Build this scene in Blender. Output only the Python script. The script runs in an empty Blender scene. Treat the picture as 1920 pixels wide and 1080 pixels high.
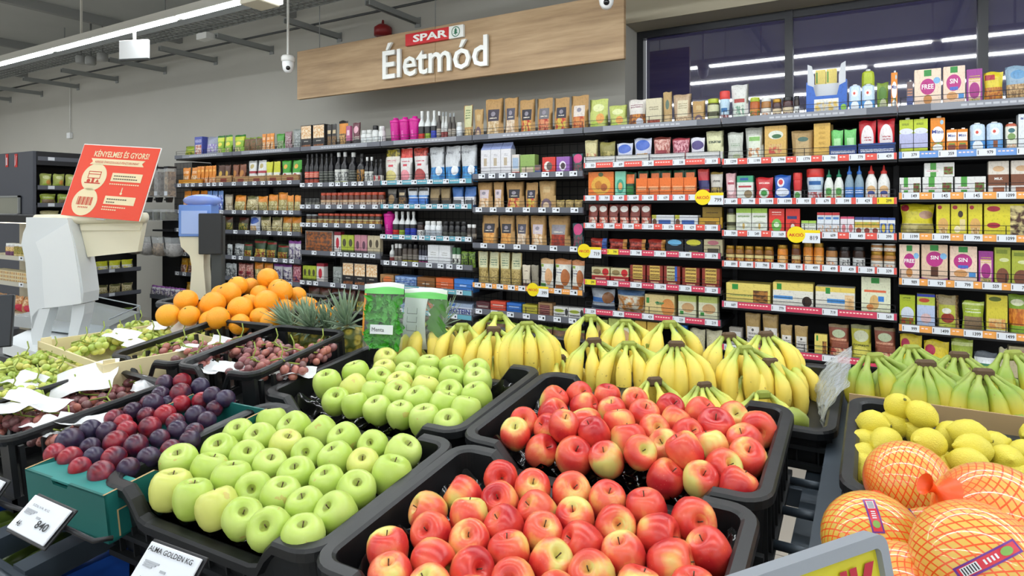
import bpy, math, random
from mathutils import Vector, Matrix, Euler
random.seed(7)
S = bpy.context.scene
COL = S.collection
R = math.radians

# ---------------- camera, world, exposure ----------------
CAMH = 1.56
F = 1169.0
PX, PY = 960.0, 385.0
YAW = R(30.55)
cd = bpy.data.cameras.new('camera'); cam = bpy.data.objects.new('camera', cd); COL.objects.link(cam)
cam.location = (0, 0, CAMH); cam.rotation_euler = (R(90), 0, YAW)
cd.sensor_width = 36; cd.lens = 36 * F / 1920; cd.shift_y = -155 / 1920; cd.clip_start = 0.05
S.camera = cam
S.view_settings.view_transform = 'Standard'; S.view_settings.look = 'None'
S.view_settings.gamma = 1; S.view_settings.use_curve_mapping = False
S.view_settings.exposure = -0.2
w = bpy.data.worlds.new('world'); S.world = w; w.use_nodes = True
w.node_tree.nodes['Background'].inputs[0].default_value = (0.95, 0.98, 1.0, 1)
w.node_tree.nodes['Background'].inputs[1].default_value = 1.25
LED_POWER = 46.0

# ---------------- geometry of the place from the photograph ----------------
def cw(r, d, z):                       # camera-relative right, depth, height -> world
    return Vector((r * math.cos(YAW) - d * math.sin(YAW), r * math.sin(YAW) + d * math.cos(YAW), CAMH + z))
def ray(px, py):
    r = (px - PX) / F
    return Vector((r * math.cos(YAW) - math.sin(YAW), r * math.sin(YAW) + math.cos(YAW), -(py - PY) / F))
def atd(px, py, d):
    v = ray(px, py) * d; return Vector((v.x, v.y, v.z + CAMH))
def atz(px, py, z):                    # point where the ray meets height z
    v = ray(px, py); t = (z - CAMH) / v.z; return Vector((v.x * t, v.y * t, z))
def aty(px, py, Y):
    v = ray(px, py); t = Y / v.y; return Vector((v.x * t, Y, v.z * t + CAMH))
def depth(p): return -p.x * math.sin(YAW) + p.y * math.cos(YAW)
SLOPE = 0.1
def rimz(Y): return CAMH - 0.545 + SLOPE * (Y - 0.68)
def atslope(px, py, off=0.0, k=SLOPE):
    v = ray(px, py); a = -0.545 - k * 0.68 + off
    t = a / (v.z - k * v.y); return Vector((v.x * t, v.y * t, v.z * t + CAMH))

# ---------------- objects ----------------
def lin(c):
    if isinstance(c, str):
        c = c.lstrip('#'); c = tuple(int(c[i:i+2], 16) / 255 for i in (0, 2, 4))
        c = tuple(x / 12.92 if x <= 0.04045 else ((x + 0.055) / 1.055) ** 2.4 for x in c)
    return (c[0], c[1], c[2], 1.0)
LABELS = {}
def tag(o, label, cat, group=None, kind=None):
    o['label'] = label; o['category'] = cat
    if group: o['group'] = group
    if kind: o['kind'] = kind
    return o
def empty(name, loc=(0, 0, 0), rot=(0, 0, 0)):
    o = bpy.data.objects.new(name, None); COL.objects.link(o)
    o.location = loc; o.rotation_euler = rot; o.empty_display_size = 0.05; return o
def link(name, mesh, parent=None, loc=(0, 0, 0), rot=(0, 0, 0), scale=(1, 1, 1)):
    o = bpy.data.objects.new(name, mesh); COL.objects.link(o)
    if parent is not None: o.parent = parent
    o.location = loc; o.rotation_euler = rot; o.scale = scale; return o
def struct(o): o['kind'] = 'structure'; return o
def dup_tree(o, parent=None):
    c = o.copy(); COL.objects.link(c)
    if parent is not None: c.parent = parent
    for ch in list(o.children): dup_tree(ch, c)
    return c

class MB:
    def __init__(s): s.v = []; s.f = []; s.m = []; s.sm = []; s.xf = None
    def add(s, vs, fs, mi=0, smooth=False):
        b = len(s.v)
        if s.xf is not None: vs = [s.xf @ Vector(p) for p in vs]
        s.v += [tuple(p) for p in vs]; s.f += [tuple(b + i for i in f) for f in fs]
        s.m += [mi] * len(fs); s.sm += [smooth] * len(fs); return s
    def box(s, x0, x1, y0, y1, z0, z1, mi=0):
        vs = [(x, y, z) for z in (z0, z1) for y in (y0, y1) for x in (x0, x1)]
        return s.add(vs, [(0, 2, 3, 1), (4, 5, 7, 6), (0, 1, 5, 4), (2, 6, 7, 3), (0, 4, 6, 2), (1, 3, 7, 5)], mi)
    def bbox(s, x0, x1, y0, y1, z0, z1, b=0.003, mi=0):   # bevelled box
        cx, cy, cz = (x0+x1)/2, (y0+y1)/2, (z0+z1)/2; hx, hy, hz = (x1-x0)/2, (y1-y0)/2, (z1-z0)/2
        b = min(b, hx*.9, hy*.9, hz*.9); vs = []; fs = []
        idx = {}
        for sx in (-1, 1):
            for sy in (-1, 1):
                for sz in (-1, 1):
                    for ax in range(3):
                        e = [hx-b, hy-b, hz-b]; e[ax] = (hx, hy, hz)[ax]
                        idx[(sx, sy, sz, ax)] = len(vs); vs.append((cx+sx*e[0], cy+sy*e[1], cz+sz*e[2]))
        for ax in range(3):
            o1, o2 = [i for i in range(3) if i != ax]
            for sg in (-1, 1):
                q = []
                for a, c in ((-1, -1), (1, -1), (1, 1), (-1, 1)):
                    k = [0, 0, 0]; k[ax] = sg; k[o1] = a; k[o2] = c; q.append(idx[(*k, ax)])
                fs.append(tuple(q if (sg > 0) == (ax != 1) else q[::-1]))
        for ax in range(3):      # edges along ax
            o1, o2 = [i for i in range(3) if i != ax]
            for a in (-1, 1):
                for c in (-1, 1):
                    k = [0, 0, 0]; k[o1] = a; k[o2] = c; k[ax] = -1; k2 = list(k); k2[ax] = 1
                    q = (idx[(*k, o1)], idx[(*k2, o1)], idx[(*k2, o2)], idx[(*k, o2)])
                    fl = (a * c > 0) != (ax == 1)
                    fs.append(q if fl else q[::-1])
        for sx in (-1, 1):
            for sy in (-1, 1):
                for sz in (-1, 1):
                    t = (idx[(sx, sy, sz, 0)], idx[(sx, sy, sz, 1)], idx[(sx, sy, sz, 2)])
                    fs.append(t if sx*sy*sz > 0 else t[::-1])
        return s.add(vs, fs, mi)
    def lathe(s, prof, n=16, c=(0, 0, 0), mi=0, smooth=True, cap=True):
        vs = []; fs = []
        for r, z in prof:
            for i in range(n):
                a = 2 * math.pi * i / n; vs.append((c[0] + r * math.cos(a), c[1] + r * math.sin(a), c[2] + z))
        for j in range(len(prof) - 1):
            for i in range(n):
                k = (i + 1) % n; fs.append((j*n+i, j*n+k, (j+1)*n+k, (j+1)*n+i))
        if cap:
            fs.append(tuple(range(n-1, -1, -1))); fs.append(tuple((len(prof)-1)*n + i for i in range(n)))
        return s.add(vs, fs, mi, smooth)
    def tube(s, pts, rad, n=6, mi=0, smooth=True, cap=True):
        pts = [Vector(p) for p in pts]; vs = []; fs = []
        up = None
        for j, p in enumerate(pts):
            t = (pts[min(j+1, len(pts)-1)] - pts[max(j-1, 0)]).normalized()
            if up is None:
                up = Vector((0, 0, 1)) if abs(t.z) < 0.9 else Vector((1, 0, 0))
            a = t.cross(up).normalized(); b = a.cross(t).normalized(); up = b
            r = rad[j] if isinstance(rad, (list, tuple)) else rad
            for i in range(n):
                an = 2 * math.pi * i / n; vs.append(p + a * (r * math.cos(an)) + b * (r * math.sin(an)))
        for j in range(len(pts) - 1):
            for i in range(n):
                k = (i + 1) % n; fs.append((j*n+i, j*n+k, (j+1)*n+k, (j+1)*n+i))
        if cap:
            fs.append(tuple(range(n-1, -1, -1))); fs.append(tuple((len(pts)-1)*n + i for i in range(n)))
        return s.add(vs, fs, mi, smooth)
    def prism(s, poly, y0, y1, mi=0, smooth=False):    # poly in xz, extruded along y
        n = len(poly); vs = [(x, y0, z) for x, z in poly] + [(x, y1, z) for x, z in poly]
        fs = [tuple(range(n)), tuple(range(2*n-1, n-1, -1))] + [(i, n+i, n+(i+1) % n, (i+1) % n) for i in range(n)]
        return s.add(vs, fs, mi, smooth)
    def sphere(s, c, r, nu=12, nv=8, mi=0):
        rs = r if isinstance(r, (tuple, list)) else (r, r, r)
        vs = [(c[0], c[1], c[2] - rs[2])]; fs = []
        for j in range(1, nv):
            ph = math.pi * j / nv
            for i in range(nu):
                a = 2*math.pi*i/nu
                vs.append((c[0]+rs[0]*math.sin(ph)*math.cos(a), c[1]+rs[1]*math.sin(ph)*math.sin(a), c[2]-rs[2]*math.cos(ph)))
        vs.append((c[0], c[1], c[2] + rs[2])); L = len(vs) - 1
        for i in range(nu):
            k = (i+1) % nu; fs.append((0, 1+k, 1+i)); fs.append((L, L-nu+i, L-nu+k))
            for j in range(nv-2):
                fs.append((1+j*nu+i, 1+j*nu+k, 1+(j+1)*nu+k, 1+(j+1)*nu+i))
        return s.add(vs, fs, mi, True)
    def mesh(s, name, mats):
        me = bpy.data.meshes.new(name); me.from_pydata(s.v, [], s.f)
        for m in (mats if isinstance(mats, (list, tuple)) else [mats]): me.materials.append(m)
        me.polygons.foreach_set('material_index', s.m); me.polygons.foreach_set('use_smooth', s.sm)
        me.update(); return me
    def build(s, name, mats, parent=None, loc=(0, 0, 0), rot=(0, 0, 0)):
        return link(name, s.mesh(name, mats), parent, loc, rot)

# ---------------- materials ----------------
class NT:
    def __init__(s, name):
        s.mat = bpy.data.materials.new(name); s.mat.use_nodes = True; s.t = s.mat.node_tree
        s.b = s.t.nodes['Principled BSDF']
    def n(s, typ, **kw):
        x = s.t.nodes.new(typ)
        for k, v in kw.items(): setattr(x, k, v)
        return x
    def l(s, a, b): s.t.links.new(a, b)
    def setin(s, sock, v):
        if isinstance(v, bpy.types.NodeSocket): s.l(v, sock)
        elif v is not None: sock.default_value = v
    def math(s, op, a, b=None, c=None):
        x = s.n('ShaderNodeMath', operation=op); s.setin(x.inputs[0], a)
        if b is not None: s.setin(x.inputs[1], b)
        if c is not None: s.setin(x.inputs[2], c)
        return x.outputs[0]
    def vm(s, op, a, b=None):
        x = s.n('ShaderNodeVectorMath', operation=op); s.setin(x.inputs[0], a)
        if b is not None: s.setin(x.inputs[1], b)
        return x.outputs['Value'] if op == 'LENGTH' else x.outputs[0]
    def mix(s, f, a, b):
        x = s.n('ShaderNodeMix', data_type='RGBA'); s.setin(x.inputs[0], f)
        s.setin(x.inputs[6], lin(a) if isinstance(a, (str, tuple)) else a)
        s.setin(x.inputs[7], lin(b) if isinstance(b, (str, tuple)) else b); return x.outputs[2]
    def noise(s, vec, scale, detail=2, out='Fac', rough=.5):
        x = s.n('ShaderNodeTexNoise'); x.inputs['Scale'].default_value = scale; x.inputs['Detail'].default_value = detail
        x.inputs['Roughness'].default_value = rough
        if vec is not None: s.l(vec, x.inputs['Vector'])
        return x.outputs[out]
    def ramp(s, f, stops, interp='LINEAR'):
        x = s.n('ShaderNodeValToRGB'); s.l(f, x.inputs[0]); e = x.color_ramp.elements
        x.color_ramp.interpolation = interp
        while len(e) < len(stops): e.new(0.5)
        for i, (p, c) in enumerate(stops): e[i].position = p; e[i].color = lin(c)
        return x.outputs[0]
    def bump(s, h, strength=.3, dist=.01):
        x = s.n('ShaderNodeBump'); x.inputs['Strength'].default_value = strength; x.inputs['Distance'].default_value = dist
        s.l(h, x.inputs['Height']); s.l(x.outputs[0], s.b.inputs['Normal'])
    def p(s, **kw):
        for k, v in kw.items():
            k = {'color': 'Base Color', 'rough': 'Roughness', 'metal': 'Metallic', 'spec': 'Specular IOR Level', 'trans': 'Transmission Weight',
                 'emis': 'Emission Color', 'estr': 'Emission Strength', 'alpha': 'Alpha', 'sss': 'Subsurface Weight', 'coat': 'Coat Weight', 'ior': 'IOR'}[k]
            if isinstance(v, (str, tuple)): v = lin(v)
            s.setin(s.b.inputs[k], v)
        return s
_MC = {}
def M(name, color, rough=.5, **kw):
    if name in _MC: return _MC[name]
    t = NT(name); t.p(color=color, rough=rough, **kw); _MC[name] = t.mat; return t.mat

def pkg(name, base, layers=(), rough=.38, bump=0.0):
    """Printed packaging: rectangles, discs, photo mottling and lines of small print on the front (generated x, z)."""
    if name in _MC: return _MC[name]
    t = NT(name); tc = t.n('ShaderNodeTexCoord'); g = tc.outputs['Generated']
    sx = t.n('ShaderNodeSeparateXYZ'); t.l(g, sx.inputs[0]); u, v = sx.outputs[0], sx.outputs[2]
    flat = None
    col = lin(base)
    for L in layers:
        k = L[0]
        if k in 'rnt':
            x0, y0, x1, y1 = L[1:5]
            m = t.math('COMPARE', v, (y0+y1)/2, abs(y1-y0)/2)
            if not (x0 <= 0 and x1 >= 1):
                m = t.math('MULTIPLY', m, t.math('COMPARE', u, (x0+x1)/2, abs(x1-x0)/2))
        else:
            cx, cy, rx, ry = L[1:5]
            if flat is None: flat = t.vm('MULTIPLY', g, (1, 0, 1))
            m = t.math('LESS_THAN', t.vm('LENGTH', t.vm('DIVIDE', t.vm('SUBTRACT', flat, (cx, 0, cy)), (rx, 1, ry))), 1.0)
        if k in 're': c = L[5]
        elif k in 'nm':
            sc = L[7] if len(L) > 7 else 9
            c = t.ramp(t.noise(g, sc, 3), [(.42, L[5]), (.58, L[6])])
        elif k == 't':
            rows = L[6] if len(L) > 6 else 4
            fr = t.math('FRACT', t.math('MULTIPLY', v, rows / abs(L[4]-L[2])))
            m = t.math('MULTIPLY', m, t.math('LESS_THAN', fr, .5))
            vv = t.n('ShaderNodeTexNoise'); vv.inputs['Scale'].default_value = 38; vv.inputs['Detail'].default_value = 0
            t.l(g, vv.inputs['Vector'])
            m = t.math('MULTIPLY', m, t.math('GREATER_THAN', vv.outputs['Fac'], .42)); c = L[5]
        col = t.mix(m, col if not isinstance(col, tuple) else col[:3], c if not isinstance(c, str) else c)
    pn = t.math('MULTIPLY', t.math('GREATER_THAN', t.noise(g, 13, 4, rough=.7), .56), .30)
    dk = t.n('ShaderNodeMix', data_type='RGBA', blend_type='MULTIPLY'); dk.inputs[0].default_value = 1.0
    if isinstance(col, tuple): dk.inputs[6].default_value = col
    else: t.l(col, dk.inputs[6])
    dk.inputs[7].default_value = (.42, .40, .40, 1)
    col = t.mix(pn, col if not isinstance(col, tuple) else col[:3], dk.outputs[2])
    t.p(color=col if not isinstance(col, tuple) else col[:3], rough=rough)
    if bump: t.bump(t.noise(g, 5, 3), bump, .02)
    _MC[name] = t.mat; return t.mat

# ---------------- lettering (built-in font, turned into meshes) ----------------
_TX = {}
def text_mesh(s, mat, bold=0.0, ext=0.0):
    k = (s, mat.name, bold, ext)
    if k in _TX: return _TX[k]
    cu = bpy.data.curves.new('lettering', 'FONT'); cu.body = s; cu.size = 1; cu.offset = bold; cu.extrude = ext
    cu.resolution_u = 2; cu.align_x = 'CENTER'; cu.align_y = 'CENTER'
    ob = bpy.data.objects.new('lettering_tmp', cu)
    me = bpy.data.meshes.new_from_object(ob)
    bpy.data.objects.remove(ob); bpy.data.curves.remove(cu)
    me.name = 'lettering'; me.materials.clear(); me.materials.append(mat)
    me.transform(Matrix.Rotation(R(90), 4, 'X'))     # stand up, reads from -y
    xs = [v.co.x for v in me.vertices] or [0]; zs = [v.co.z for v in me.vertices] or [0]
    cx, cz = (min(xs)+max(xs))/2, (min(zs)+max(zs))/2
    me.transform(Matrix.Translation((-cx, 0, -cz)))
    me['w'] = max(xs)-min(xs); me['h'] = max(zs)-min(zs); _TX[k] = me; return me
def lettering(s, mat, parent, loc, width, height, bold=0.0, ext=0.0, rot=(0, 0, 0), name='lettering'):
    me = text_mesh(s, mat, bold, ext)
    return link(name, me, parent, loc, rot, (width / me['w'], 1, height / me['h']))
ORD = ['first', 'second', 'third', 'fourth', 'fifth', 'sixth', 'seventh', 'eighth', 'ninth', 'tenth', 'eleventh', 'twelfth', 'thirteenth', 'fourteenth', 'fifteenth', 'sixteenth']
NUM = ['no', 'one', 'two', 'three', 'four', 'five', 'six', 'seven', 'eight', 'nine', 'ten', 'eleven', 'twelve', 'thirteen']
# ================= ROOM =================
YW, YG = 4.9, 5.22           # back wall, window plane
XR0 = -1.81                  # where the wall ends and the window recess begins
ZC = CAMH + 2.25
t = NT('wall_paint'); nz = t.noise(t.n('ShaderNodeTexCoord').outputs['Object'], 1.2, 3)
t.p(color=t.mix(nz, '#afada3', '#b9b7ae'), rough=.85); WALL = t.mat
t = NT('ceiling_panel'); tc = t.n('ShaderNodeTexCoord').outputs['Object']; sx = t.n('ShaderNodeSeparateXYZ'); t.l(tc, sx.inputs[0])
wv = t.math('SINE', t.math('MULTIPLY', sx.outputs[0], 6.0))
t.p(color=t.mix(t.noise(tc, 1.5, 2), '#a9acaa', '#b8bbb8'), rough=.8); t.bump(wv, .25, .02); CEIL = t.mat
t = NT('floor_tiles'); tc = t.n('ShaderNodeTexCoord').outputs['Object']; br = t.n('ShaderNodeTexBrick'); t.l(tc, br.inputs['Vector'])
br.offset = 0; br.inputs['Scale'].default_value = 1; br.inputs['Brick Width'].default_value = .6; br.inputs['Row Height'].default_value = .6
br.inputs['Mortar Size'].default_value = .004; br.inputs['Color1'].default_value = lin('#a49d92'); br.inputs['Color2'].default_value = lin('#aea79b')
br.inputs['Mortar'].default_value = lin('#6f6a62'); t.p(color=br.outputs[0], rough=.35); FLOOR = t.mat
struct(MB().box(-18, 8, -7, 5.6, -.1, 0).build('floor', FLOOR))
struct(MB().box(-18, 8, -7, 5.6, ZC, ZC + .1).build('ceiling', CEIL))
struct(MB().box(-18, XR0, YW, YW + .4, 0, ZC).build('wall_back', WALL))
struct(MB().box(-18.2, -18, -7, 5.3, 0, ZC).build('wall_left', WALL))
zh = CAMH + 1.495
struct(MB().box(XR0, 8, YW, YW + .4, zh, ZC).build('wall_header', M('header_paint', '#b5ad97', .85)))
struct(MB().box(XR0, 8, YW + .05, YW + .4, 0, 1.1).build('wall_under_window', WALL))
# window: dark frame with three panes
FR = M('window_frame_metal', '#23252a', .4)
wf = MB(); X0, X1 = XR0, 3.2
def xpx(px, Y): return aty(px, 385, Y).x
xa = xpx(1208, YG) ; muls = [xpx(1480, YG), xpx(1842, YG), 2.1]
wf.box(X0, xa, YG-.03, YG+.05, 1.1, zh)
wf.box(xa, X1, YG-.03, YG+.05, zh-.06, zh); wf.box(xa, X1, YG-.03, YG+.05, 1.1, 1.16)
for m in muls: wf.box(m-.028, m+.028, YG-.04, YG+.05, 1.1, zh)
wo = struct(wf.build('window_1', FR))
t = NT('night_glass'); t.p(color='#34325c', rough=.03, spec=1.0, coat=.3); GL = t.mat
t.b.inputs['IOR'].default_value = 1.9
xs = [xa] + muls + [X1]
for i in range(len(xs)-1):
    p = MB().box(xs[i]+.02, xs[i+1]-.02, YG+.0, YG+.02, 1.14, zh-.05).build('window_pane', GL, wo); p['kind'] = 'structure'

# ---------------- ceiling services ----------------
GREY = M('galvanised_steel', '#8e918f', .5, metal=.2)
DK = M('dark_conduit', '#3a3c3c', .5)
WH = M('white_paint', '#d9d9d5', .5)
zb = CAMH + 1.85
brk = None
for i, px in enumerate((20, 79, 147, 220, 310, 405, 510, 637, 784)):
    x = xpx(px, YW)
    if brk is None:
        m = MB(); m.box(-.03, .03, -.72, 0, 0, .012); m.box(-.03, -.02, -.72, 0, -.04, .0); m.box(.02, .03, -.72, 0, -.04, .0); m.box(-.035, .035, -.01, 0, -.07, .03)
        bm_ = m.mesh('wall_bracket', GREY)
    brk = link('wall_bracket', bm_, None, (x, YW, zb))
    tag(brk, f'grey steel cantilever bracket on back wall, {ORD[i]} of nine counted from the far left', 'bracket', 'brackets on the back wall')
m = MB()
m.tube([(-16, YW-.36, zb+.03), (XR0, YW-.36, zb+.03)], .012, 6)
tag(m.build('conduit', DK), 'thin dark conduit running along the wall brackets', 'conduit')
m = MB(); ty0, ty1 = YW-.98, YW-.7; zt = zb + .06
for y in (ty0, ty1): 
    m.box(-16, -.5, y-.004, y+.004, zt, zt+.06)
x = -16
while x < -.5: m.box(x, x+.012, ty0, ty1, zt, zt+.01); x += .09
for k in range(3): m.box(-16, -.5, ty0+.07*(k+1)-.003, ty0+.07*(k+1)+.003, zt, zt+.01)
ctr = m.build('cable_tray', GREY)
x = -15.5
while x < -.6:
    MB().box(x, x+.01, ty0-.005, ty0+.005, zt, ZC).build('hanger', GREY, ctr); x += 2.2

tag(ctr, 'perforated steel cable tray hung below the ceiling along the back wall', 'cable tray')
# ceiling beams (perpendicular to the wall)
for i in range(8):
    x = -14.6 + i * 2.2
    b = struct(MB().box(x-.04, x+.04, -6, YW, ZC-.1, ZC).build('trim_%d' % (i+1), M('beam_grey', '#8b8d8b', .6)))
# LED trunks
LEDM = NT('led_diffuser'); LEDM.p(color='#ffffff', emis='#f6fbff', estr=LED_POWER); LEDM = LEDM.mat
TR = M('trunking_paint', '#c9c7bd', .45)
zl = CAMH + 1.60
def led_trunk(Y, x0, x1, label):
    r = empty('linear_light', ((x0+x1)/2, Y, zl)); x0, x1 = -(x1-x0)/2, (x1-x0)/2; tag(r, label, 'ceiling light', 'linear light trunks')
    m = MB(); m.box(x0, x1, -.035, .035, .012, .075); m.box(x0, x1, -.045, .045, .0, .014); m.build('housing', TR, r)
    x = x0 + .05; L = 2.2
    while x < x1 - .2:
        MB().box(x, min(x + L - .09, x1 - .05), -.028, .028, -.012, .0).build('diffuser', LEDM, r); x += L
    x = x0 + .6
    while x < x1: MB().box(x-.008, x+.008, -.008, .008, .075, ZC - zl).build('rod', TR, r); x += 2.2
    return r
xend = xpx(470, 3.13)
led_trunk(3.13, -13.97, xend, 'long white linear light trunk hanging nearest the back wall')
led_trunk(2.2, -4.5, 5, 'long linear light trunk second from the back wall')
led_trunk(.6, -14, 5, 'long linear light trunk above the fruit stand, third from the back wall')
led_trunk(-1.2, -14, 5, 'long linear light trunk behind the fruit stand, fourth from the back wall')
led_trunk(-3.6, -14, 5, 'long linear light trunk, farthest from the back wall')
# box unit at the end of the visible trunk
p = aty(507, 13, 3.13); bx = empty('light_box', (xend+.13, 3.13, zl-.05)); tag(bx, 'cream box fitting with a lit end at the end of the light trunk', 'light fitting')
MB().bbox(-.13, .09, -.1, .1, -.02, .14, .006).build('housing', M('cream_plastic', '#d8d3c0', .5), bx)
MB().bbox(.09, .13, -.095, .095, -.01, .13, .004).build('lens', M('lit_lens', '#ffffff', .4, emis='#ffffff', estr=4.0), bx)
led_trunk(3.13, xend+.27, 5, 'linear light trunk continuing past the cream box fitting')
# hanging sign panel (blank)
p = aty(252, 93, 3.13)
sg = empty('hanging_panel', (p.x, p.y, p.z)); tag(sg, 'blank white panel hanging below the light trunk', 'sign')
m = MB(); m.bbox(-.15, .15, -.014, .014, -.085, .085, .004); o = m.build('panel', M('panel_white', '#e6e8e8', .4), sg); o.rotation_euler = (0, 0, R(20))
m = MB(); m.box(-.152, .152, -.018, .018, -.098, -.085); o = m.build('bottom_frame', DK, sg); o.rotation_euler = (0, 0, R(20))
MB().box(-.01, .01, -.01, .01, .085, zl-p.z).build('bracket', WH, sg)
# small boxes under the tray
for i, (px, py) in enumerate(((152, 112), (170, 114), (192, 107))):
    p = aty(px, py, 4.0); o = MB().lathe([(.05, -.05), (.06, -.04), (.06, .04), (.05, .05), (.01, .052), (.01, max(.06, ZC-p.z))], 12).build('junction_box', M('junction_grey', '#8a8b88', .5), None, p)
    tag(o, f'small round grey junction box under the tray, {ORD[i]} of three from the far left', 'junction box', 'junction boxes')
p = aty(385, 68, 4.2); o = MB().bbox(-.09, .09, -.05, .05, -.04, .03).build('emergency_light', WH, None, p); tag(o, 'small white emergency light fixed below the cable tray', 'emergency light')
# security cameras
def sec_cam(px, py, Y, label):
    p = aty(px, py, Y); r = empty('security_camera', p); tag(r, label, 'security camera')
    m = MB(); m.lathe([(.055, .02), (.06, .03), (.06, .06), (.05, .075), (.02, .08)], 20); m.build('mount', WH, r)
    MB().tube([(0, 0, .08), (0, 0, ZC - p.z)], .011, 8).build('pole', WH, r)
    m = MB(); m.lathe([(.012, -.085), (.03, -.075), (.045, -.05), (.052, -.01), (.052, .02)], 20); m.build('dome', M('white_plastic', '#e4e6e6', .35), r)
    e = Vector((0, 0, CAMH)) - p; e.normalize(); c = Vector((0, 0, -.035)) + e * .034
    m = MB(); m.sphere(c, .022); m.build('lens', M('black_glass', '#0b0b0d', .1), r)
    return r
sec_cam(540, 120, 3.9, 'white dome security camera on a pole beside the wooden sign')
sec_cam(1137, -6, 3.9, 'white dome security camera above the top of the wooden sign')
# wall socket with cable
p = aty(134, 254, YW); r = empty('wall_socket', p); tag(r, 'small white wall socket with a cable running up the wall', 'socket')
MB().bbox(-.05, .05, -.05, 0, -.05, .04, .006).build('socket_box', M('white_plastic', '#e4e6e6', .35), r)
MB().tube([(0, -.02, .04), (0, -.02, 1.0)], .006, 6).build('cable', WH, r)
p = aty(718, 56, YW-.06); r = empty('alarm_bell', p); tag(r, 'red fire alarm bell on the wall behind the wooden sign', 'alarm')
MB().lathe([(.09, -.06), (.09, .02), (.05, .05), (.015, .06), (.01, .1)], 18).build('bell_body', M('alarm_red', '#8e1d1f', .4), r)

# ---------------- wooden sign ----------------
t = NT('oak_board'); tc = t.n('ShaderNodeTexCoord').outputs['Object']; mp = t.n('ShaderNodeMapping'); t.l(tc, mp.inputs[0]); mp.inputs['Scale'].default_value = (.55, 1, 7)
n1 = t.noise(mp.outputs[0], 1.6, 5, rough=.62); mp2 = t.n('ShaderNodeMapping'); t.l(tc, mp2.inputs[0]); mp2.inputs['Scale'].default_value = (2, 1, 60)
n2 = t.noise(mp2.outputs[0], 3, 4)
c1 = t.ramp(n1, [(.3, '#8a6f50'), (.48, '#ab8e69'), (.62, '#bda17b'), (.75, '#987b59')]); t.p(color=t.mix(t.math('MULTIPLY', n2, .35), c1, '#7d6245'), rough=.55); OAK = t.mat
YS = 4.3
a = aty(557, 97, YS); b = aty(1170, -5, YS); zb0 = (aty(557, 185, YS).z + aty(1170, 112, YS).z) / 2
zt0 = aty(557, 97, YS).z
sgn = empty('department_sign', ((a.x+b.x)/2, YS, (zb0+zt0)/2)); tag(sgn, 'long wooden department sign with white lettering hanging above the shelves', 'sign')
W2, H2 = (b.x-a.x)/2, (zt0-zb0)/2
xm = aty(816, 150, YS).x - sgn.location.x
m = MB(); m.bbox(-W2, xm-.0015, 0, .04, -H2, H2, .002); m.bbox(xm+.0015, W2, 0, .04, -H2, H2, .002); m.build('board', OAK, sgn)
def sl(px, py): p = aty(px, py, YS); return (p.x - sgn.location.x, p.z - sgn.location.z)
lw = M('letter_white', '#e9ebe6', .4)
x0, _ = sl(722, 130); x1, _ = sl(918, 100)
zA = sl(722, 92)[1]; zB = sl(722, 149)[1]; zA2 = sl(917, 73)[1]
lettering('Életmód', lw, sgn, ((x0+x1)/2, -.025, (sl(722, 83)[1] + sl(722, 150)[1])/2 - .005), x1-x0, abs(sl(722, 83)[1]-sl(722, 150)[1]), .012, .012)
xa_, za_ = sl(764, 66); xb_, zb_ = sl(845, 73); xc_, _ = sl(872, 60); zlo = sl(764, 88)[1]; zhi = sl(764, 66)[1]
RED = M('sign_red', '#c1121c', .35)
MB().bbox(xa_, xb_, -.03, -.0, zlo, zhi, .002).build('red_plate', RED, sgn)
MB().bbox(xb_, xc_, -.028, -.0, zlo, zhi, .002).build('white_plate', lw, sgn)
xs0 = sl(779, 70)[0]; xs1 = sl(843, 70)[0]; zm = (zlo+zhi)/2
lettering('SPAR', lw, sgn, ((xs0+xs1)/2, -.033, zm), xs1-xs0, (zhi-zlo)*.62, .03, .002)
GRN = M('logo_green', '#0b6b45', .4); cx = (xb_+xc_)/2; rr = (zhi-zlo)*.42
m = MB(); n = 28; vs = []
for q in range(n):
    an = 2*math.pi*q/n
    vs += [(cx+rr*math.cos(an), -.031, zm+rr*math.sin(an)), (cx+rr*.84*math.cos(an), -.031, zm+rr*.84*math.sin(an))]
m.add(vs, [(2*q, 2*q+1, (2*q+3) % (2*n), (2*q+2) % (2*n)) for q in range(n)]); 
for k, (wd, zz0, zz1) in enumerate(((.38, .3, .72), (.55, .0, .4), (.68, -.38, .1))):
    m.prism([(cx-rr*wd*.8, zm+rr*zz0), (cx+rr*wd*.8, zm+rr*zz0), (cx, zm+rr*zz1)], -.033, -.031)
m.prism([(cx-rr*.1, zm-rr*.62), (cx+rr*.1, zm-rr*.62), (cx+rr*.08, zm-rr*.3), (cx-rr*.08, zm-rr*.3)], -.033, -.031)
m.build('tree_emblem', GRN, sgn)
m = MB()
for xx in (-W2+.3, 0, W2-.3): m.tube([(xx, .02, H2), (xx, .02, ZC-sgn.location.z)], .004, 6)
m.build('hanging_wire', GREY, sgn)
# ================= WALL SHELVING =================
YF = 4.3
BX = [-7.12, -6.05, -4.98, -3.92, -2.91, -1.91, -.91, .09, 1.09]
def rz(px, py): return aty(px, py, YF-.02).z
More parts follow.
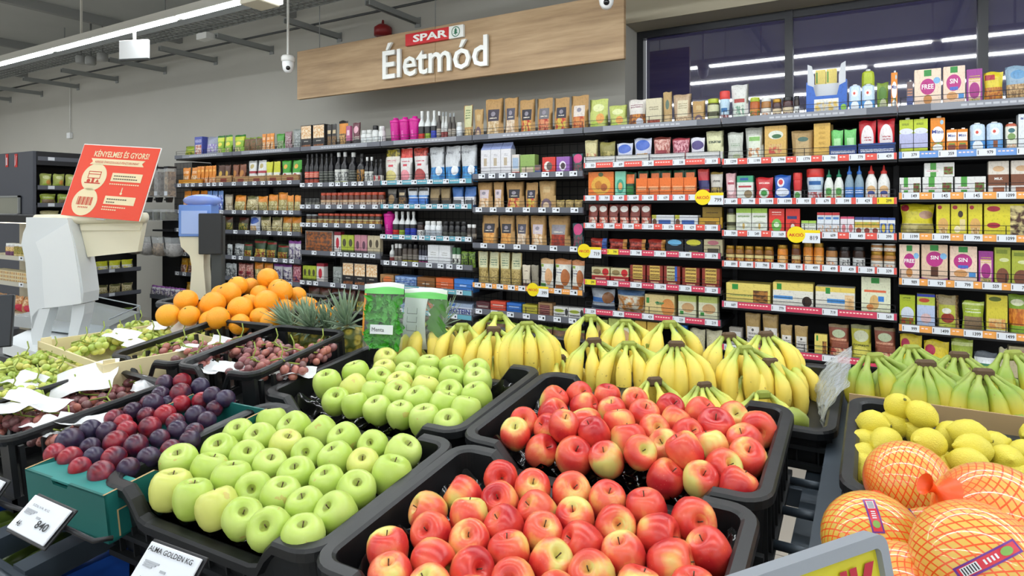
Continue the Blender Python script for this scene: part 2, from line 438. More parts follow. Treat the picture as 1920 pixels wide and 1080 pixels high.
# rail centre heights, measured as (px, py) per bay, from the top shelf down
TOPZ = rz(1095, 244)
ROWS = {
 0: [(497,343),(501,398),(510,437),(490,486),(551,533),(500,582),(500,640)],
 1: [(497,343),(501,398),(510,437),(490,486),(551,533),(500,582),(500,640)],
 2: [(628,345.5),(628,387.5),(628,422.5),(639,476.6),(628,534.5),(628,592),(628,660)],
 3: [(796,341),(798,387),(798,446),(798,497),(853,547.7),(866,594.7),(866,665)],
 4: [(991,328),(991,393.6),(984,463.4),(995,542),(995,593.6),(995,668)],
 5: [(1226.6,306),(1222,370.6),(1226.6,425),(1233,475.5),(1226.6,536.7),(1226.6,594.7),(1226,672),(1226,760)],
 6: [(1587.5,295.5),(1587.5,376.6),(1587.5,441.8),(1587.5,504.5),(1587.5,587.5),(1572,674),(1541,798)],
 7: [(1817,286.7),(1817,366.7),(1817,445.5),(1817,534),(1817,624.7),(1817,748)],
}
PRICES = {
 (5,0): '503 609 543 338 339', (5,1): '199 709 409 609 639 639 679 639 799', (5,2): '142 549 509 339 579 629 199', (5,3): '719 799 749 419 499 379',
 (5,4): '299 239 229 379 329 229', (5,5): '329 409 429 229 219',
 (6,0): '1299 1199 1799 1779 799 779 439', (6,1): '649 799 1199 1399 959 679 599 429 299', (6,2): '709 549 169 409 609 449 399', (6,3): '899 899 799 799 939 499 499 439 339 339',
 (6,4): '669 779 719 569', (6,5): '449 529 459 449', (6,6): '1099',
 (7,0): '379 359 979 499 399 479', (7,1): '149 145 145 1099 1099 799 899', (7,2): '1199 1399 799 1099 999 1199 899', (7,3): '989 929 799 559 799 799 699 659', (7,4): '999 1499 1399 1499 719 799 649', (7,5): '899 699 799 599 1299 999'}
STRIP = {(5,0): 'r', (5,1): 'r', (5,2): 'r', (5,3): 'p', (5,4): 'p', (5,5): 'p', (6,0): 'r', (6,1): 'r', (6,2): 'r', (6,3): 'r', (6,4): 'p', (6,5): 'p', (6,6): 'p',
 (7,0): 'b', (7,1): 'o', (7,2): 'o', (7,3): 'o', (7,4): 'o', (3,0): 't', (3,1): 't', (3,2): 't', (3,4): 't', (3,5): 't', (4,3): 'o'}
SHM = M('shelf_metal', '#2b2c30', .45, metal=.2)
RAILM = M('price_rail', '#5f626b', .35)
RAILT = M('top_rail_grey', '#8b8e96', .35)
TAGM = M('price_tag_white', '#dfe4ea', .4)
INK = M('print_black', '#1c1d20', .6)
WIRE = M('guard_wire', '#232326', .35, metal=.5)
SC = {'r': M('strip_red', '#e0564a', .45), 'p': M('strip_pink', '#cf3f5c', .45), 'o': M('strip_orange', '#eda552', .45), 'b': M('strip_blue', '#6f9bd8', .45), 't': M('strip_teal', '#5fa3b5', .45)}
YEL = M('tag_yellow', '#e6d62c', .45)
t = NT('back_grid'); tc = t.n('ShaderNodeTexCoord').outputs['Object']; sx = t.n('ShaderNodeSeparateXYZ'); t.l(tc, sx.inputs[0])
gx = t.math('LESS_THAN', t.math('FRACT', t.math('MULTIPLY', sx.outputs[0], 14)), .09); gz = t.math('LESS_THAN', t.math('FRACT', t.math('MULTIPLY', sx.outputs[2], 14)), .09)
t.p(color=t.mix(t.math('MAXIMUM', gx, gz), '#5c5954', '#242426'), rough=.6); GRID = t.mat
BACKD = M('back_panel_dark', '#151518', .6)
BAYN = ['first', 'second', 'third', 'fourth', 'fifth', 'sixth', 'seventh', 'eighth']
RZ = {}; ROOT = {}; SHELF = {}
PRODX = {}     # (bay,row) -> list of product centre x, for the tags
rnd = random.Random(3)
_dig = {}
def tag_mesh(txt, w, h, yellow=False):
    k = (txt, round(w, 3), yellow)
    if k in _dig: return _dig[k]
    m = MB(); m.box(-w/2, w/2, -.004, 0, -h/2, h/2)
    if txt is None:
        m.box(w*.12, w*.36, -.0045, -.0041, -h*.22, h*.22, 1); m.box(-w*.38, -w*.1, -.0045, -.0041, h*.1, h*.22, 1)
    else:
        tm = text_mesh(txt, INK, .02); sx_, sz_ = w*.42/tm['w'] * (.75 if len(txt) < 4 else 1), h*.5/tm['h']
        m.add([(v.co.x*sx_ + w*.2, -.0045, v.co.z*sz_) for v in tm.vertices], [tuple(p.vertices) for p in tm.polygons], 1)
        m.box(-w*.44, -w*.4, -.0045, -.0041, -h*.3, h*.3, 1)
    _dig[k] = m.mesh('price_tag', [YEL if yellow else TAGM, INK]); return _dig[k]

def make_bay(b):
    x0, x1 = BX[b], BX[b+1]; w = x1-x0; cx = (x0+x1)/2
    r = empty('shelving_bay', (cx, YF, 0)); ROOT[b] = r
    tag(r, f'dark metal wall shelving unit, {BAYN[b]} bay counted from the dispensers at the left', 'shelving', 'wall shelving bays')
    MB().box(-w/2, w/2, .5, .52, 0, TOPZ+(.12 if b < 5 else .0)).build('back_panel', GRID if b < 5 else BACKD, r)
    for s in (-1, 1):
        MB().box(s*w/2-(.016 if s > 0 else .0), s*w/2+(.0 if s > 0 else .016), .44, .5, 0, TOPZ+.02).build('upright', SHM, r)
    MB().box(-w/2, w/2, .02, .5, 0, .12).build('plinth', SHM, r)
    zs = [TOPZ] + [rz(*p) for p in ROWS[b]]; RZ[b] = zs
    for i, z in enumerate(zs):
        sh = MB().box(-w/2+.003, w/2-.003, .0, .5, z-.035, z-.005).build('shelf', SHM, r); SHELF[(b, i)] = sh
        h = .042
        rl = MB(); rl.box(-w/2+.004, w/2-.004, -.02, .0, z-h/2, z+h/2); rl.build('price_rail', RAILM, sh)
        if i == 0:
            rl = MB(); rl.box(-w/2+.16, w/2-.16, -.0225, -.0205, z-h/2+.002, z+h/2-.002); 
            q = -w/2+.3
            while q < w/2-.3: rl.box(q, q+.028, -.0232, -.0226, z-.006, z+.006, 1); q += .036
            rl.build('top_strip', [RAILT, M('strip_print', '#b9bcc3', .5)], sh)
        # wire guard
        g = MB(); zt = z + h/2
        for zz in (zt+.018, zt+.045): g.box(-w/2+.01, w/2-.01, -.006, -.003, zz, zz+.003)
        for q in (-w/2+.012, -.0, w/2-.015): g.box(q, q+.004, -.006, -.003, zt-.01, zt+.048)
        g.build('wire_guard', WIRE, sh)
def finish_bay(b):
    x0, x1 = BX[b], BX[b+1]; w = x1-x0; cx = (x0+x1)/2
    for i, z in enumerate(RZ[b]):
        if i == 0: continue
        sh = SHELF[(b, i)]; pr = PRICES.get((b, i-1)); tw = .062 if b < 5 else .085
        if pr:
            pr = pr.split(); n = len(pr); xs = [-w/2 + tw*.5+.02 + (w-tw-.04) * k/max(1, n-1) for k in range(n)]
            if n == 1: xs = [0]
        else:
            xs = []; 
            for x in sorted(PRODX.get((b, i), [])):
                x -= cx
                x = min(max(x, -w/2+tw/2+.006), w/2-tw/2-.006)
                if not xs or x - xs[-1] > tw*1.25: xs.append(x)
            if not xs: xs = [-w/2+.1+.17*k for k in range(6)]
            pr = [None] * len(xs)
        st = STRIP.get((b, i-1))
        if st:
            m = MB(); m.box(-w/2+.006, w/2-.006, -.0215, -.0205, z-.019, z+.019)
            for a, c in zip(xs, xs[1:]):
                if c-a > tw*1.4: 
                    q = a+tw/2+.01
                    while q < c-tw/2-.02: m.box(q, q+.012, -.0222, -.0216, z+.001, z+.008, 1); q += .018
            m.build('promo_strip', [SC[st], M('strip_light', '#f6d8cf', .5)], sh)
        for k, (x, s) in enumerate(zip(xs, pr)):
            link('price_tag', tag_mesh(s, tw, .038, s in ('299',) or (b == 5 and i == 4 and k < 2)), sh, (x, -.0235, z))
for b in range(8): make_bay(b)

# ---------- unit meshes for goods: x -.5..5, y 0..1, z 0..1 ----------
def um_pouch(seed=0, lean=.0, square=False):
    rr = random.Random(seed); m = MB(); nu, nv = 6, 9; fr = []; vs = []; fs = []
    ph = rr.random()*6
    for side in (0, 1):
        for j in range(nv+1):
            v = j/nv
            for i in range(nu+1):
                u = i/nu
                t_ = (1-v)**.7 * .95 + .05 if not square else (.9 if v < .78 else .9*(1-v)/.22+.04)
                bulge = (math.sin(math.pi*u)**.5 if 0 < u < 1 else 0) * t_ * (1 if v > .02 else .92)
                wx = (u-.5) * (1 - .06*math.sin(math.pi*v)) 
                y = .5 + (-.5 if side == 0 else .5) * (bulge if side == 0 or not square else bulge)
                y += .04*math.sin(ph+7*v+3*u)*(v > .1) + lean*(v**1.5)
                z = v + (.012*math.sin(ph+9*u) if j == nv else 0)
                vs.append((wx + .012*math.sin(ph+5*v+side), y, z))
    st = (nu+1)*(nv+1)
    for j in range(nv):
        for i in range(nu):
            a = j*(nu+1)+i; fs.append((a, a+1, a+nu+2, a+nu+1)); c = a+st; fs.append((c, c+nu+1, c+nu+2, c+1))
    for i in range(nu): fs.append((i, st+i, st+i+1, i+1)); a = nv*(nu+1)+i; fs.append((a, a+1, st+a+1, st+a))
    for j in range(nv):
        a = j*(nu+1); fs.append((a, a+nu+1, st+a+nu+1, st+a)); a += nu; fs.append((a, st+a, st+a+nu+1, a+nu+1))
    m.add(vs, fs, 0, True); return m
def um_bag(seed=0):        # pillow bag with crimped ends
    rr = random.Random(seed); m = MB(); nu, nv = 8, 9; vs = []; fs = []; ph = rr.random()*6
    for side in (0, 1):
        for j in range(nv+1):
            v = j/nv
            for i in range(nu+1):
                u = i/nu; e = (max(0, math.sin(math.pi*u))**.6) * (max(0, math.sin(math.pi*min(1, max(0, (v-.03)/.9))))**.45)
                y = .5 + (-.5 if side == 0 else .5)*e*(1+.12*math.sin(ph+8*u+5*v)) + .05*math.sin(ph+4*v)
                vs.append(((u-.5)*(1-.1*math.sin(math.pi*v)+.02*math.sin(ph+11*v)), y, v+(.02*math.sin(ph+7*u) if v > .9 else 0)))
    st = (nu+1)*(nv+1)
    for j in range(nv):
        for i in range(nu):
            a = j*(nu+1)+i; fs.append((a, a+1, a+nu+2, a+nu+1)); c = a+st; fs.append((c, c+nu+1, c+nu+2, c+1))
    for i in range(nu): fs.append((i, st+i, st+i+1, i+1)); a = nv*(nu+1)+i; fs.append((a, a+1, st+a+1, st+a))
    m.add(vs, fs, 0, True); return m
def um_box(seed=0): return MB().bbox(-.5, .5, 0, 1, 0, 1, .012)
def lathe_unit(prof, n=14): 
    m = MB(); m.lathe([(r, z) for r, z in prof], n, (0, .5, 0)); return m
def um_jar(seed=0): return lathe_unit([(.44, 0), (.49, .03), (.5, .1), (.5, .7), (.47, .8), (.42, .83)])
def um_jarlid(seed=0): return lathe_unit([(.45, .82), (.46, .84), (.46, .98), (.44, 1.0)])
def um_can(seed=0): return lathe_unit([(.47, 0), (.5, .02), (.5, .97), (.47, 1.0)])
def um_bottle(seed=0): return lathe_unit([(.45, 0), (.5, .03), (.5, .52), (.46, .6), (.25, .7), (.19, .76), (.19, .87)])
def um_bottlecap(seed=0): return lathe_unit([(.22, .86), (.22, .99), (.2, 1.0)], 10)
def um_tub(seed=0): return lathe_unit([(.42, 0), (.45, .03), (.44, .4), (.5, .62), (.49, .74)])
def um_tublid(seed=0): return lathe_unit([(.5, .74), (.52, .76), (.52, .97), (.46, 1.0)])
def um_squeeze(seed=0): return lathe_unit([(.45, 0), (.5, .03), (.5, .5), (.42, .62), (.25, .74), (.2, .78)])
def um_squeezecap(seed=0): return lathe_unit([(.26, .76), (.26, .83), (.13, .86), (.06, .98), (.04, 1.0)], 10)
def um_shaker(seed=0): return lathe_unit([(.36, 0), (.38, .03), (.5, .8), (.5, .84)])
def um_shakercap(seed=0):
    m = lathe_unit([(.52, .8), (.52, .9), (.3, .92), (.22, .95), (.22, 1.0)]); return m
def um_supp(seed=0): return lathe_unit([(.46, 0), (.5, .04), (.5, .66), (.4, .76), (.36, .78)])
def um_suppcap(seed=0): return lathe_unit([(.4, .78), (.4, .97), (.37, 1.0)])
def um_carton(seed=0):     # rounded-shoulder milk carton
    m = MB(); vs = []; prof = [(1, 0), (1, .84), (.9, .93), (.62, .965)]
    for s, z in prof:
        c = .16 * s
        for x, y in ((-.5*s, c-.5*s), (c*1.0-.5*s, -.5*s), (.5*s-c, -.5*s), (.5*s, c-.5*s), (.5*s, .5*s-c), (.5*s-c, .5*s), (c-.5*s, .5*s), (-.5*s, .5*s-c)): vs.append((x, y+.5, z))
    fs = [tuple(range(7, -1, -1)), tuple(range(24, 32))]
    for j in range(3):
        for i in range(8): k = (i+1) % 8; fs.append((j*8+i, j*8+k, j*8+8+k, j*8+8+i))
    return m.add(vs, fs)
def um_cartoncap(seed=0): return lathe_unit([(.2, .93), (.2, 1.0), (.18, 1.01)], 10)
def um_brick(seed=0): return MB().bbox(-.5, .5, 0, 1, 0, .95, .012)
def um_brickcap(seed=0): 
    m = MB(); m.lathe([(.17, .94), (.17, 1.0)], 10, (.1, .35, 0)); return m
def um_gable(seed=0):
    m = MB(); vs = [(-.5, 0, 0), (.5, 0, 0), (.5, 1, 0), (-.5, 1, 0), (-.5, 0, .8), (.5, 0, .8), (.5, 1, .8), (-.5, 1, .8), (-.5, .46, .96), (.5, .46, .96), (-.5, .46, 1), (.5, .46, 1), (-.5, .54, 1), (.5, .54, 1), (-.5, .54, .96), (.5, .54, .96)]
    fs = [(3, 2, 1, 0), (0, 1, 5, 4), (2, 3, 7, 6), (4, 5, 9, 8), (8, 9, 11, 10), (10, 11, 13, 12), (12, 13, 15, 14), (14, 15, 6, 7), (1, 2, 6, 5), (5, 6, 15, 9), (9, 15, 13, 11), (3, 0, 4, 7), (7, 4, 8, 14), (14, 8, 10, 12)]
    return m.add(vs, fs)
def um_tray(seed=0):       # low open shelf-ready tray
    m = MB(); m.box(-.5, .5, 0, .02, 0, 1); m.box(-.5, .5, .02, 1, 0, .1); m.box(-.5, -.485, .02, 1, .1, 1); m.box(.485, .5, .02, 1, .1, 1); return m
def um_display(seed=0):    # shelf-ready carton with high scooped sides
    m = MB(); m.prism([(-.5, 0), (.5, 0), (.5, .62), (.32, .56), (.26, .38), (-.26, .38), (-.32, .56), (-.5, .62)], 0, .03, 0)
    m.prism([(-.47, .0), (-.3, 0), (-.3, .75), (-.36, .96), (-.47, 1.0)], .06, .09, 1); m.prism([(.47, 0), (.47, 1.0), (.36, .96), (.3, .75), (.3, 0)], .06, .09, 1)
    m.box(-.46, .46, .3, .34, 0, .62, 1); m.box(-.5, -.47, .03, 1, 0, .66, 0); m.box(.47, .5, .03, 1, 0, .66, 0); m.box(-.47, .47, .03, 1, 0, .04); return m
UM = {'pouch': (um_pouch, None, 4), 'bag': (um_bag, None, 4), 'box': (um_box, None, 1), 'jar': (um_jar, um_jarlid, 1), 'can': (um_can, None, 1), 'bottle': (um_bottle, um_bottlecap, 1),
      'tub': (um_tub, um_tublid, 1), 'squeeze': (um_squeeze, um_squeezecap, 1), 'shaker': (um_shaker, um_shakercap, 1), 'supp': (um_supp, um_suppcap, 1), 'carton': (um_carton, um_cartoncap, 1),
      'brick': (um_brick, um_brickcap, 1), 'gable': (um_gable, None, 1), 'tray': (um_tray, None, 1), 'display': (um_display, None, 1), 'block': (lambda s=0: um_pouch(s, 0, True), None, 3)}
NAMES = {'pouch': ('snack_pouch', 'pouch'), 'bag': ('snack_bag', 'bag'), 'box': ('carton_box', 'box'), 'jar': ('glass_jar', 'jar'), 'can': ('tin_can', 'can'), 'bottle': ('bottle', 'bottle'), 'tub': ('plastic_tub', 'tub'),
         'squeeze': ('squeeze_bottle', 'bottle'), 'shaker': ('shaker_cup', 'cup'), 'supp': ('pill_bottle', 'bottle'), 'carton': ('milk_carton', 'carton'), 'brick': ('drink_carton', 'carton'), 'gable': ('gable_carton', 'carton'),
         'tray': ('shelf_tray', 'tray'), 'display': ('display_box', 'display box'), 'block': ('flour_bag', 'bag')}
DEP = {'pouch': .55, 'bag': .5, 'box': .5, 'tray': .9, 'block': .6, 'gable': .8, 'brick': .8, 'display': .5}
_UM = {}
def unit(kind, cap, seed, mat):
    k = (kind, cap, seed, mat.name)
    if k not in _UM:
        f = UM[kind][1 if cap else 0]; mats = [mat]
        if kind == 'display': mats = [mat, M('display_grey', '#c9cdd2', .6)]
        _UM[k] = f(seed).mesh(('cap' if cap else NAMES[kind][0]), mats)
    return _UM[k]
ZO = {'A': (300, 200, 4.571), 'B': (300, 400, 4.571), 'C': (700, 200, 4.571), 'D': (700, 400, 4.571), 'E': (1080, 200, 4.571), 'F': (1080, 400, 4.571), 'G': (1500, 80, 4.571),
      'H': (1500, 300, 4.571), 'I': (1500, 500, 4.571), 'K': (1080, 100, 4.571), 'Z': (500, 0, 2.743), 'J': (1400, 640, 3.692)}
SHN = ['top shelf', 'second shelf', 'third shelf', 'fourth shelf', 'fifth shelf', 'sixth shelf', 'seventh shelf', 'eighth shelf', 'lowest shelf']
SEEN_LABELS = {}
def uniq(lb):
    SEEN_LABELS[lb] = SEEN_LABELS.get(lb, 0) + 1
    return lb
def place(zm, bay, row, u0, u1, vt, kind, n, mat, desc, cap=None, text=None, dy=0.0, base=0.0, lean=None, dmax=.16, where=None, up=0):
    """Put n goods side by side between two pixels of the shelf front, standing on the shelf."""
    ox, oy, s = ZO[zm]
    Yp = YF + .03 + dy
    a = aty(ox+u0/s, oy+vt/s, Yp); b_ = aty(ox+u1/s, oy+vt/s, Yp)
    zsh = RZ[bay][row] - .004 + base
    mid = aty(ox+(u0+u1)/2/s, oy+vt/s, Yp); H = max(.02, mid.z - zsh)
    if row > 0 and zm != 'x': H = min(H, RZ[bay][row-1] - .047 - zsh)
    W = (b_.x-a.x)/n
    depth_ = min(dmax, max(.03, W*DEP.get(kind, 1.0)))
    if kind not in ('pouch', 'bag', 'box', 'tray', 'block', 'gable', 'brick', 'display'): depth_ = W*.96
    if kind == 'tray': depth_ = .022
    nm, cat = NAMES[kind]; grp = f'{desc}s, {SHN[row]}, {BAYN[bay]} bay' if n > 1 else None
    for i in range(n):
        cx = a.x + W*(i+.5); sd = (i*5+int(u0)) % UM[kind][2]
        jr = rnd.uniform(-1, 1)
        rot = (0, 0, R(2)*jr if kind in ('pouch', 'bag') else R(.6)*jr)
        o = link(nm, unit(kind, False, sd, mat), None, (cx, Yp + abs(jr)*.004, zsh), rot, (W*.955, depth_, H))
        lb = f'{desc}, ' + (f'{ORD[i]} of {NUM[n]}, ' if n > 1 else '') + f'{SHN[row]}, {BAYN[bay]} bay'
        tag(o, uniq(lb), cat, grp)
        if cap is not None: link('cap' if kind != 'jar' else 'lid', unit(kind, True, 0, cap), o)
        if text:
            for (st, mt, tu, tv, tw, th) in text:
                me = text_mesh(st, mt, .02)
                link('lettering', me, o, (tu-.5, (-.012 if kind not in ('pouch', 'bag') else -.06), tv), (0, 0, 0), (tw/me['w'], 1, th/me['h']))
        if kind != 'tray': PRODX.setdefault((bay, row), []).append(cx)
    return
# ================= GOODS ON THE WALL SHELVES =================
kr = '#b08a55'
def kraft(name, lab='#3a3340', food='#b8482c', food2='#d9b06a'):
    return pkg(name, kr, [('n', .2, .08, .8, .42, food, food2, 9), ('r', .2, .42, .8, .72, lab), ('e', .5, .6, .12, .06, '#8a8590'), ('t', .3, .46, .7, .52, '#d8d0c0', 1)], .6, .25)
P_ = {
 'yg': pkg('p_yg', '#8fa52c', [('n', .1, .1, .9, .5, '#c9c23a', '#5f7a22')]),
 'snackgreen': pkg('p_sg', '#8ab52a', [('r', 0, .7, 1, .92, '#c6d433'), ('r', .0, .9, 1, 1, '#2d7a2c'), ('n', .2, .05, .8, .35, '#d8c690', '#6e8a35'), ('e', .5, .55, .25, .1, '#e8d742')]),
 'blueor': pkg('p_bo', '#4c57a8', [('n', .1, .1, .9, .6, '#b95a45', '#e5dcd2'), ('t', .1, .7, .9, .85, '#e0e2f0', 2)]),
 'lilac': pkg('p_li', '#9aa0b4', [('n', .1, .2, .9, .6, '#8a72c0', '#cdd0d8'), ('r', 0, 0, 1, .12, '#d8dcd8')]),
 'brownleaf': pkg('p_bl', '#6e4a34', [('n', .0, .1, 1, .8, '#8b5a3c', '#4f5a2a'), ('r', 0, .9, 1, 1, '#7c9a2e')]),
 'orangewhite': pkg('p_ow', '#e08a2a', [('n', .15, .08, .85, .55, '#e9cfae', '#c58a45'), ('t', .2, .65, .8, .8, '#fff2d8', 2)]),
 'green': pkg('p_gr', '#4d9a3a', [('n', .1, .1, .9, .6, '#9cae88', '#58733f')]),
 'pinkgrey': pkg('p_pg', '#9b7a80', [('n', 0, .1, 1, .8, '#b8a4a6', '#7c4f57')]),
 'silver': pkg('p_si', '#8d9490', [('n', .1, .2, .9, .8, '#a9aeac', '#6d7572')], .3),
 'nuts': pkg('p_nu', '#1d1b1c', [('n', .04, .45, .96, .97, '#d9a463', '#efe0c4', 11), ('n', .08, .03, .92, .2, '#b87848', '#6a3c24', 14), ('t', .3, .28, .7, .36, '#b9b4aa', 1)]),
 'dark': pkg('p_dk', '#262220', [('n', .1, .1, .9, .5, '#8f6a34', '#3a2c22', 12), ('r', .2, .6, .8, .75, '#c7b490')]),
 'orangeblack': pkg('p_ob', '#d98b2c', [('n', 0, .1, 1, .5, '#4a3420', '#caa060'), ('r', 0, .88, 1, 1, '#23201e')]),
 'pinkb': pkg('p_pb', '#b55f86', [('r', 0, 0, 1, .3, '#3c2b30'), ('r', .2, .55, .8, .8, '#e6c8d4')]),
 'pinkdark': pkg('p_pd', '#6a3a44', [('e', .5, .7, .3, .15, '#d9a8b4'), ('r', 0, 0, 1, .3, '#2c2628'), ('t', .1, .3, .9, .45, '#ccccbb', 2)]),
 'whitegreenlab': pkg('p_wgl', '#e3e6e4', [('r', 0, 0, 1, .22, '#9cb53c'), ('t', .2, .35, .8, .6, '#8fa3a8', 3)]),
 'whitesupp': pkg('p_ws', '#e0e4e6', [('r', 0, .15, 1, .6, '#c8cfd4'), ('t', .1, .2, .9, .55, '#5a6a7c', 4)]),
 'magenta': pkg('p_mg', '#cf1f92', [('t', .42, .3, .62, .6, '#e88ac6', 5)], .25),
 'bot_red': pkg('p_br', '#d8dcdc', [('r', 0, .05, 1, .32, '#c83024'), ('r', 0, .32, 1, .58, '#2a2a2c')]),
 'bot_green': pkg('p_bg', '#d8dcdc', [('r', 0, .05, 1, .32, '#8ea92c'), ('r', 0, .32, 1, .58, '#2a2a2c')]),
 'bot_blue': pkg('p_bb', '#d8dcdc', [('r', 0, .05, 1, .5, '#2b3fae'), ('r', 0, .4, 1, .58, '#2a2a2c')]),
 'bot_dark': pkg('p_bd', '#3a332e', [('r', 0, .1, 1, .5, '#6e655a'), ('t', 0, .2, 1, .45, '#c9c2b4', 3)]),
 'bot_white': pkg('p_bw', '#cfd2d0', [('r', 0, .05, 1, .35, '#8d3a38'), ('t', 0, .35, 1, .55, '#50504e', 3)]),
 'jarblue': pkg('p_jb', '#dfe5ea', [('r', 0, 0, 1, .25, '#3f7ac0'), ('t', 0, .3, 1, .6, '#6f7c88', 3)]),
 'kraftpale': pkg('p_kp', kr, [('r', .12, .35, .9, .98, '#c9c99a'), ('t', .25, .6, .75, .9, '#5d7a4a', 4), ('n', .15, .05, .85, .3, '#9a8150', '#d2b980')], .6, .2),
 'kraftdonut': pkg('p_kd', '#b5935e', [('e', .5, .2, .3, .2, '#6f5a66'), ('e', .5, .16, .18, .12, '#c9b090'), ('r', .3, .6, .7, .8, '#c3a878')], .6, .2),
 'kr1': kraft('kr1', '#3a3340', '#d9c8a8', '#b99a6a'), 'kr2': kraft('kr2', '#4a4a58', '#e0d2bc', '#c5a888'), 'kr3': kraft('kr3', '#2c2a33', '#b83c2a', '#d9b860'),
 'kr4': kraft('kr4', '#6b6a70', '#a5331f', '#d08a60'), 'kr5': kraft('kr5', '#2f3040', '#c03a2a', '#c8b848'), 'kr6': kraft('kr6', '#d9cfc6', '#b0482a', '#d0884a'),
 'kr7': kraft('kr7', '#8c8a90', '#a8371f', '#7a2a1c'), 'kr8': kraft('kr8', '#33323a', '#c98338', '#e0a85a'), 'kr9': kraft('kr9', '#c9bcc4', '#c99a68', '#e8d5b8'),
 'lime': pkg('p_lm', '#b9c46a', [('e', .5, .72, .3, .12, '#d9dfa4'), ('e', .62, .38, .2, .16, '#d99a4c'), ('e', .35, .2, .2, .1, '#a8c04a')], .5, .25),
 'browncrisps': pkg('p_bc', '#d8d3cc', [('n', 0, 0, 1, .48, '#6b3a2a', '#c9822f', 7), ('t', .15, .68, .85, .82, '#7a3c50', 2), ('e', .68, .22, .2, .12, '#c8ccd8')], .4, .2),
 'cream': pkg('p_cr', '#cfc7a8', [('t', .2, .6, .8, .75, '#8c8468', 2), ('n', .1, .12, .9, .26, '#8e3a2c', '#b55a44', 12)], .6, .15),
 'kraftsmall': pkg('p_ks', '#b39563', [('e', .5, .62, .2, .14, '#5f7466'), ('r', .2, .1, .8, .3, '#c8ad80')], .6, .2),
 'clearrice': pkg('p_ri', '#b59b7c', [('r', .25, .28, .8, .8, '#cfc5a4'), ('t', .3, .5, .75, .7, '#8d8260', 3), ('n', .0, 0, 1, .26, '#a9855a', '#d8c09a', 16)], .3, .3),
 'olive': pkg('p_ol', '#4c4a28', [('r', 0, .08, 1, .36, '#b8bc92'), ('r', 0, .55, 1, .9, '#c3c49c'), ('r', 0, .4, 1, .5, '#3a3a20')], .3),
 'tubw': pkg('p_tw', '#b9d3e3', [('n', 0, .02, 1, .34, '#d9dde2', '#a8484c', 8), ('r', .2, .45, .8, .62, '#24639b')]),
 'flour': pkg('p_fl', '#d9dad6', [('r', .18, .12, .82, .62, '#cfdcd0'), ('r', .2, .5, .8, .6, '#b04a44'), ('r', .18, .02, .82, .1, '#2f7a5c'), ('n', .25, .18, .75, .42, '#e6e3da', '#7aa08a')], .5, .2),
 'jarorange': pkg('p_jo', '#b0581a', [('r', 0, .12, 1, .6, '#c9822c'), ('n', 0, .18, 1, .5, '#3f7a3a', '#d8702a', 7)], .3),
 'jarwhite': pkg('p_jw', '#a8743c', [('r', 0, .14, 1, .62, '#dcd9cf'), ('n', .2, .2, .8, .42, '#d98a3c', '#e5e0d8', 9)], .3),
 'jarpurple': pkg('p_jp', '#4a2c2c', [('r', 0, .14, 1, .62, '#d3c2a0'), ('n', 0, .14, 1, .35, '#5c2e52', '#d0bfa0', 7)], .3),
 'jardark': pkg('p_jd', '#2e1c14', [('r', 0, .14, 1, .62, '#d4d6d4'), ('n', .3, .2, .9, .5, '#2c2c30', '#d8d8d4', 7)], .3),
 'jarorange2': pkg('p_jo2', '#e0892c', [('r', 0, .1, 1, .6, '#eaa04a'), ('e', .5, .4, .3, .2, '#f2c487')], .3),
 'jargold': pkg('p_jg', '#6a3a1c', [('r', 0, .16, 1, .62, '#d9cba0'), ('n', 0, .16, 1, .4, '#a83a28', '#d8b45a', 8)], .3),
 'disp': pkg('p_ds', '#2f62bb', [('r', .2, .08, .8, .32, '#e4e4dc'), ('n', .22, .1, .78, .26, '#e0c060', '#c8ccd0', 9), ('e', .92, .14, .07, .06, '#8cc34a')]),
 'alpro': pkg('p_al', '#c7dcf0', [('r', 0, 0, 1, .45, '#5c9bd8'), ('e', .5, .25, .35, .2, '#e6edf2'), ('e', .5, .72, .25, .12, '#eef2f4'), ('e', .45, .72, .1, .05, '#d04a3a')]),
 'alprobrown': pkg('p_alb', '#c7dcf0', [('r', 0, 0, 1, .45, '#5c9bd8'), ('r', .38, .2, .66, .42, '#8a5030'), ('e', .5, .72, .25, .12, '#eef2f4'), ('e', .45, .72, .1, .05, '#d04a3a')]),
 'alprogreen': pkg('p_alg', '#e6e6d8', [('e', .5, .55, .35, .12, '#7a9a5a'), ('e', .5, .76, .3, .08, '#3a6c74'), ('n', .1, .1, .9, .3, '#d9a57c', '#e4dccb'), ('r', 0, .9, 1, 1, '#b8583a')]),
 'limecarton': pkg('p_lc', '#b7c92f', [('t', .2, .6, .8, .75, '#6e7f1c', 2), ('e', .5, .3, .3, .16, '#d6dd7c')]),
 'mizo': pkg('p_mz', '#e58a1f', [('e', .5, .55, .42, .22, '#eef0f2'), ('n', .1, .06, .9, .34, '#cf7a22', '#5f9a3c', 6), ('e', .5, .2, .35, .1, '#eef0ee'), ('e', .78, .88, .12, .06, '#9cc3d8')]),
 'mizos': pkg('p_mzs', '#e58a1f', [('r', .05, .55, .95, .88, '#eef0f2'), ('e', .5, .3, .4, .16, '#8f4430'), ('r', .2, .4, .8, .46, '#7a9a3c')]),
 'smallblue': pkg('p_sb', '#6f5f60', [('r', 0, 0, 1, .5, '#44538a'), ('t', .1, .5, .9, .8, '#c98a6a', 3)]),
 'greenbag': pkg('p_gb', '#74912c', [('e', .5, .6, .35, .25, '#4f7a26'), ('e', .55, .2, .3, .25, '#b9bc9a')]),
 'free': pkg('p_fr', '#ecd3bd', [('r', 0, 0, 1, .2, '#9c2f8c'), ('e', .5, .2, .7, .12, '#ecd3bd'), ('e', .5, .56, .28, .2, '#b5307f'), ('r', .36, .82, .64, .98, '#2f8a3c'), ('e', .5, .24, .16, .12, '#c98a4a'), ('e', .84, .7, .13, .08, '#7fb3dc')]),
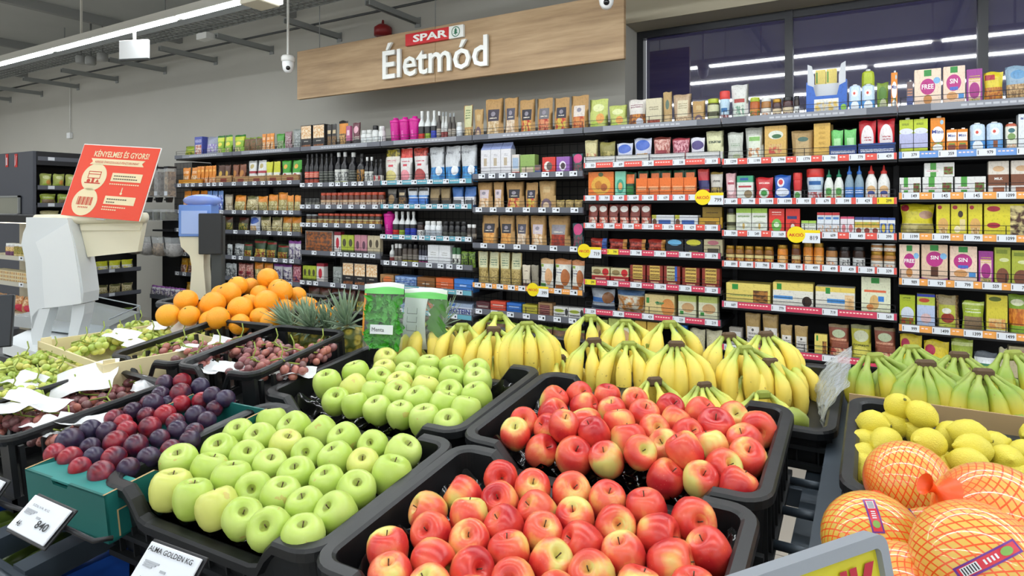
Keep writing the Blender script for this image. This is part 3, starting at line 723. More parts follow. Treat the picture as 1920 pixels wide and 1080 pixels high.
 'sin': pkg('p_sn', '#ecd0ba', [('r', 0, 0, 1, .16, '#9c2f8c'), ('e', .5, .18, .7, .1, '#ecd0ba'), ('e', .48, .6, .34, .2, '#b5307f'), ('r', .3, .42, .68, .5, '#4a68c0'), ('r', .32, .84, .66, .99, '#2f8a3c'), ('e', .4, .28, .25, .1, '#d69c62'), ('r', .7, .2, .95, .32, '#4a8fd0')]),
 'sinbrownie': pkg('p_sn2', '#dcc0a4', [('r', 0, 0, 1, .16, '#9c2f8c'), ('e', .5, .2, .7, .1, '#dcc0a4'), ('e', .5, .62, .32, .2, '#b5307f'), ('r', .33, .84, .65, .99, '#2f8a3c'), ('r', .36, .16, .64, .42, '#5a3422'), ('e', .84, .7, .13, .08, '#7fb3dc')]),
 'purple': pkg('p_pp', '#9a3a90', [('r', .12, .05, .88, .75, '#e2c3b4'), ('e', .5, .42, .34, .22, '#a1307f'), ('t', .15, .66, .85, .82, '#c8b43c', 2), ('n', .15, .05, .85, .2, '#c9a870', '#7a8a3a')]),
 'yellowpasta': pkg('p_yp', '#d8c52c', [('n', .05, .1, .95, .52, '#c98a2c', '#a8561f', 12), ('r', .06, .74, .55, .9, '#a8283a')], .3, .3),
 'bluepasta': pkg('p_bp', '#8aa6bc', [('n', .05, .08, .95, .5, '#c9a877', '#8a6a44', 12), ('e', .5, .75, .3, .12, '#5f94c0')], .3, .3),
 'orangeslim': pkg('p_os', '#e08722', [('n', .1, .06, .9, .4, '#c8703a', '#e5c49c'), ('r', .2, .7, .8, .8, '#f3b558')], .4, .15),
 'brownnut': pkg('p_bn', '#51301f', [('e', .5, .55, .2, .15, '#c9a23a'), ('n', .2, .05, .8, .3, '#c3b6a4', '#6a4a34')], .4, .2),
 'brownnut2': pkg('p_bn2', '#7a4324', [('e', .45, .55, .28, .16, '#b5752c'), ('n', .2, .05, .8, .3, '#cfc6b8', '#6a4a34')], .4, .2),
 'whitered': pkg('p_wr', '#dcdedb', [('r', 0, .45, 1, .55, '#a8303c'), ('e', .5, .75, .2, .1, '#b8a86a'), ('n', .2, .05, .8, .3, '#c04a3c', '#dcdedb', 6)], .4, .15),
 'yellowwhite': pkg('p_yw', '#c9cc2f', [('r', 0, .12, 1, .5, '#dfe0d6'), ('n', .15, .1, .85, .4, '#d8cf5c', '#e6e6da', 7)], .4, .15),
 'greenwhite': pkg('p_gw', '#3f9a2c', [('r', 0, .1, 1, .45, '#dfe2da'), ('e', .5, .28, .22, .14, '#a83a34'), ('e', .5, .72, .18, .1, '#e0a93a')], .4, .15),
 'traykraft': pkg('p_tk', '#b48c5c', [('r', .3, .3, .7, .7, '#8c3f30')], .7), 'trayorange': pkg('p_to', '#e59a2c', [('t', .2, .3, .8, .7, '#f5c060', 1)], .6),
 'traywhite': pkg('p_twh', '#d9dad8', [('t', .05, .2, .95, .7, '#9aa0a4', 2)], .6), 'trayblue': pkg('p_tb', '#27437f', [('t', .06, .3, .94, .7, '#cfd6e6', 1)], .6), 'traygold': pkg('p_tg', '#c2962c', [('r', .25, .3, .75, .6, '#8a6420')], .6),
 'trayred': pkg('p_tr', '#b8242a', [('t', .2, .3, .8, .7, '#f0c8b8', 1)], .6),
 'winered': pkg('p_w1', '#17171a', [('r', 0, .28, 1, .5, '#c4453c'), ('r', 0, .08, 1, .22, '#b8503c'), ('t', 0, .3, 1, .48, '#e8b89a', 3)], .25),
 'winedark': pkg('p_w2', '#17171a', [('r', 0, .1, 1, .5, '#2c302c'), ('t', 0, .12, 1, .5, '#74786e', 4)], .25),
 'winewhite': pkg('p_w3', '#17171a', [('r', 0, .06, 1, .54, '#c9cbc4'), ('n', 0, .15, 1, .45, '#3a3c40', '#d4d6d0', 7), ('r', 0, .05, 1, .12, '#a8b03c')], .25),
 'winegold': pkg('p_w4', '#17171a', [('n', 0, .08, 1, .55, '#b8863c', '#1c1c1e', 7)], .25),
 'winerw': pkg('p_w5', '#17171a', [('r', 0, .12, 1, .4, '#d4d0c8'), ('e', .5, .28, .2, .12, '#b0303a')], .25),
 'prot1': pkg('p_p1', '#d8d4ca', [('e', .5, .2, .36, .18, '#cbbf74'), ('n', 0, .78, 1, .98, '#4d4a34', '#b8a83c'), ('t', .2, .62, .8, .68, '#c04a5c', 1), ('r', .35, .48, .65, .54, '#c8404c')], .3, .2),
 'prot2': pkg('p_p2', '#d8d4d2', [('e', .5, .2, .36, .18, '#e08a94'), ('n', 0, .72, 1, .98, '#c8302c', '#d85a4c'), ('t', .2, .6, .8, .66, '#c04a5c', 1), ('r', .35, .48, .65, .54, '#c8404c')], .3, .2),
 'prot3': pkg('p_p3', '#d8d4d2', [('e', .5, .2, .38, .2, '#a8403f'), ('n', 0, .75, 1, .98, '#7a2a24', '#c04a3c'), ('t', .2, .6, .8, .66, '#c04a5c', 1), ('r', .35, .48, .65, .54, '#c8404c')], .3, .2),
 'whey': pkg('p_wh', '#c9cdd0', [('n', 0, 0, 1, .42, '#1f6fb4', '#3f97d0', 5), ('e', .72, .32, .18, .13, '#e4eaee')], .25, .25),
 'lilactop': pkg('p_lt', '#d9d9dc', [('r', 0, .8, 1, 1, '#8f9cc8'), ('r', .3, .32, .62, .55, '#b5a68c'), ('t', .3, .6, .7, .68, '#a8a8b0', 2)]),
 'boxrw': pkg('p_rw', '#d6cfc8', [('r', 0, 0, 1, .2, '#c8503c'), ('r', .1, .35, .9, .85, '#9fb4cc')]), 'boxgreen': pkg('p_gn', '#8aa858', [('r', .1, .1, .9, .4, '#cbbba0')]),
 'boxred': pkg('p_rd', '#cf3426', [('e', .42, .5, .28, .26, '#e6ddd4'), ('e', .55, .5, .22, .22, '#6a5a52')]), 'boxpurple': pkg('p_pu', '#8e5aa8', [('e', .48, .5, .26, .26, '#e2dce4'), ('e', .5, .5, .17, .17, '#4c3c40')]),
 'teapink': pkg('p_tp', '#24454c', [('e', .5, .75, .4, .22, '#c83c78'), ('n', .1, .1, .9, .55, '#8a3c50', '#2c5a54', 9)]),
 'creamp': pkg('p_cp', '#c8bf8c', [('n', .1, .1, .9, .5, '#b87c5c', '#d9cf9c', 6)], .4, .25), 'olivep': pkg('p_op', '#8a8448', [('n', .1, .1, .9, .6, '#6e6a34', '#b5a868', 6)], .4, .25),
 'bluesn': pkg('p_bs', '#c9cfe0', [('e', .5, .72, .4, .2, '#4a6ac0'), ('n', .2, .08, .8, .42, '#c98a3c', '#d8c8a8', 8)], .35, .25),
 'redpink': pkg('p_rp', '#a8404c', [('n', .05, .05, .95, .9, '#8f2f48', '#d8a0a8', 9), ('n', .1, .15, .8, .4, '#c8785c', '#5a3470', 7)], .35, .25),
 'chocpink': pkg('p_chp', '#7c3c34', [('n', .05, .05, .95, .9, '#a85a50', '#d8b0a4', 9), ('r', .2, .3, .8, .5, '#8f2f38')], .35, .25),
 'purwhite': pkg('p_pw', '#d4d4dc', [('e', .5, .68, .42, .18, '#4a3c78'), ('n', .0, .0, 1, .22, '#c85a44', '#e0b0a0', 8)], .35, .25),
 'applech': pkg('p_ac', '#cfcfa4', [('n', .0, .05, 1, .3, '#7cab3c', '#b8401f', 6), ('t', .15, .55, .85, .7, '#3c4a34', 1)], .35, .25),
 'whitepaper': pkg('p_wp', '#c4c8be', [('t', .2, .5, .8, .62, '#7f9a7c', 2), ('e', .6, .2, .25, .08, '#b5bf9c')], .5, .3),
 'whitegreen': pkg('p_wg', '#b9bcb2', [('r', .18, .15, .85, .75, '#d9e0d0'), ('r', .22, .6, .8, .72, '#7fb35c'), ('n', .2, .15, .8, .4, '#c8854c', '#dfe4d8', 8)], .4, .3),
 'kraftbox': pkg('p_kb', '#cfa95c', [('e', .52, .74, .34, .12, '#d9ddd0'), ('e', .56, .7, .22, .06, '#3c6a44'), ('n', .2, .22, .8, .48, '#c04a3c', '#cfb070', 6), ('r', 0, 0, 1, .1, '#cfb52c')]),
 'eatreal': pkg('p_er', '#a98d5e', [('r', .2, .1, .75, .7, '#b89f72'), ('e', .5, .7, .22, .08, '#4c6a60')], .6, .25),
 'yellowplain': pkg('p_ypl', '#d4ac52', [('t', .3, .2, .7, .9, '#b89038', 5)]),
 'greenpack': pkg('p_gp', '#6cc06a', [('r', .25, .3, .8, .7, '#a8dca0'), ('r', .4, .1, .85, .25, '#d0e8c8')], .25, .3),
 'redwhite': pkg('p_rdw', '#cc2a35', [('e', .5, .5, .36, .36, '#e8e0e2'), ('t', .3, .45, .75, .58, '#a82838', 2)], .35, .2),
 'limelilac': pkg('p_ll', '#b8c82c', [('r', 0, .22, 1, .62, '#b5b8dc'), ('e', .5, .68, .5, .08, '#dadff0'), ('t', .2, .78, .7, .9, '#7a8a1c', 1)]),
 'alwhite': pkg('p_aw', '#dfe6ea', [('r', 0, .0, 1, .1, '#c8d84c'), ('e', .7, .4, .25, .15, '#a9cfe0')]),
 'blueeaster': pkg('p_be', '#6f93cf', [('n', .1, .1, .9, .8, '#c8d4e8', '#3a52b0', 7)], .35, .2),
 'beige': pkg('p_bei', '#b5ab92', [('n', .1, .1, .9, .5, '#8c7f60', '#c8bfa8', 8), ('r', 0, .85, 1, 1, '#9a9080')], .4, .2),
 'nutbag': pkg('p_nb', '#d08a34', [('n', .08, .05, .92, .62, '#d8cfa0', '#a89a54', 11), ('r', .1, .7, .9, .95, '#e0892c')], .3, .3),
 'nutbag2': pkg('p_nb2', '#c8b88c', [('n', .08, .05, .92, .7, '#e0d8b0', '#9a8a4c', 12), ('r', .1, .78, .9, .98, '#6a6a40')], .3, .3),
 'nutbag3': pkg('p_nb3', '#4a3c28', [('n', .08, .1, .92, .6, '#b5a04c', '#3a5a34', 10), ('r', 0, .8, 1, 1, '#5c2e24')], .3, .3),
 'candark': pkg('p_cd', '#2a2c28', [('r', 0, .2, 1, .6, '#4a4c44'), ('t', 0, .3, 1, .6, '#a8a89c', 2)]),
 'redlid': pkg('p_rl', '#5c2c1c', [('r', 0, .1, 1, .6, '#c9a884'), ('n', 0, .1, 1, .4, '#7a3a28', '#d8cfc0', 8)], .3),
 'smalljar': pkg('p_sj', '#3a2c22', [('r', 0, .2, 1, .65, '#b5a878'), ('n', 0, .2, 1, .5, '#8f3c28', '#c9b05c', 7)], .3),
 'blk': pkg('p_bk', '#2c2a28', [('e', .5, .4, .3, .25, '#8c7048'), ('r', .1, .7, .9, .95, '#6e6a62')], .35, .2),
 'whitebluep': pkg('p_wb', '#d3d8de', [('r', 0, 0, 1, .45, '#3a74c4'), ('r', 0, .5, 1, .6, '#5a8fd0'), ('r', .1, .82, .9, .95, '#4c4a46')], .35, .15),
 'browngrey': pkg('p_bgr', '#6b5b42', [('r', .1, .45, .9, .9, '#8f7a52'), ('r', 0, 0, 1, .35, '#3f3d38')], .4, .15),
 'bluewhite2': pkg('p_bw2', '#3a68a8', [('r', .0, .1, 1, .5, '#d8dade'), ('r', .15, .15, .85, .35, '#55585e')], .4, .15),
 'kraftflat': pkg('p_kf', '#a99252', [('n', 0, .1, 1, .9, '#b8a060', '#8a744a')], .6, .2),
 'orangepump': pkg('p_opk', '#e0762a', [('e', .5, .5, .38, .34, '#d9a53c'), ('e', .4, .5, .14, .16, '#c07a22'), ('e', .62, .42, .13, .14, '#a85a24'), ('e', .5, .9, .1, .08, '#54603a')]),
 'mint': pkg('p_mt', '#7cc4a8', [('e', .5, .45, .34, .26, '#3f9a80'), ('e', .5, .45, .2, .14, '#d9a060')]),
 'greenorange': pkg('p_go', '#1f4a30', [('r', .15, .55, .85, .9, '#e0702c'), ('r', .2, .12, .8, .45, '#2e7a38'), ('n', .1, .0, .9, .14, '#c86a3a', '#8a4a2c')], .35, .15),
 'trayor2': pkg('p_to2', '#e0702c', [('t', .1, .3, .9, .7, '#f0b080', 1)], .6),
 'redblue': pkg('p_rb', '#b8323a', [('r', 0, .3, 1, .6, '#3a3a6c'), ('e', .5, .2, .3, .12, '#8a3c30'), ('r', 0, .88, 1, 1, '#d84c44')], .35, .15),
 'sunflow': pkg('p_sf', '#c9c6bc', [('n', 0, .0, 1, .4, '#4f4632', '#b8a05c', 9), ('t', .2, .6, .8, .75, '#55524a', 1), ('r', 0, .9, 1, 1, '#8f7a3c')], .35, .25),
 'pinkrice': pkg('p_pr', '#d8a8ac', [('e', .5, .5, .35, .25, '#e8cfd0'), ('r', .2, .6, .8, .68, '#b04a58')], .35, .2),
 'boxgw': pkg('p_bgw', '#dadfd8', [('r', 0, .75, 1, 1, '#3f9a72'), ('r', .1, .55, .9, .62, '#b0343c'), ('e', .7, .3, .25, .15, '#8f7c5c'), ('r', .2, .82, .7, .92, '#2a5a9c')]),
 'redbag': pkg('p_rb2', '#c42a30', [('e', .5, .35, .28, .2, '#dfe4d8'), ('e', .5, .35, .18, .12, '#4a9a4c'), ('t', .2, .68, .8, .8, '#f0d0c8', 1)], .3, .2),
 'bluebag': pkg('p_bb2', '#2c5fb8', [('e', .4, .7, .22, .16, '#d8dce8'), ('e', .4, .72, .14, .1, '#c83038'), ('e', .5, .35, .4, .16, '#dce4f0')], .3, .2),
 'redtub': pkg('p_rt', '#cc3030', [('r', 0, .1, 1, .5, '#d8dcd4'), ('e', .5, .3, .3, .15, '#5a9a50')]),
 'tubwhite': pkg('p_tbw', '#c3d5e2', [('n', 0, .0, 1, .4, '#dfe2e6', '#b05a5c', 8), ('r', .15, .68, .85, .84, '#2a5f9c')]),
 'sqgreen': pkg('p_sqg', '#dfe3dc', [('r', .2, .1, .8, .55, '#a8c48c'), ('e', .5, .4, .3, .14, '#4a8f44'), ('e', .5, .14, .3, .08, '#c0584a')]),
 'sqwhite': pkg('p_sqw', '#e2e2de', [('e', .5, .42, .36, .14, '#d8b07c'), ('e', .5, .3, .3, .08, '#3a4a8c'), ('n', .2, .05, .8, .25, '#c87a60', '#e2e2de', 8)]),
 'sqblue': pkg('p_sqb', '#7f98a8', [('r', .05, .1, .95, .52, '#4a80c8'), ('t', .1, .3, .9, .45, '#d8e4f0', 2)], .2),
 'glutbar': pkg('p_gl', '#dfe0dc', [('r', .2, 0, .4, 1, '#4a9a3c'), ('n', .65, .15, .95, .7, '#7a2c2c', '#5f8a3c', 9), ('r', .05, .35, .5, .5, '#e8e4e4'), ('t', .08, .38, .48, .5, '#b04a5c', 1)]),
 'milk': pkg('p_ml', '#d8d0c4', [('r', 0, .3, 1, .62, '#7a4a30'), ('e', .5, .78, .28, .08, '#c9a47c'), ('r', 0, 0, 1, .3, '#dcd9d4'), ('r', .22, .02, .78, .26, '#a05c38')]),
 'yellowpouch': pkg('p_ypo', '#e0a32c', [('n', .15, .1, .85, .55, '#e0d2c0', '#8a4a3c', 7), ('r', .2, .7, .8, .85, '#f0c860')], .4, .15),
 'brownred': pkg('p_brr', '#7c3428', [('e', .5, .78, .36, .14, '#e2dcd4'), ('n', .1, .05, .9, .4, '#c84c30', '#e0d0c0', 7)], .35, .1),
 'bluetube': pkg('p_btu', '#d3d6da', [('r', .3, .2, .85, .6, '#3a5fa8'), ('r', 0, .7, .2, 1, '#b8b43c'), ('e', .12, .4, .1, .3, '#6a4a34')]),
 'gold': pkg('p_gd', '#b5922c', [('t', .2, .7, .8, .8, '#6c5418', 1)]),
 'greenwhitebox': pkg('p_gwb', '#dfe3d8', [('r', 0, .82, 1, 1, '#9cc44a'), ('e', .5, .35, .45, .16, '#c8cdbc'), ('e', .5, .35, .25, .08, '#dfe3d8'), ('e', .5, .3, .08, .12, '#c8a85c'), ('t', .1, .62, .9, .75, '#7a9a5c', 1)]),
 'redcircle': pkg('p_rc', '#d8362c', [('e', .5, .35, .32, .26, '#6cb04c'), ('e', .5, .38, .18, .1, '#d8e8c8'), ('t', .2, .76, .8, .88, '#f2d8cc', 1)]),
 'redcircle2': pkg('p_rc2', '#d8362c', [('e', .5, .35, .25, .2, '#b82c28'), ('r', .1, .6, .8, .72, '#2c3a6c'), ('e', .5, .32, .14, .1, '#e8d8d0')]),
 'bluebox': pkg('p_blb', '#dce3ea', [('r', 0, .88, 1, 1, '#c8383c'), ('r', .1, .7, .9, .8, '#4a78b8'), ('n', .1, .05, .9, .45, '#c89a70', '#dce3ea', 7)]),
 'pinkbox': pkg('p_pkb', '#e0dadf', [('r', 0, .88, 1, 1, '#c8486c'), ('e', .5, .4, .3, .2, '#d07a80')]),
 'limebox': pkg('p_lbx', '#dfe4dc', [('r', 0, .85, 1, 1, '#2f3f7c'), ('n', 0, .45, 1, .75, '#9ab43c', '#d8a84c', 5), ('e', .5, .3, .35, .14, '#8a3c34')]),
 'bluelux': pkg('p_blx', '#e2e4e0', [('r', 0, .88, 1, 1, '#2f4f9c'), ('r', .1, .1, .9, .7, '#3a64b0'), ('e', .5, .45, .25, .22, '#d8c04c')]),
 'schbread': pkg('p_scb', '#d2c62c', [('n', .05, .0, .95, .4, '#c9bc84', '#a89a58', 3), ('e', .75, .66, .2, .12, '#b08a74'), ('e', .14, .86, .12, .1, '#a82838')], .3, .25),
 'schbox': pkg('p_scx', '#d8cc30', [('e', .5, .36, .38, .22, '#d8a860'), ('n', .2, .1, .8, .3, '#e0c890', '#b07a38', 8), ('e', .25, .9, .16, .06, '#a82838')]),
 'schwafer': pkg('p_scw', '#d8cc30', [('r', .55, .2, .9, .55, '#e2cf94'), ('e', .6, .7, .16, .1, '#3c2c24'), ('e', .25, .9, .16, .06, '#a82838'), ('e', .4, .25, .2, .1, '#f0e4c0')]),
 'schlong': pkg('p_scl', '#d8cc30', [('e', .2, .86, .14, .08, '#a82838'), ('e', .2, .38, .14, .08, '#a82838'), ('n', .55, .05, 1, .95, '#e0d090', '#4a2c22', 5)]),
 'silverblack': pkg('p_slb', '#b9bfc0', [('n', .1, .05, .9, .7, '#3c4448', '#c8ccca', 7)], .3, .25),
 'greenred': pkg('p_grr', '#2f4a2c', [('n', .1, .08, .9, .5, '#c0b44c', '#8a3c28', 8), ('r', 0, .8, 1, .9, '#8f2f28')], .35, .2),
 'whitepurp': pkg('p_whp', '#cfcfd4', [('n', .1, .08, .9, .7, '#4a3a6c', '#d8d4d4', 7), ('r', 0, .85, 1, 1, '#8c4c9c')], .35, .25),
 'chocbox': pkg('p_chb', '#8a8078', [('n', .03, .1, .97, .95, '#5a4238', '#a8602c', 9)]),
 'redwh2': pkg('p_rw2', '#d8d4d0', [('e', .5, .5, .25, .25, '#b8283a'), ('r', 0, .85, 1, 1, '#8a2030')]),
 'limep': pkg('p_lmp', '#a8b83c', [('e', .5, .6, .3, .2, '#4c4a30'), ('r', 0, 0, 1, .2, '#3f4430')]), 'pinkp': pkg('p_pkp', '#b8808c', [('e', .5, .5, .25, .2, '#5c3a4c'), ('r', 0, 0, 1, .2, '#4a4444')]), 'creamp2': pkg('p_cm2', '#c0b494', [('e', .5, .6, .25, .2, '#4a4030'), ('r', 0, 0, 1, .2, '#8a8c88')]),
 'btyellow': pkg('p_bty', '#4a4038', [('r', 0, 0, 1, .22, '#b5b03c'), ('r', 0, .3, 1, .6, '#7c766c')]), 'btpurple': pkg('p_btp', '#2a2a38', [('r', 0, 0, 1, .22, '#a83c7c'), ('r', 0, .3, 1, .6, '#c8ccd8')]),
 'whitebox': pkg('p_whb', '#dde0e2', [('t', .25, .5, .75, .7, '#a8a8a4', 2), ('r', 0, 0, 1, .12, '#3a6cae')]),
 'greencan': pkg('p_gcn', '#3a6a40', [('r', 0, .15, 1, .65, '#dfe2da'), ('e', .5, .3, .25, .12, '#3a3a38')]),
 'greenflat': pkg('p_gft', '#6c8c2c', [('n', .0, .1, 1, .9, '#7fa038', '#2a3a24', 8)], .3, .25),
 'noodle': pkg('p_ndl', '#b8a468', [('r', .1, .52, .9, .98, '#cfcfa8'), ('t', .25, .6, .8, .82, '#5c7c64', 3), ('n', .05, .03, .95, .48, '#c4ae6c', '#87713c', 22)], .35, .3),
 'creamcof': pkg('p_ccf', '#cfc4ae', [('r', 0, .0, 1, .2, '#5c3c2c'), ('t', .3, .7, .7, .78, '#6a5a4a', 1)], .5, .2), 'metal': pkg('p_mtl', '#8c8674', [], .25, .4),
 'chipswhite': pkg('p_cw', '#dcdcd2', [('r', 0, .82, 1, 1, '#cfa878'), ('e', .68, .42, .24, .26, '#d8a878'), ('r', .05, .72, .3, .8, '#8fb03c'), ('r', .05, .1, .5, .2, '#5a9a4c'), ('t', .1, .48, .5, .66, '#8a8a84', 2)], .3, .25),
 'chipsor': pkg('p_co', '#dcdcd2', [('r', 0, .82, 1, 1, '#cf8a58'), ('e', .68, .42, .24, .26, '#b06a3c'), ('r', .05, .72, .3, .8, '#8fb03c'), ('r', .05, .05, .6, .18, '#c8743c'), ('t', .1, .48, .5, .66, '#6a6a84', 2)], .3, .25),
 'redbar': pkg('p_rbr', '#9c3028', [('n', .05, .1, .75, .8, '#b84a38', '#7a241c', 8), ('r', .75, 0, 1, 1, '#3a5fa8')], .35), 'redbar2': pkg('p_rbr2', '#9c3028', [('n', .05, .1, .75, .8, '#b84a38', '#7a241c', 8), ('r', .8, 0, 1, 1, '#c88a3c')], .35),
 'blkbox': pkg('p_bbx', '#1f2024', [('e', .5, .8, .4, .2, '#6ab0d8'), ('r', .25, .05, .75, .25, '#a89a50')]), 'blkboxy': pkg('p_bby', '#1f2024', [('e', .5, .8, .4, .2, '#c8c43c'), ('r', .25, .05, .75, .25, '#a89a50')]), 'beigebox': pkg('p_bgb', '#b5ab88', [('e', .5, .8, .3, .14, '#b06a74'), ('r', .2, .05, .8, .45, '#4c4638')]),
 'biscred': pkg('p_bsr', '#b8242a', [('r', 0, .45, 1, 1, '#c8bf94'), ('e', .78, .7, .18, .24, '#c4282c'), ('e', .3, .7, .22, .18, '#8f7c50'), ('t', .2, .1, .8, .3, '#f0d0c0', 1)]),
 'wafer': pkg('p_wfr', '#8c3428', [('r', .18, .3, .82, 1, '#d8b85c'), ('t', .2, .3, .8, .98, '#6a4a24', 4), ('t', .25, .08, .75, .22, '#e8c8a0', 1)]), 'waferblue': pkg('p_wfb', '#8c3428', [('r', .18, .3, .82, 1, '#c9c88c'), ('r', .68, .3, .82, 1, '#2c5fb8'), ('t', .2, .3, .68, .98, '#6a4a24', 4), ('t', .25, .08, .75, .22, '#e8c8a0', 1)]),
 'jaryel': pkg('p_jy', '#8a5c24', [('r', 0, .14, 1, .62, '#d8c888'), ('n', 0, .14, 1, .4, '#a8302c', '#d8b45a', 8)], .3),
 'gulbox': pkg('p_glb', '#e0cc6c', [('r', .14, .7, .28, .95, '#2f8a3c'), ('n', .62, .1, .95, .7, '#b07838', '#5c3c24', 8), ('t', .1, .4, .6, .5, '#8aa058', 1)]), 'gulwhite': pkg('p_glw', '#e2e0d4', [('r', 0, .7, 1, 1, '#e0cc6c'), ('r', .02, .35, .5, .48, '#4a8fd0'), ('r', .1, .72, .22, .95, '#2f8a3c'), ('e', .85, .3, .12, .2, '#3a2c24')]),
 'gulblue': pkg('p_glu', '#e0ddd0', [('r', 0, .8, 1, 1, '#e0c860'), ('r', .3, .35, .75, .52, '#4a8fd0'), ('r', .26, .72, .38, .97, '#2f8a3c'), ('n', .75, .1, .98, .7, '#d8a870', '#e8c898', 6)]),
 'gultall': pkg('p_glt', '#dfe2c4', [('r', .34, .84, .62, .99, '#2f8a3c'), ('r', .1, .6, .85, .66, '#d86a44'), ('e', .45, .33, .16, .2, '#d8b070'), ('r', .58, .36, .78, .5, '#3a7fd0'), ('r', 0, 0, 1, .1, '#a8b83c'), ('e', .3, .2, .12, .08, '#d88a4c')]),
 'boxor': pkg('p_bxo', '#a87c4c', [('e', .55, .55, .32, .3, '#d8763c')]), 'boxbl': pkg('p_bxb', '#6f94cc', [('n', .0, .1, 1, .9, '#a8c4e4', '#4a6cac', 5)]), 'boxbr': pkg('p_bxn', '#8a5a2c', [('t', .3, .4, .7, .6, '#d8ccb8', 1)]),
 'boxo2': pkg('p_bx2', '#d8622c', [('t', .3, .45, .7, .65, '#f2dccf', 1), ('t', .3, .2, .65, .3, '#f2b89f', 1)]), 'boxb2': pkg('p_bx3', '#3a7fd4', [('t', .3, .4, .65, .62, '#c8dcf4', 1), ('r', .7, .05, .95, .2, '#a8c4ec')]),
 'rxmaroon': pkg('p_rxm', '#5c2f34', [('t', .1, .4, .9, .8, '#e2d4cc', 1)]), 'rxred': pkg('p_rxr', '#d84f38', [('t', .15, .4, .85, .7, '#f0d8c8', 1)]), 'rxblue': pkg('p_rxb', '#2c6cc0', [('t', .15, .4, .85, .7, '#b8d4f0', 1)]), 'rxyel': pkg('p_rxy', '#b8b03c', [('t', .15, .4, .85, .7, '#6a6424', 1)]),
 'woodbox': pkg('p_wdb', '#a8845c', [('r', .12, .15, .82, .85, '#5c2424'), ('t', .15, .2, .8, .8, '#b87c74', 4)]), 'selei': pkg('p_sel', '#dadad6', [('e', .4, .68, .34, .14, '#a8b83c'), ('t', .1, .12, .75, .42, '#2c2c2c', 2), ('e', .9, .6, .1, .3, '#3a3a3a')]),
 'protein': pkg('p_prt', '#cdd6e4', [('r', 0, .72, 1, 1, '#9fb2cc'), ('r', .1, .74, .4, .95, '#3f6ab0')]),
 'bread': pkg('p_brd', '#c8c0a8', [('n', .0, .0, 1, .7, '#c8843c', '#e0dcc8', 5), ('r', 0, .75, 1, .95, '#5a7aa4')], .3, .2), 'breadb': pkg('p_brb', '#a8afb8', [('r', 0, .4, 1, .6, '#3a6cae'), ('e', .75, .6, .2, .25, '#8a5a34'), ('r', 0, .1, 1, .25, '#3f4a60')], .3, .2),
 'bio': pkg('p_bio', '#dcc88c', [('e', .78, .45, .22, .4, '#d8904c'), ('r', .05, .6, .15, .85, '#3a8a3c'), ('t', .35, .55, .65, .7, '#3f9a5c', 1)]), 'saltbox': pkg('p_slt', '#d8d8b8', [('r', 0, .75, 1, 1, '#b8c46c'), ('e', .55, .5, .35, .2, '#c8a070'), ('r', .1, .2, .3, .35, '#3a8a3c')]),
 'pastab': pkg('p_pst', '#a88c54', [('r', .12, .0, .9, .62, '#d6d2cb'), ('t', .2, .1, .8, .5, '#7a7672', 4), ('e', .5, .53, .08, .04, '#4a4a48')], .3, .25), 'greytea': pkg('p_gte', '#8f8a80', [('r', .1, .1, .9, .8, '#c9c8c4'), ('t', .15, .3, .85, .6, '#6a6866', 3)]),
 'zabp': pkg('p_zab', '#8a4c38', [('e', .5, .72, .32, .12, '#b8c4a0'), ('n', .05, .05, .95, .3, '#a83c30', '#d8b48c', 8), ('t', .1, .45, .9, .58, '#d8a080', 1), ('r', 0, .9, 1, 1, '#8f7a58')], .4, .2), 'zaby': pkg('p_zay', '#b5b03c', [('e', .5, .68, .36, .16, '#c8ccac'), ('e', .5, .25, .35, .15, '#d8d060'), ('t', .1, .4, .9, .5, '#5a5a24', 1), ('r', 0, .88, 1, 1, '#8a8a60')], .4, .2),
 'schar': pkg('p_sch', '#e0c82c', [('e', .5, .25, .3, .22, '#d0cfcc'), ('e', .25, .8, .2, .1, '#b82c50'), ('n', .1, .0, .9, .15, '#d8c060', '#c8983c')], .35, .25),
 'freeb': pkg('p_fbx', '#a8b82c', [('e', .5, .42, .42, .22, '#cfd8e4'), ('n', .1, .05, .9, .3, '#a83c28', '#6a8a2c', 8), ('t', .2, .84, .7, .94, '#55681c', 1)]), 'freeblue': pkg('p_fbb', '#b8c44c', [('r', 0, .1, 1, .68, '#b4c4e0'), ('e', .5, .3, .3, .14, '#d8b8b8'), ('r', 0, .92, 1, 1, '#2f3fa0'), ('e', .4, .82, .3, .06, '#c04a34')]),
 'clusterbag': pkg('p_clb', '#9a8a60', [('r', .12, .1, .82, .72, '#b5b83c'), ('e', .5, .35, .28, .14, '#8f3424'), ('e', .45, .55, .2, .08, '#d8d8c8'), ('n', .0, .0, .1, 1, '#b8925a', '#6a5434', 12), ('n', .84, .0, 1, 1, '#b8925a', '#6a5434', 12)], .25, .3),
 'greenbread': pkg('p_gbd', '#a3b83c', [('r', .1, .1, .9, .5, '#8a7458'), ('t', .15, .62, .85, .74, '#e0e4c8', 1), ('r', .0, .86, 1, .92, '#d0dc8c')], .25, .25), 'freey': pkg('p_fry', '#d2c43c', [('n', .1, .15, .9, .4, '#d8924c', '#e0c080', 7), ('e', .4, .9, .3, .06, '#5a6820'), ('r', 0, 0, 1, .12, '#d8dcd4')]), 'freegreen': pkg('p_frg', '#84a82c', [('n', .0, .25, 1, .65, '#d88a2c', '#b8601c', 8), ('e', .4, .8, .3, .08, '#e0e4c0')], .4, .15),
 'gluttray': pkg('p_glt2', '#dfe4e8', [('r', 0, .86, 1, 1, '#4c535c'), ('r', .1, .62, .85, .74, '#3a7a5c'), ('r', .1, .5, .85, .6, '#a86a80')], .35, .2), 'ricebag': pkg('p_rcb', '#c9c4a4', [('n', 0, .0, 1, .8, '#d4d0b4', '#b0aa80', 30)], .35, .3),
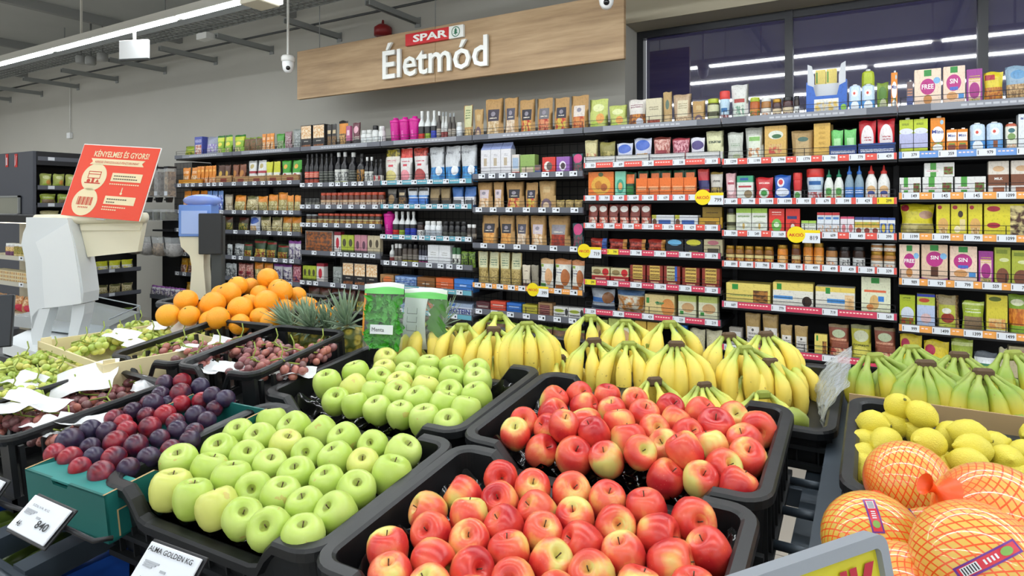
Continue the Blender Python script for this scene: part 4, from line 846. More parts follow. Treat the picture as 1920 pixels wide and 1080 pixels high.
 'limechoc': pkg('p_lch', '#a8b03c', [('e', .5, .25, .4, .22, '#7c4a34'), ('r', .1, .84, .8, .94, '#7c8c2c'), ('e', .6, .68, .3, .05, '#d0d4a0')]),
 'cofbag': pkg('p_cof', '#d8b24c', [('r', .1, .3, .9, .75, '#c87c34'), ('t', .15, .35, .85, .7, '#7c2c20', 3)]), 'oatbox': pkg('p_oat', '#b8a058', [('e', .5, .5, .3, .2, '#6a4a30'), ('r', 0, .8, 1, 1, '#9aa858')]),
 'vinegar': pkg('p_vin', '#5a3414', [('r', 0, .08, 1, .42, '#c8c4b0'), ('t', 0, .15, 1, .36, '#7c8c70', 3)], .15),
}
W_ = M('lid_white', '#dcdedc', .35); BKc = M('lid_black', '#1b1b1d', .35); RDc = M('lid_red', '#cf3a34', .35); ORc = M('lid_orange_red', '#c9543a', .4); GDc = M('lid_gold', '#a8812c', .3, metal=.5); GRc = M('lid_green', '#1f7a58', .4)
GYc = M('nozzle_grey', '#9aa0a2', .4); BLc = M('lid_blue', '#2c6cc4', .4); MGc = M('lid_magenta', '#cf1f92', .3); LMc = M('lid_lime', '#a9b832', .4)
tWh = M('txt_white', '#f2f2ee', .5); tBl = M('txt_blue', '#243a8c', .5); tDk = M('txt_dark', '#3a3c44', .5); tTe = M('txt_grey', '#7d7f86', .5)
G = P_
def goods(zm, bay, row, lst):
    for it in lst:
        u0, u1, vt, n, kind, mk, desc = it[:7]; kw = it[7] if len(it) > 7 else {}
        place(zm, bay, row, u0, u1, vt, kind, n, G[mk], desc, **kw)
c = dict
# ---- top shelf
goods('A', 0, 0, [(170,290,335,1,'bag','yg','flat yellow-green pack'),(295,362,258,1,'box','blueor','blue box with orange print'),(366,465,255,1,'bag','lilac','silver and lilac bag'),(470,600,245,2,'pouch','snackgreen','lime and green snack pouch'),(602,700,238,1,'pouch','snackgreen','wide lime snack pouch')])
goods('A', 1, 0, [(702,858,262,3,'bag','brownleaf','leaning brown and green bag'),(862,970,230,3,'pouch','orangewhite','narrow orange pouch'),(976,1048,230,1,'pouch','green','green herb pouch'),(1050,1115,212,1,'pouch','pinkgrey','pinkish grey pouch'),(1120,1195,190,1,'pouch','silver','silver grey pouch')])
goods('A', 2, 0, [(1202,1298,160,1,'box','nuts','black carton with nut photo beside silver pouch'),(1306,1410,150,1,'box','nuts','black carton with nut photo beside dark pouches'),(1418,1505,150,2,'pouch','dark','dark pouch with gold print'),(1512,1592,118,1,'bag','orangeblack','orange bag with black top'),(1594,1630,165,1,'box','pinkb','small pink and black box'),(1632,1700,135,1,'pouch','pinkdark','dark pouch with pink emblem'),(1706,1800,200,2,'supp','whitegreenlab','white bottle with green band',c(cap=W_)),(1803,1850,160,1,'supp','whitegreenlab','white bottle with black cap, green band',c(cap=BKc)),(1855,1905,165,1,'supp','whitegreenlab','white bottle with white cap, green band',c(cap=W_))])
goods('C', 3, 0, [(118,366,85,3,'shaker','magenta','magenta shaker cup',c(cap=MGc)),(370,422,35,1,'bottle','bot_red','white bottle with red and black label',c(cap=W_)),(425,475,35,1,'bottle','bot_green','white bottle with green and black label',c(cap=W_)),(478,527,30,1,'bottle','bot_blue','white bottle with blue label',c(cap=W_)),(530,570,38,1,'bottle','bot_dark','brown dropper bottle',c(cap=W_)),(573,628,45,2,'bottle','bot_white','small white bottle with red base',c(cap=GYc)),(630,694,52,2,'bottle','bot_dark','small dark bottle',c(cap=GYc)),(698,745,132,1,'supp','jarblue','short white and blue bottle',c(cap=W_))])
goods('C', 4, 0, [(758,840,-14,1,'pouch','kraftpale','kraft pouch with pale green label')])
goods('Z', 4, 0, [(1060,1108,560,1,'pouch','kraftdonut','short kraft pouch with grey ring print'),(1110,1205,505,1,'pouch','kr1','kraft pouch with violet label and pale seeds'),(1212,1286,500,1,'pouch','kr2','kraft pouch with grey label and cream seeds'),(1290,1372,510,1,'pouch','kr3','kraft pouch with dark label and red berries'),(1377,1462,503,1,'pouch','kr4','kraft pouch with grey label and red berries'),(1467,1550,500,1,'pouch','kr5','kraft pouch with navy label and red strip'),(1553,1648,488,1,'pouch','kr6','kraft pouch with pale label and orange chips')])
goods('K', 5, 0, [(95,262,388,1,'pouch','lime','taller lime green pouch'),(268,428,440,1,'pouch','lime','shorter lime green pouch'),(434,592,392,1,'bag','browncrisps','white and brown vegetable crisps bag'),(596,735,385,1,'box','cream','cream paper pack with red foot'),(740,820,328,1,'pouch','kraftsmall','slim kraft bag with green emblem'),(822,985,345,1,'pouch','clearrice','clear bag of grain with cream label'),(990,1105,405,1,'pouch','kraftdonut','small kraft pouch beside the olive jar'),(1112,1220,385,1,'jar','olive','tall dark olive jar with pale labels',c(cap=LMc))])
goods('K', 6, 0, [(1222,1312,320,1,'tub','tubw','round white tub with red lid',c(cap=RDc)),(1320,1476,262,1,'block','flour','white flour bag with green print'),(1480,1574,375,1,'jar','jarorange','amber spread jar',c(cap=LMc)),(1578,1670,375,1,'jar','jarwhite','honey jar with white label',c(cap=W_)),(1676,1760,388,1,'jar','jarpurple','short jar with violet label and gold lid',c(cap=GDc)),(1763,1862,372,1,'jar','jarpurple','violet label jar with brown lid',c(cap=BKc)),(1866,1915,362,1,'jar','jardark','dark jar with white label',c(cap=BKc))])
goods('G', 6, 0, [(45,410,170,1,'display','disp','blue shelf-ready display box'),(128,318,228,2,'box','gulwhite','small cream carton inside the blue display box',c(dy=.075)),(418,522,355,1,'carton','alpro','small blue and white milk carton',c(cap=W_)),(526,640,225,1,'carton','limecarton','lime green drink carton at the back',c(cap=W_,dy=.12)),(528,642,350,1,'carton','alpro','blue milk carton before the lime carton',c(cap=W_)),(655,762,340,1,'bag','greenbag','green bag with white corner'),(780,836,238,1,'brick','mizo','tall orange almond drink carton',c(cap=W_,dmax=.08,text=[('Mizo',tBl,.5,.6,.8,.09)]))])
goods('G', 7, 0, [(915,970,320,1,'brick','smallblue','small brown and blue carton',c(cap=W_)),(976,1215,226,1,'box','free','gluten free biscuit box reading free',c(dmax=.08,text=[('FREE',tWh,.5,.56,.45,.12)])),(1225,1420,200,1,'box','sin','pink biscuit box with sin disc',c(dmax=.08,text=[('SIN',tWh,.48,.64,.36,.12)])),(1426,1566,225,1,'box','purple','narrow purple biscuit pack'),(1576,1755,245,1,'bag','yellowpasta','yellow pasta bag with red label'),(1760,1990,190,1,'bag','bluepasta','blue and clear pasta bag'),(2000,2180,215,1,'bag','yellowpasta','second yellow pasta bag at the end')])
# ---- row 1
goods('A', 0, 1, [(170,305,522,2,'pouch','orangewhite','orange and white pouch'),(305,470,508,5,'pouch','orangeslim','thin orange pouch'),(475,590,500,2,'pouch','brownnut','dark brown pouch with yellow fruit')])
goods('A', 1, 1, [(600,720,495,2,'pouch','brownnut2','brown pouch with golden print'),(730,888,460,2,'pouch','whitered','white pouch with red stripe'),(890,1013,470,2,'pouch','yellowwhite','yellow and white pouch'),(1016,1190,458,2,'pouch','greenwhite','green and white pouch')])
goods('A', 0, 1, [(155,360,625,1,'tray','trayorange','low orange shelf tray',c(dy=-.025)),(475,612,592,1,'tray','traykraft','low kraft shelf tray',c(dy=-.025))])
goods('A', 1, 1, [(622,1190,590,4,'tray','traykraft','low kraft shelf tray with red print',c(dy=-.025))])
goods('A', 2, 1, [(1228,1345,400,3,'bottle','winered','dark bottle with red label',c(cap=BKc)),(1350,1470,400,3,'bottle','winedark','dark bottle with dark green label',c(cap=BKc)),(1480,1588,385,2,'bottle','winewhite','bottle with white capsule and cream label',c(cap=W_)),(1595,1660,390,1,'bottle','winedark','dark bottle with white capsule',c(cap=W_)),(1665,1735,400,1,'bottle','winegold','dark bottle with gold pattern',c(cap=BKc)),(1740,1815,430,2,'bottle','winewhite','small bottle with cream label',c(cap=W_)),(1818,1895,450,2,'bottle','winerw','small bottle with white and red label',c(cap=BKc))])
goods('C', 3, 1, [(65,200,345,1,'pouch','prot1','white pouch with yellow disc'),(205,315,345,1,'pouch','prot2','white pouch with pink disc'),(320,448,332,1,'pouch','prot3','white pouch with dark red disc'),(452,870,335,3,'pouch','whey','silver and blue protein pouch',c(text=[('PURE WHEY',tDk,.42,.8,.72,.07),('B',tWh,.72,.32,.16,.14)]))])
goods('C', 4, 1, [(918,1180,303,3,'gable','lilactop','white gable carton with lilac top'),(1185,1250,410,1,'box','boxrw','small white box with blue panel'),(1255,1385,410,1,'box','boxgreen','small green box'),(1335,1435,500,1,'box','smallblue','small dark snack box'),(1445,1560,432,1,'box','boxred','red tea box with white ring'),(1564,1682,428,1,'box','boxpurple','purple tea box with white ring'),(1692,1790,400,1,'pouch','teapink','teal pouch with pink flower')])
goods('E', 5, 1, [(62,180,285,1,'pouch','creamp','small cream pouch'),(185,328,300,1,'bag','olivep','olive brown bag'),(332,478,310,1,'bag','bluesn','shorter white bag with blue oval'),(482,642,268,1,'bag','bluesn','taller white bag with blue oval'),(648,806,258,1,'bag','chocpink','dusty red sweets bag'),(808,968,266,1,'bag','redpink','crimson sweets bag'),(972,1100,262,1,'bag','purwhite','white bag with purple swirl'),(1104,1262,205,1,'pouch','applech','apple crisps pouch'),(62,1262,408,4,'tray','traywhite','low white shelf tray',c(dy=-.025))])
goods('E', 6, 1, [(1290,1432,218,1,'bag','whitepaper','white paper bag'),(1440,1606,172,1,'pouch','whitegreen','white pouch with green frame'),(1612,1806,140,1,'box','kraftbox','golden organic carton with leaf emblem',c(dmax=.1)),(1838,2050,200,1,'pouch','eatreal','kraft paper bag with green emblem')])
goods('G', 6, 1, [(115,262,690,1,'box','yellowplain','plain ochre carton'),(160,285,645,1,'box','yellowplain','plain ochre carton standing behind',c(dy=.12)),(262,486,745,2,'bag','greenpack','shiny green pack'),(498,820,660,2,'bag','redwhite','red and white pack'),(245,490,880,1,'tray','trayblue','narrow blue shelf tray',c(dy=-.025)),(492,828,860,1,'tray','trayblue','wide blue shelf tray',c(dy=-.025))])
goods('G', 7, 1, [(850,1098,595,2,'brick','limelilac','tall lime and lilac drink carton',c(cap=W_,dmax=.09)),(1116,1246,625,1,'brick','mizo','orange almond drink carton',c(cap=W_,dmax=.09,text=[('Mizo',tBl,.5,.6,.8,.09)])),(1255,1440,730,2,'brick','mizos','small orange drink carton',c(cap=W_,text=[('Mizo',tBl,.5,.72,.7,.1)])),(1458,1592,685,1,'carton','alpro','blue milk carton with flowers',c(cap=W_)),(1602,1745,675,1,'carton','alprobrown','blue milk carton with brown glass',c(cap=W_)),(1763,1865,682,1,'carton','alprogreen','white and green drink carton',c(cap=W_)),(1870,2040,590,1,'brick','alwhite','large white drink carton',c(cap=W_,text=[('alpro',tBl,.5,.84,.8,.09)]))])
# ---- row 2
goods('A', 0, 2, [(175,380,722,3,'pouch','orangeslim','orange pouch'),(385,525,722,3,'pouch','blueeaster','blue and white pouch'),(530,600,752,1,'pouch','beige','beige pouch')])
goods('A', 1, 2, [(604,705,758,1,'bag','nutbag','leaning orange nut bag'),(708,812,765,1,'bag','nutbag2','pale nut bag'),(815,900,768,1,'bag','nutbag','small orange nut bag'),(902,988,752,1,'bag','nutbag','orange nut bag beside the tall one'),(990,1072,735,1,'bag','nutbag','tallest orange nut bag'),(1075,1190,760,2,'bag','nutbag','orange topped nut bag')])
goods('A', 2, 2, [(1230,1356,785,4,'can','candark','small dark tin'),(1362,1905,735,11,'jar','redlid','brown jar with orange-red lid',c(cap=ORc))])
goods('C', 3, 2, [(100,188,700,1,'pouch','blk','small grey pouch with gold bread'),(192,272,692,1,'pouch','dark','black pouch'),(276,458,690,2,'pouch','whitebluep','white and blue pouch'),(465,652,690,2,'pouch','browngrey','brown and grey pouch'),(656,866,680,2,'pouch','bluewhite2','blue pouch with white base')])
goods('C', 4, 2, [(868,1005,632,1,'pouch','kr9','kraft pouch with pink and white label'),(1012,1105,632,1,'pouch','kr9','narrow kraft pouch with pale label'),(1112,1276,628,1,'pouch','kr3','kraft pouch with dark label and cherries'),(1285,1398,650,1,'pouch','kr5','kraft pouch with dark label and red foot'),(1400,1550,630,1,'pouch','kraftdonut','kraft pouch with round grey bowl'),(1555,1790,800,3,'bag','kraftflat','low crumpled kraft bag')])
goods('E', 5, 2, [(100,325,535,1,'box','orangepump','large orange box with pumpkins',c(dmax=.07)),(332,425,540,1,'box','mint','mint green box'),(408,510,560,1,'bag','greenorange','dark green bag with orange top'),(522,1026,545,5,'pouch','greenorange','green pouch with orange label'),(512,1030,610,5,'tray','trayor2','orange shelf tray',c(dy=-.025)),(1036,1140,520,1,'pouch','redblue','red and navy pouch'),(1142,1256,560,1,'bag','sunflow','white bag of sunflower seeds')])
goods('E', 6, 2, [(1280,1372,570,1,'pouch','pinkrice','pale pink pouch'),(1376,1520,592,1,'box','boxgw','white and green box'),(1530,1690,605,1,'bag','redbag','red sweetener bag'),(1692,1842,585,1,'bag','bluebag','blue bag with red ball'),(1856,1935,565,1,'tub','redtub','red tub',c(cap=RDc))])
goods('H', 6, 2, [(48,203,72,1,'tub','tubwhite','white tub with wide red lid',c(cap=RDc)),(203,375,80,2,'squeeze','sqgreen','white squeeze bottle with green collar',c(cap=GRc)),(380,550,38,2,'squeeze','sqblue','clear bottle with blue cap',c(cap=BLc)),(556,775,22,2,'squeeze','sqwhite','white squeeze bottle with red collar',c(cap=RDc))])
goods('H', 7, 2, [(850,1040,150,1,'box','glutbar','white carton with green stripe at the left'),(1045,1318,145,1,'box','glutbar','white carton with green stripe under another'),(1322,1600,142,1,'box','glutbar','long white carton with green stripe and fruit'),(1612,1795,-41,1,'box','milk','cream and brown milk chocolate box',c(text=[('MILK',tWh,.5,.5,.4,.07)])),(1806,1995,-41,1,'box','milk','cream and brown box at the shelf end')])
# stacked carton
ZH = aty(1500+1180/4.571, 300+145/4.571, YF+.03).z - RZ[7][2] + .004
goods('H', 7, 2, [(1060,1330,20,1,'box','glutbar','white carton with green stripe, topmost of two',c(base=ZH+.001))])
# ---- row 3
goods('A', 0, 3, [(160,300,905,2,'pouch','yellowpouch','orange yellow pouch'),(480,605,945,2,'bag','nutbag3','dark striped snack bag')])
goods('A', 1, 3, [(640,730,950,1,'bag','nutbag3','dark bag with yellow pieces'),(740,832,940,1,'bag','bluesn','blue and white nut bag'),(835,1020,945,2,'bag','nutbag2','pale nut bag with olive top'),(1024,1190,945,2,'bag','nutbag','cream nut bag with orange top')])
goods('A', 2, 3, [(1235,1330,922,2,'jar','smalljar','small brown jar',c(cap=GYc)),(1338,1880,918,11,'jar','smalljar','small jar with yellow label',c(cap=ORc))])
goods('C', 3, 3, [(65,148,895,1,'shaker','magenta','magenta shaker cup standing alone',c(cap=MGc)),(150,203,880,1,'bottle','bot_red','white bottle with red label',c(cap=W_)),(205,253,880,1,'bottle','bot_green','white bottle with green label',c(cap=W_)),(256,350,885,2,'bottle','bot_blue','white bottle with blue label',c(cap=W_)),(360,415,990,1,'jar','jardark','small dark jar',c(cap=BKc)),(425,572,982,3,'supp','whitesupp','white pill bottle',c(cap=W_)),(582,788,985,4,'supp','winedark','dark green pill bottle',c(cap=BKc)),(792,870,1010,2,'supp','bot_dark','small dark pill bottle',c(cap=W_))])
goods('D', 4, 3, [(905,1052,-4,1,'pouch','kr8','kraft pouch with orange chips'),(1060,1198,-4,1,'pouch','kr8','second kraft pouch with orange chips'),(1202,1322,20,1,'pouch','kr2','kraft pouch with pale flakes'),(1326,1470,5,1,'pouch','kr9','kraft pouch with white label and nuts'),(1474,1672,5,1,'pouch','kr7','wide kraft pouch with silver label'),(1692,1795,86,1,'pouch','teapink','short magenta pouch')])
goods('E', 5, 3, [(95,640,815,6,'pouch','brownred','brown and red pudding pouch'),(646,1048,930,2,'box','bluetube','low white and blue roll pack'),(1080,1255,860,1,'box','gold','dark gold box',c(dy=.08)),(1050,1255,950,1,'tray','traygold','low gold tray')])
goods('E', 6, 3, [(1282,1365,870,1,'jar','olive','stacked olive jar',c(cap=BKc)),(1370,1640,868,2,'box','greenwhitebox','white box with green top'),(1650,1788,875,1,'box','redcircle','red pack with green circle'),(1795,1920,875,1,'box','redcircle2','red pack with navy band')])
goods('H', 6, 3, [(10,138,520,2,'box','greenwhitebox','low green and white box'),(145,340,450,3,'box','bluebox','white box with blue band'),(345,465,485,2,'box','pinkbox','white box with pink top'),(468,680,490,3,'box','limebox','white box with navy and lime top'),(682,818,495,2,'box','bluelux','small blue and white box')])
goods('H', 7, 3, [(852,1163,340,1,'bag','schbread','wide yellow bread bag'),(1167,1288,342,1,'box','schbox','narrow yellow box with noodles'),(1292,1434,345,1,'box','schwafer','yellow wafer box'),(1440,1566,342,1,'box','schbox','yellow box with round rolls'),(1570,2000,375,1,'box','schlong','large yellow wafer carton')])
# ---- row 4
goods('B', 0, 4, [(155,278,215,2,'pouch','yellowpouch','yellow pouch'),(560,605,265,1,'bag','silverblack','narrow silver and black bag')])
goods('B', 1, 4, [(612,692,262,1,'bag','silverblack','silver bag with black print'),(694,768,255,1,'bag','greenred','dark green bag'),(772,885,225,1,'pouch','greenred','tall dark green and red bag'),(888,975,238,1,'bag','greenred','green bag with red band'),(980,1076,268,1,'bag','greenred','shorter dark green bag'),(1082,1195,238,2,'bag','whitepurp','white and purple bag')])
goods('B', 2, 4, [(1238,1482,150,1,'box','chocbox','wide box of chocolate bars'),(1490,1548,160,1,'box','redwh2','white box with red dot'),(1552,1660,186,2,'box','limep','small lime box'),(1665,1772,186,2,'box','pinkp','small pink box'),(1776,1886,192,2,'box','creamp2','small cream box')])
goods('D', 3, 4, [(128,168,270,1,'bottle','bot_white','small white bottle',c(cap=W_)),(170,234,262,2,'supp','bot_dark','small brown bottle',c(cap=W_)),(236,370,265,3,'supp','btyellow','dark bottle with yellow base',c(cap=BKc)),(382,456,275,3,'supp','btpurple','slim bottle with purple base',c(cap=BKc)),(462,660,273,2,'box','whitebox','white square box with blue base'),(668,736,295,2,'can','greencan','green and white tin'),(740,866,330,2,'bag','greenflat','flat green pack')])
goods('D', 4, 4, [(882,1262,335,4,'pouch','noodle','noodle bag with pale label'),(1266,1338,445,1,'pouch','creamcof','cream coffee pouch'),(1340,1408,445,1,'pouch','metal','plain metallic pouch'),(1412,1532,390,1,'bag','chipswhite','white chips bag with pale chip'),(1536,1684,395,1,'bag','chipsor','white chips bag with orange chip'),(1688,1800,405,1,'bag','chipsor','white chips bag at the bay edge')])
goods('F', 5, 4, [(105,258,215,1,'bag','redbar','red bar pack with blue end'),(262,430,222,1,'bag','redbar2','red bar pack with green end'),(436,590,222,1,'bag','redbar2','red bar pack with orange end'),(596,760,225,1,'bag','redbar2','last red bar pack'),(768,922,225,1,'box','blkbox','black box with blue top'),(926,1088,225,1,'box','blkboxy','black box with yellow top'),(1092,1258,225,1,'box','beigebox','beige box with dark panel')])
goods('F', 6, 4, [(1275,1692,283,5,'jar','jaryel','honey jar with gold lid',c(cap=GDc)),(1718,1815,272,1,'jar','jarorange2','orange and cream jar',c(cap=GDc)),(1842,1925,266,1,'jar','jargold','brown jar with gold label',c(cap=GDc))])
goods('H', 6, 4, [(22,205,710,2,'jar','jarorange2','bright orange jar',c(cap=GDc)),(215,322,745,1,'jar','jarwhite','brown jar with white label',c(cap=BKc)),(332,430,745,1,'jar','jardark','jar with black and white label',c(cap=BKc)),(446,560,745,1,'jar','jardark','wide jar with black and white label',c(cap=BKc)),(604,826,790,2,'jar','jarwhite','lower stacked honey jar',c(cap=GDc))])
ZJ = aty(1500+700/4.571, 300+790/4.571, YF+.03).z - RZ[6][4] + .004
goods('H', 6, 4, [(604,826,700,2,'jar','jarwhite','upper stacked honey jar',c(cap=W_,base=ZJ+.001))])
goods('H', 7, 4, [(848,1028,725,1,'box','free','pink box reading free with blue seal',c(dmax=.08,text=[('FREE',tWh,.5,.56,.5,.1)])),(1036,1272,715,1,'box','sinbrownie','beige brownie box reading sin',c(dmax=.08,text=[('SIN',tWh,.5,.66,.3,.1)])),(1280,1524,740,1,'box','sin','pink cookie box reading sin',c(dmax=.08,text=[('SIN',tWh,.48,.64,.34,.11)])),(1530,1660,782,1,'box','purple','small purple and white box'),(1665,1808,750,1,'box','limechoc','olive box with chocolate wafers'),(1812,1990,776,1,'box','limechoc','lime box with biscuits')])
# ---- row 5
goods('B', 0, 5, [(155,278,385,2,'pouch','yellowpouch','yellow pouch with fruit'),(540,604,430,1,'bag','silverblack','white bag with grey print')])
goods('B', 1, 5, [(610,645,430,1,'bag','silverblack','slim white bag'),(650,782,430,2,'bag','chocpink','purple and orange bag'),(785,945,425,2,'bag','nutbag','orange bag with window'),(948,1110,430,2,'bag','whitepurp','dark purple bag'),(1114,1190,430,1,'bag','redpink','dark red bag')])
goods('B', 2, 5, [(1222,1335,450,3,'box','limep','small dark box with lime print'),(1340,1405,430,1,'box','redwh2','white box with red print'),(1480,1555,460,1,'box','silver','silver box'),(1560,1865,428,3,'box','nuts','carton with nut photo')])
goods('D', 3, 5, [(55,175,525,1,'box','boxor','kraft and orange box'),(180,370,542,1,'box','boxbl','pale blue bar box'),(372,528,550,1,'box','boxbr','brown bar box'),(532,685,556,1,'box','boxo2','orange bar box'),(688,856,565,1,'box','boxb2','bright blue bar box')])
goods('D', 4, 5, [(878,995,760,1,'box','rxmaroon','maroon bar box'),(1000,1134,755,1,'box','rxred','red-orange bar box'),(1140,1270,770,1,'box','rxblue','blue bar box'),(1276,1406,785,1,'box','rxyel','yellow bar box'),(1410,1535,768,1,'box','woodbox','kraft box of red bars'),(1540,1800,808,2,'box','selei','white box with black print')])
goods('F', 5, 5, [(130,288,462,1,'box','biscred','red and cream biscuit pack'),(292,452,472,1,'box','biscred','lower red and cream biscuit pack'),(460,596,445,1,'box','wafer','red carton of gold wafers'),(604,746,450,1,'box','wafer','red wafer carton beside the blue one'),(750,894,455,1,'box','waferblue','red wafer carton with blue wafers'),(905,1060,470,1,'box','wafer','red wafer carton right of the blue one'),(1076,1235,475,1,'box','wafer','red wafer carton nearest the bay edge')])
goods('F', 6, 5, [(1278,1672,602,1,'box','gulbox','long yellow biscuit box with cookies')])
goods('I', 6, 5, [(-240,120,140,1,'box','gulwhite','long yellow and white biscuit box'),(125,478,178,1,'box','gulblue','yellow biscuit box with blue band'),(520,782,70,1,'box','gultall','tall pale biscuit box with blue cup',c(dmax=.08))])
goods('I', 7, 5, [(852,990,246,1,'box','freeb','lime box with red berries'),(1000,1160,236,1,'box','freeblue','lime and lilac box with blue lid'),(1166,1374,250,1,'pouch','clusterbag','tied clear bag of clusters'),(1386,1590,300,1,'bag','greenbread','lime bread pack'),(1596,1784,246,1,'box','freey','yellow crispbread box'),(1790,1990,222,1,'pouch','freegreen','green pouch with orange chips')])
# ---- row 6 and lower
goods('D', 3, 6, [(60,330,770,2,'box','boxbl','pale blue box behind the mint bag'),(335,600,770,2,'box','boxo2','orange box behind the mint bag'),(604,850,772,1,'box','protein','pale blue box reading protein',c(text=[('PROTEIN',tBl,.5,.38,.84,.4)]))])
goods('B', 2, 6, [(1240,1880,655,6,'bag','nutbag3','dark bag of mixed nuts')])
goods('B', 1, 6, [(560,1190,640,5,'bag','whitepurp','purple wrapped bag')])
goods('B', 0, 6, [(180,540,610,3,'bag','yellowpouch','yellow bag')])
goods('D', 4, 6, [(880,1800,960,7,'bag','brownleaf','dark green and brown bag behind the bananas')])
goods('F', 5, 6, [(102,320,650,1,'bag','breadb','white and blue bread pack'),(325,580,655,1,'bag','bread','orange and white bread pack'),(585,848,700,1,'box','bio','yellow biscuit box with green print',c(text=[('Bio',GRN,.5,.62,.2,.16)])),(872,1030,706,1,'box','saltbox','pale green crispbread box'),(1046,1214,716,1,'box','saltbox','pale crispbread box with pink print')])
goods('F', 6, 6, [(1310,1425,980,1,'box','greytea','short box with white label'),(1442,1582,862,1,'pouch','pastab','tall pasta bag with white label'),(1592,1738,872,1,'pouch','pastab','second tall pasta bag with white label'),(1750,1855,960,1,'pouch','pastab','shorter pasta bag'),(1870,1990,970,1,'pouch','pastab','last pasta bag with white label')])
goods('I', 6, 6, [(122,235,582,1,'box','gulbox','small yellow carton'),(240,422,502,1,'pouch','zabp','red-brown oat pouch'),(432,615,506,1,'pouch','zaby','yellow oat pouch'),(632,824,532,1,'pouch','zabp','brown oat pouch at the bay edge')])
goods('I', 7, 6, [(852,1052,582,1,'bag','schar','yellow flour bag with red seal'),(1060,1290,642,1,'bag','schar','yellow flour bag with white bowl'),(1296,1495,602,1,'bag','greenbread','lime and white bag'),(1492,1702,736,1,'bag','gluttray','white bag with green strip'),(1706,1780,700,1,'bag','ricebag','clear rice bag'),(1786,1990,690,1,'box','beigebox','beige carton')])
goods('F', 5, 7, [(172,270,912,1,'box','oatbox','olive box with round cookie'),(274,492,902,1,'box','saltbox','lime and white box'),(502,602,905,1,'box','cofbag','orange coffee box'),(606,722,908,1,'box','cofbag','orange coffee box with red panel'),(840,950,942,1,'box','rxblue','blue panel box'),(962,1250,1002,2,'bag','ricebag','pale green bag')])
goods('J', 6, 7, [(500,592,205,1,'bottle','vinegar','amber bottle with cream label',c(cap=W_)),(600,692,215,1,'bottle','vinegar','amber bottle beside its twin',c(cap=W_))])
for b in range(8): finish_bay(b)

# round yellow promotion wobblers
AK = M('promo_yellow', '#ecd400', .4); AKR = M('promo_red', '#c8281e', .5)
def promo(bay, row, px, desc, price):
    z = RZ[bay][row]; x = aty(px, 385, YF-.03).x
    r = empty('promotion_tag', (x, YF-.034, z)); tag(r, desc, 'price tag', 'round yellow promotion tags')
    MB().prism([(.052*math.cos(2*math.pi*k/24), .052*math.sin(2*math.pi*k/24)) for k in range(24)], -.004, -.002).build('disc', AK, r)
    m = MB(); m.box(.035, .135, -.003, .0, -.05, .03, 0); m.box(.035, .135, -.0034, -.0031, .012, .03, 1); m.build('card', [TAGM, AK], r)
    lettering('AKCIÓ', AKR, r, (0, -.0045, 0), .085, .024, .03)
    lettering(price, INK, r, (.1, -.004, -.018), .045, .026, .01, name='price')
promo(5, 2, 1318, 'yellow round promotion tag on third shelf of sixth bay', '799')
promo(5, 4, 1096, 'yellow round promotion tag at the left end of sixth bay', '719')
promo(6, 3, 1493, 'yellow round promotion tag in the middle of seventh bay', '819')
promo(4, 4, 1000, 'yellow round promotion tag above the bananas in fifth bay', '399')
# ================= FRUIT STAND =================
TILT = math.atan(SLOPE)
t = NT('crate_black'); tc = t.n('ShaderNodeTexCoord').outputs['Object']; nz = t.noise(tc, 22, 3)
t.p(color=t.mix(nz, '#0f1011', '#232527'), rough=t.math('MULTIPLY_ADD', nz, .25, .3)); CR = t.mat
t = NT('liner_black'); tc = t.n('ShaderNodeTexCoord').outputs['Object']
t.p(color='#121214', rough=.12); t.bump(t.noise(tc, 14, 3), .6, .01); LINER = t.mat
def perim(w, d, rc=.035):
    P = []; hw, hd = w/2, d/2
    def side(x0, y0, x1, y1, nx, ny, n):
        for i in range(n): k = i/n; P.append((x0+(x1-x0)*k, y0+(y1-y0)*k, nx, ny))
    def corner(cx, cy, a0):
        for i in range(6): a = R(a0+15*i); P.append((cx+rc*math.cos(a), cy+rc*math.sin(a), math.cos(a), math.sin(a)))
    side(-hw+rc, -hd, hw-rc, -hd, 0, -1, 24); corner(hw-rc, -hd+rc, -90)
    side(hw, -hd+rc, hw, hd-rc, 1, 0, 14); corner(hw-rc, hd-rc, 0)
    side(hw-rc, hd, -hw+rc, hd, 0, 1, 24); corner(-hw+rc, hd-rc, 90)
    side(-hw, hd-rc, -hw, -hd+rc, -1, 0, 14); corner(-hw+rc, -hd+rc, 180)
    return P
def smooth(a, b, x): k = min(1, max(0, (x-a)/(b-a))); return k*k*(3-2*k)
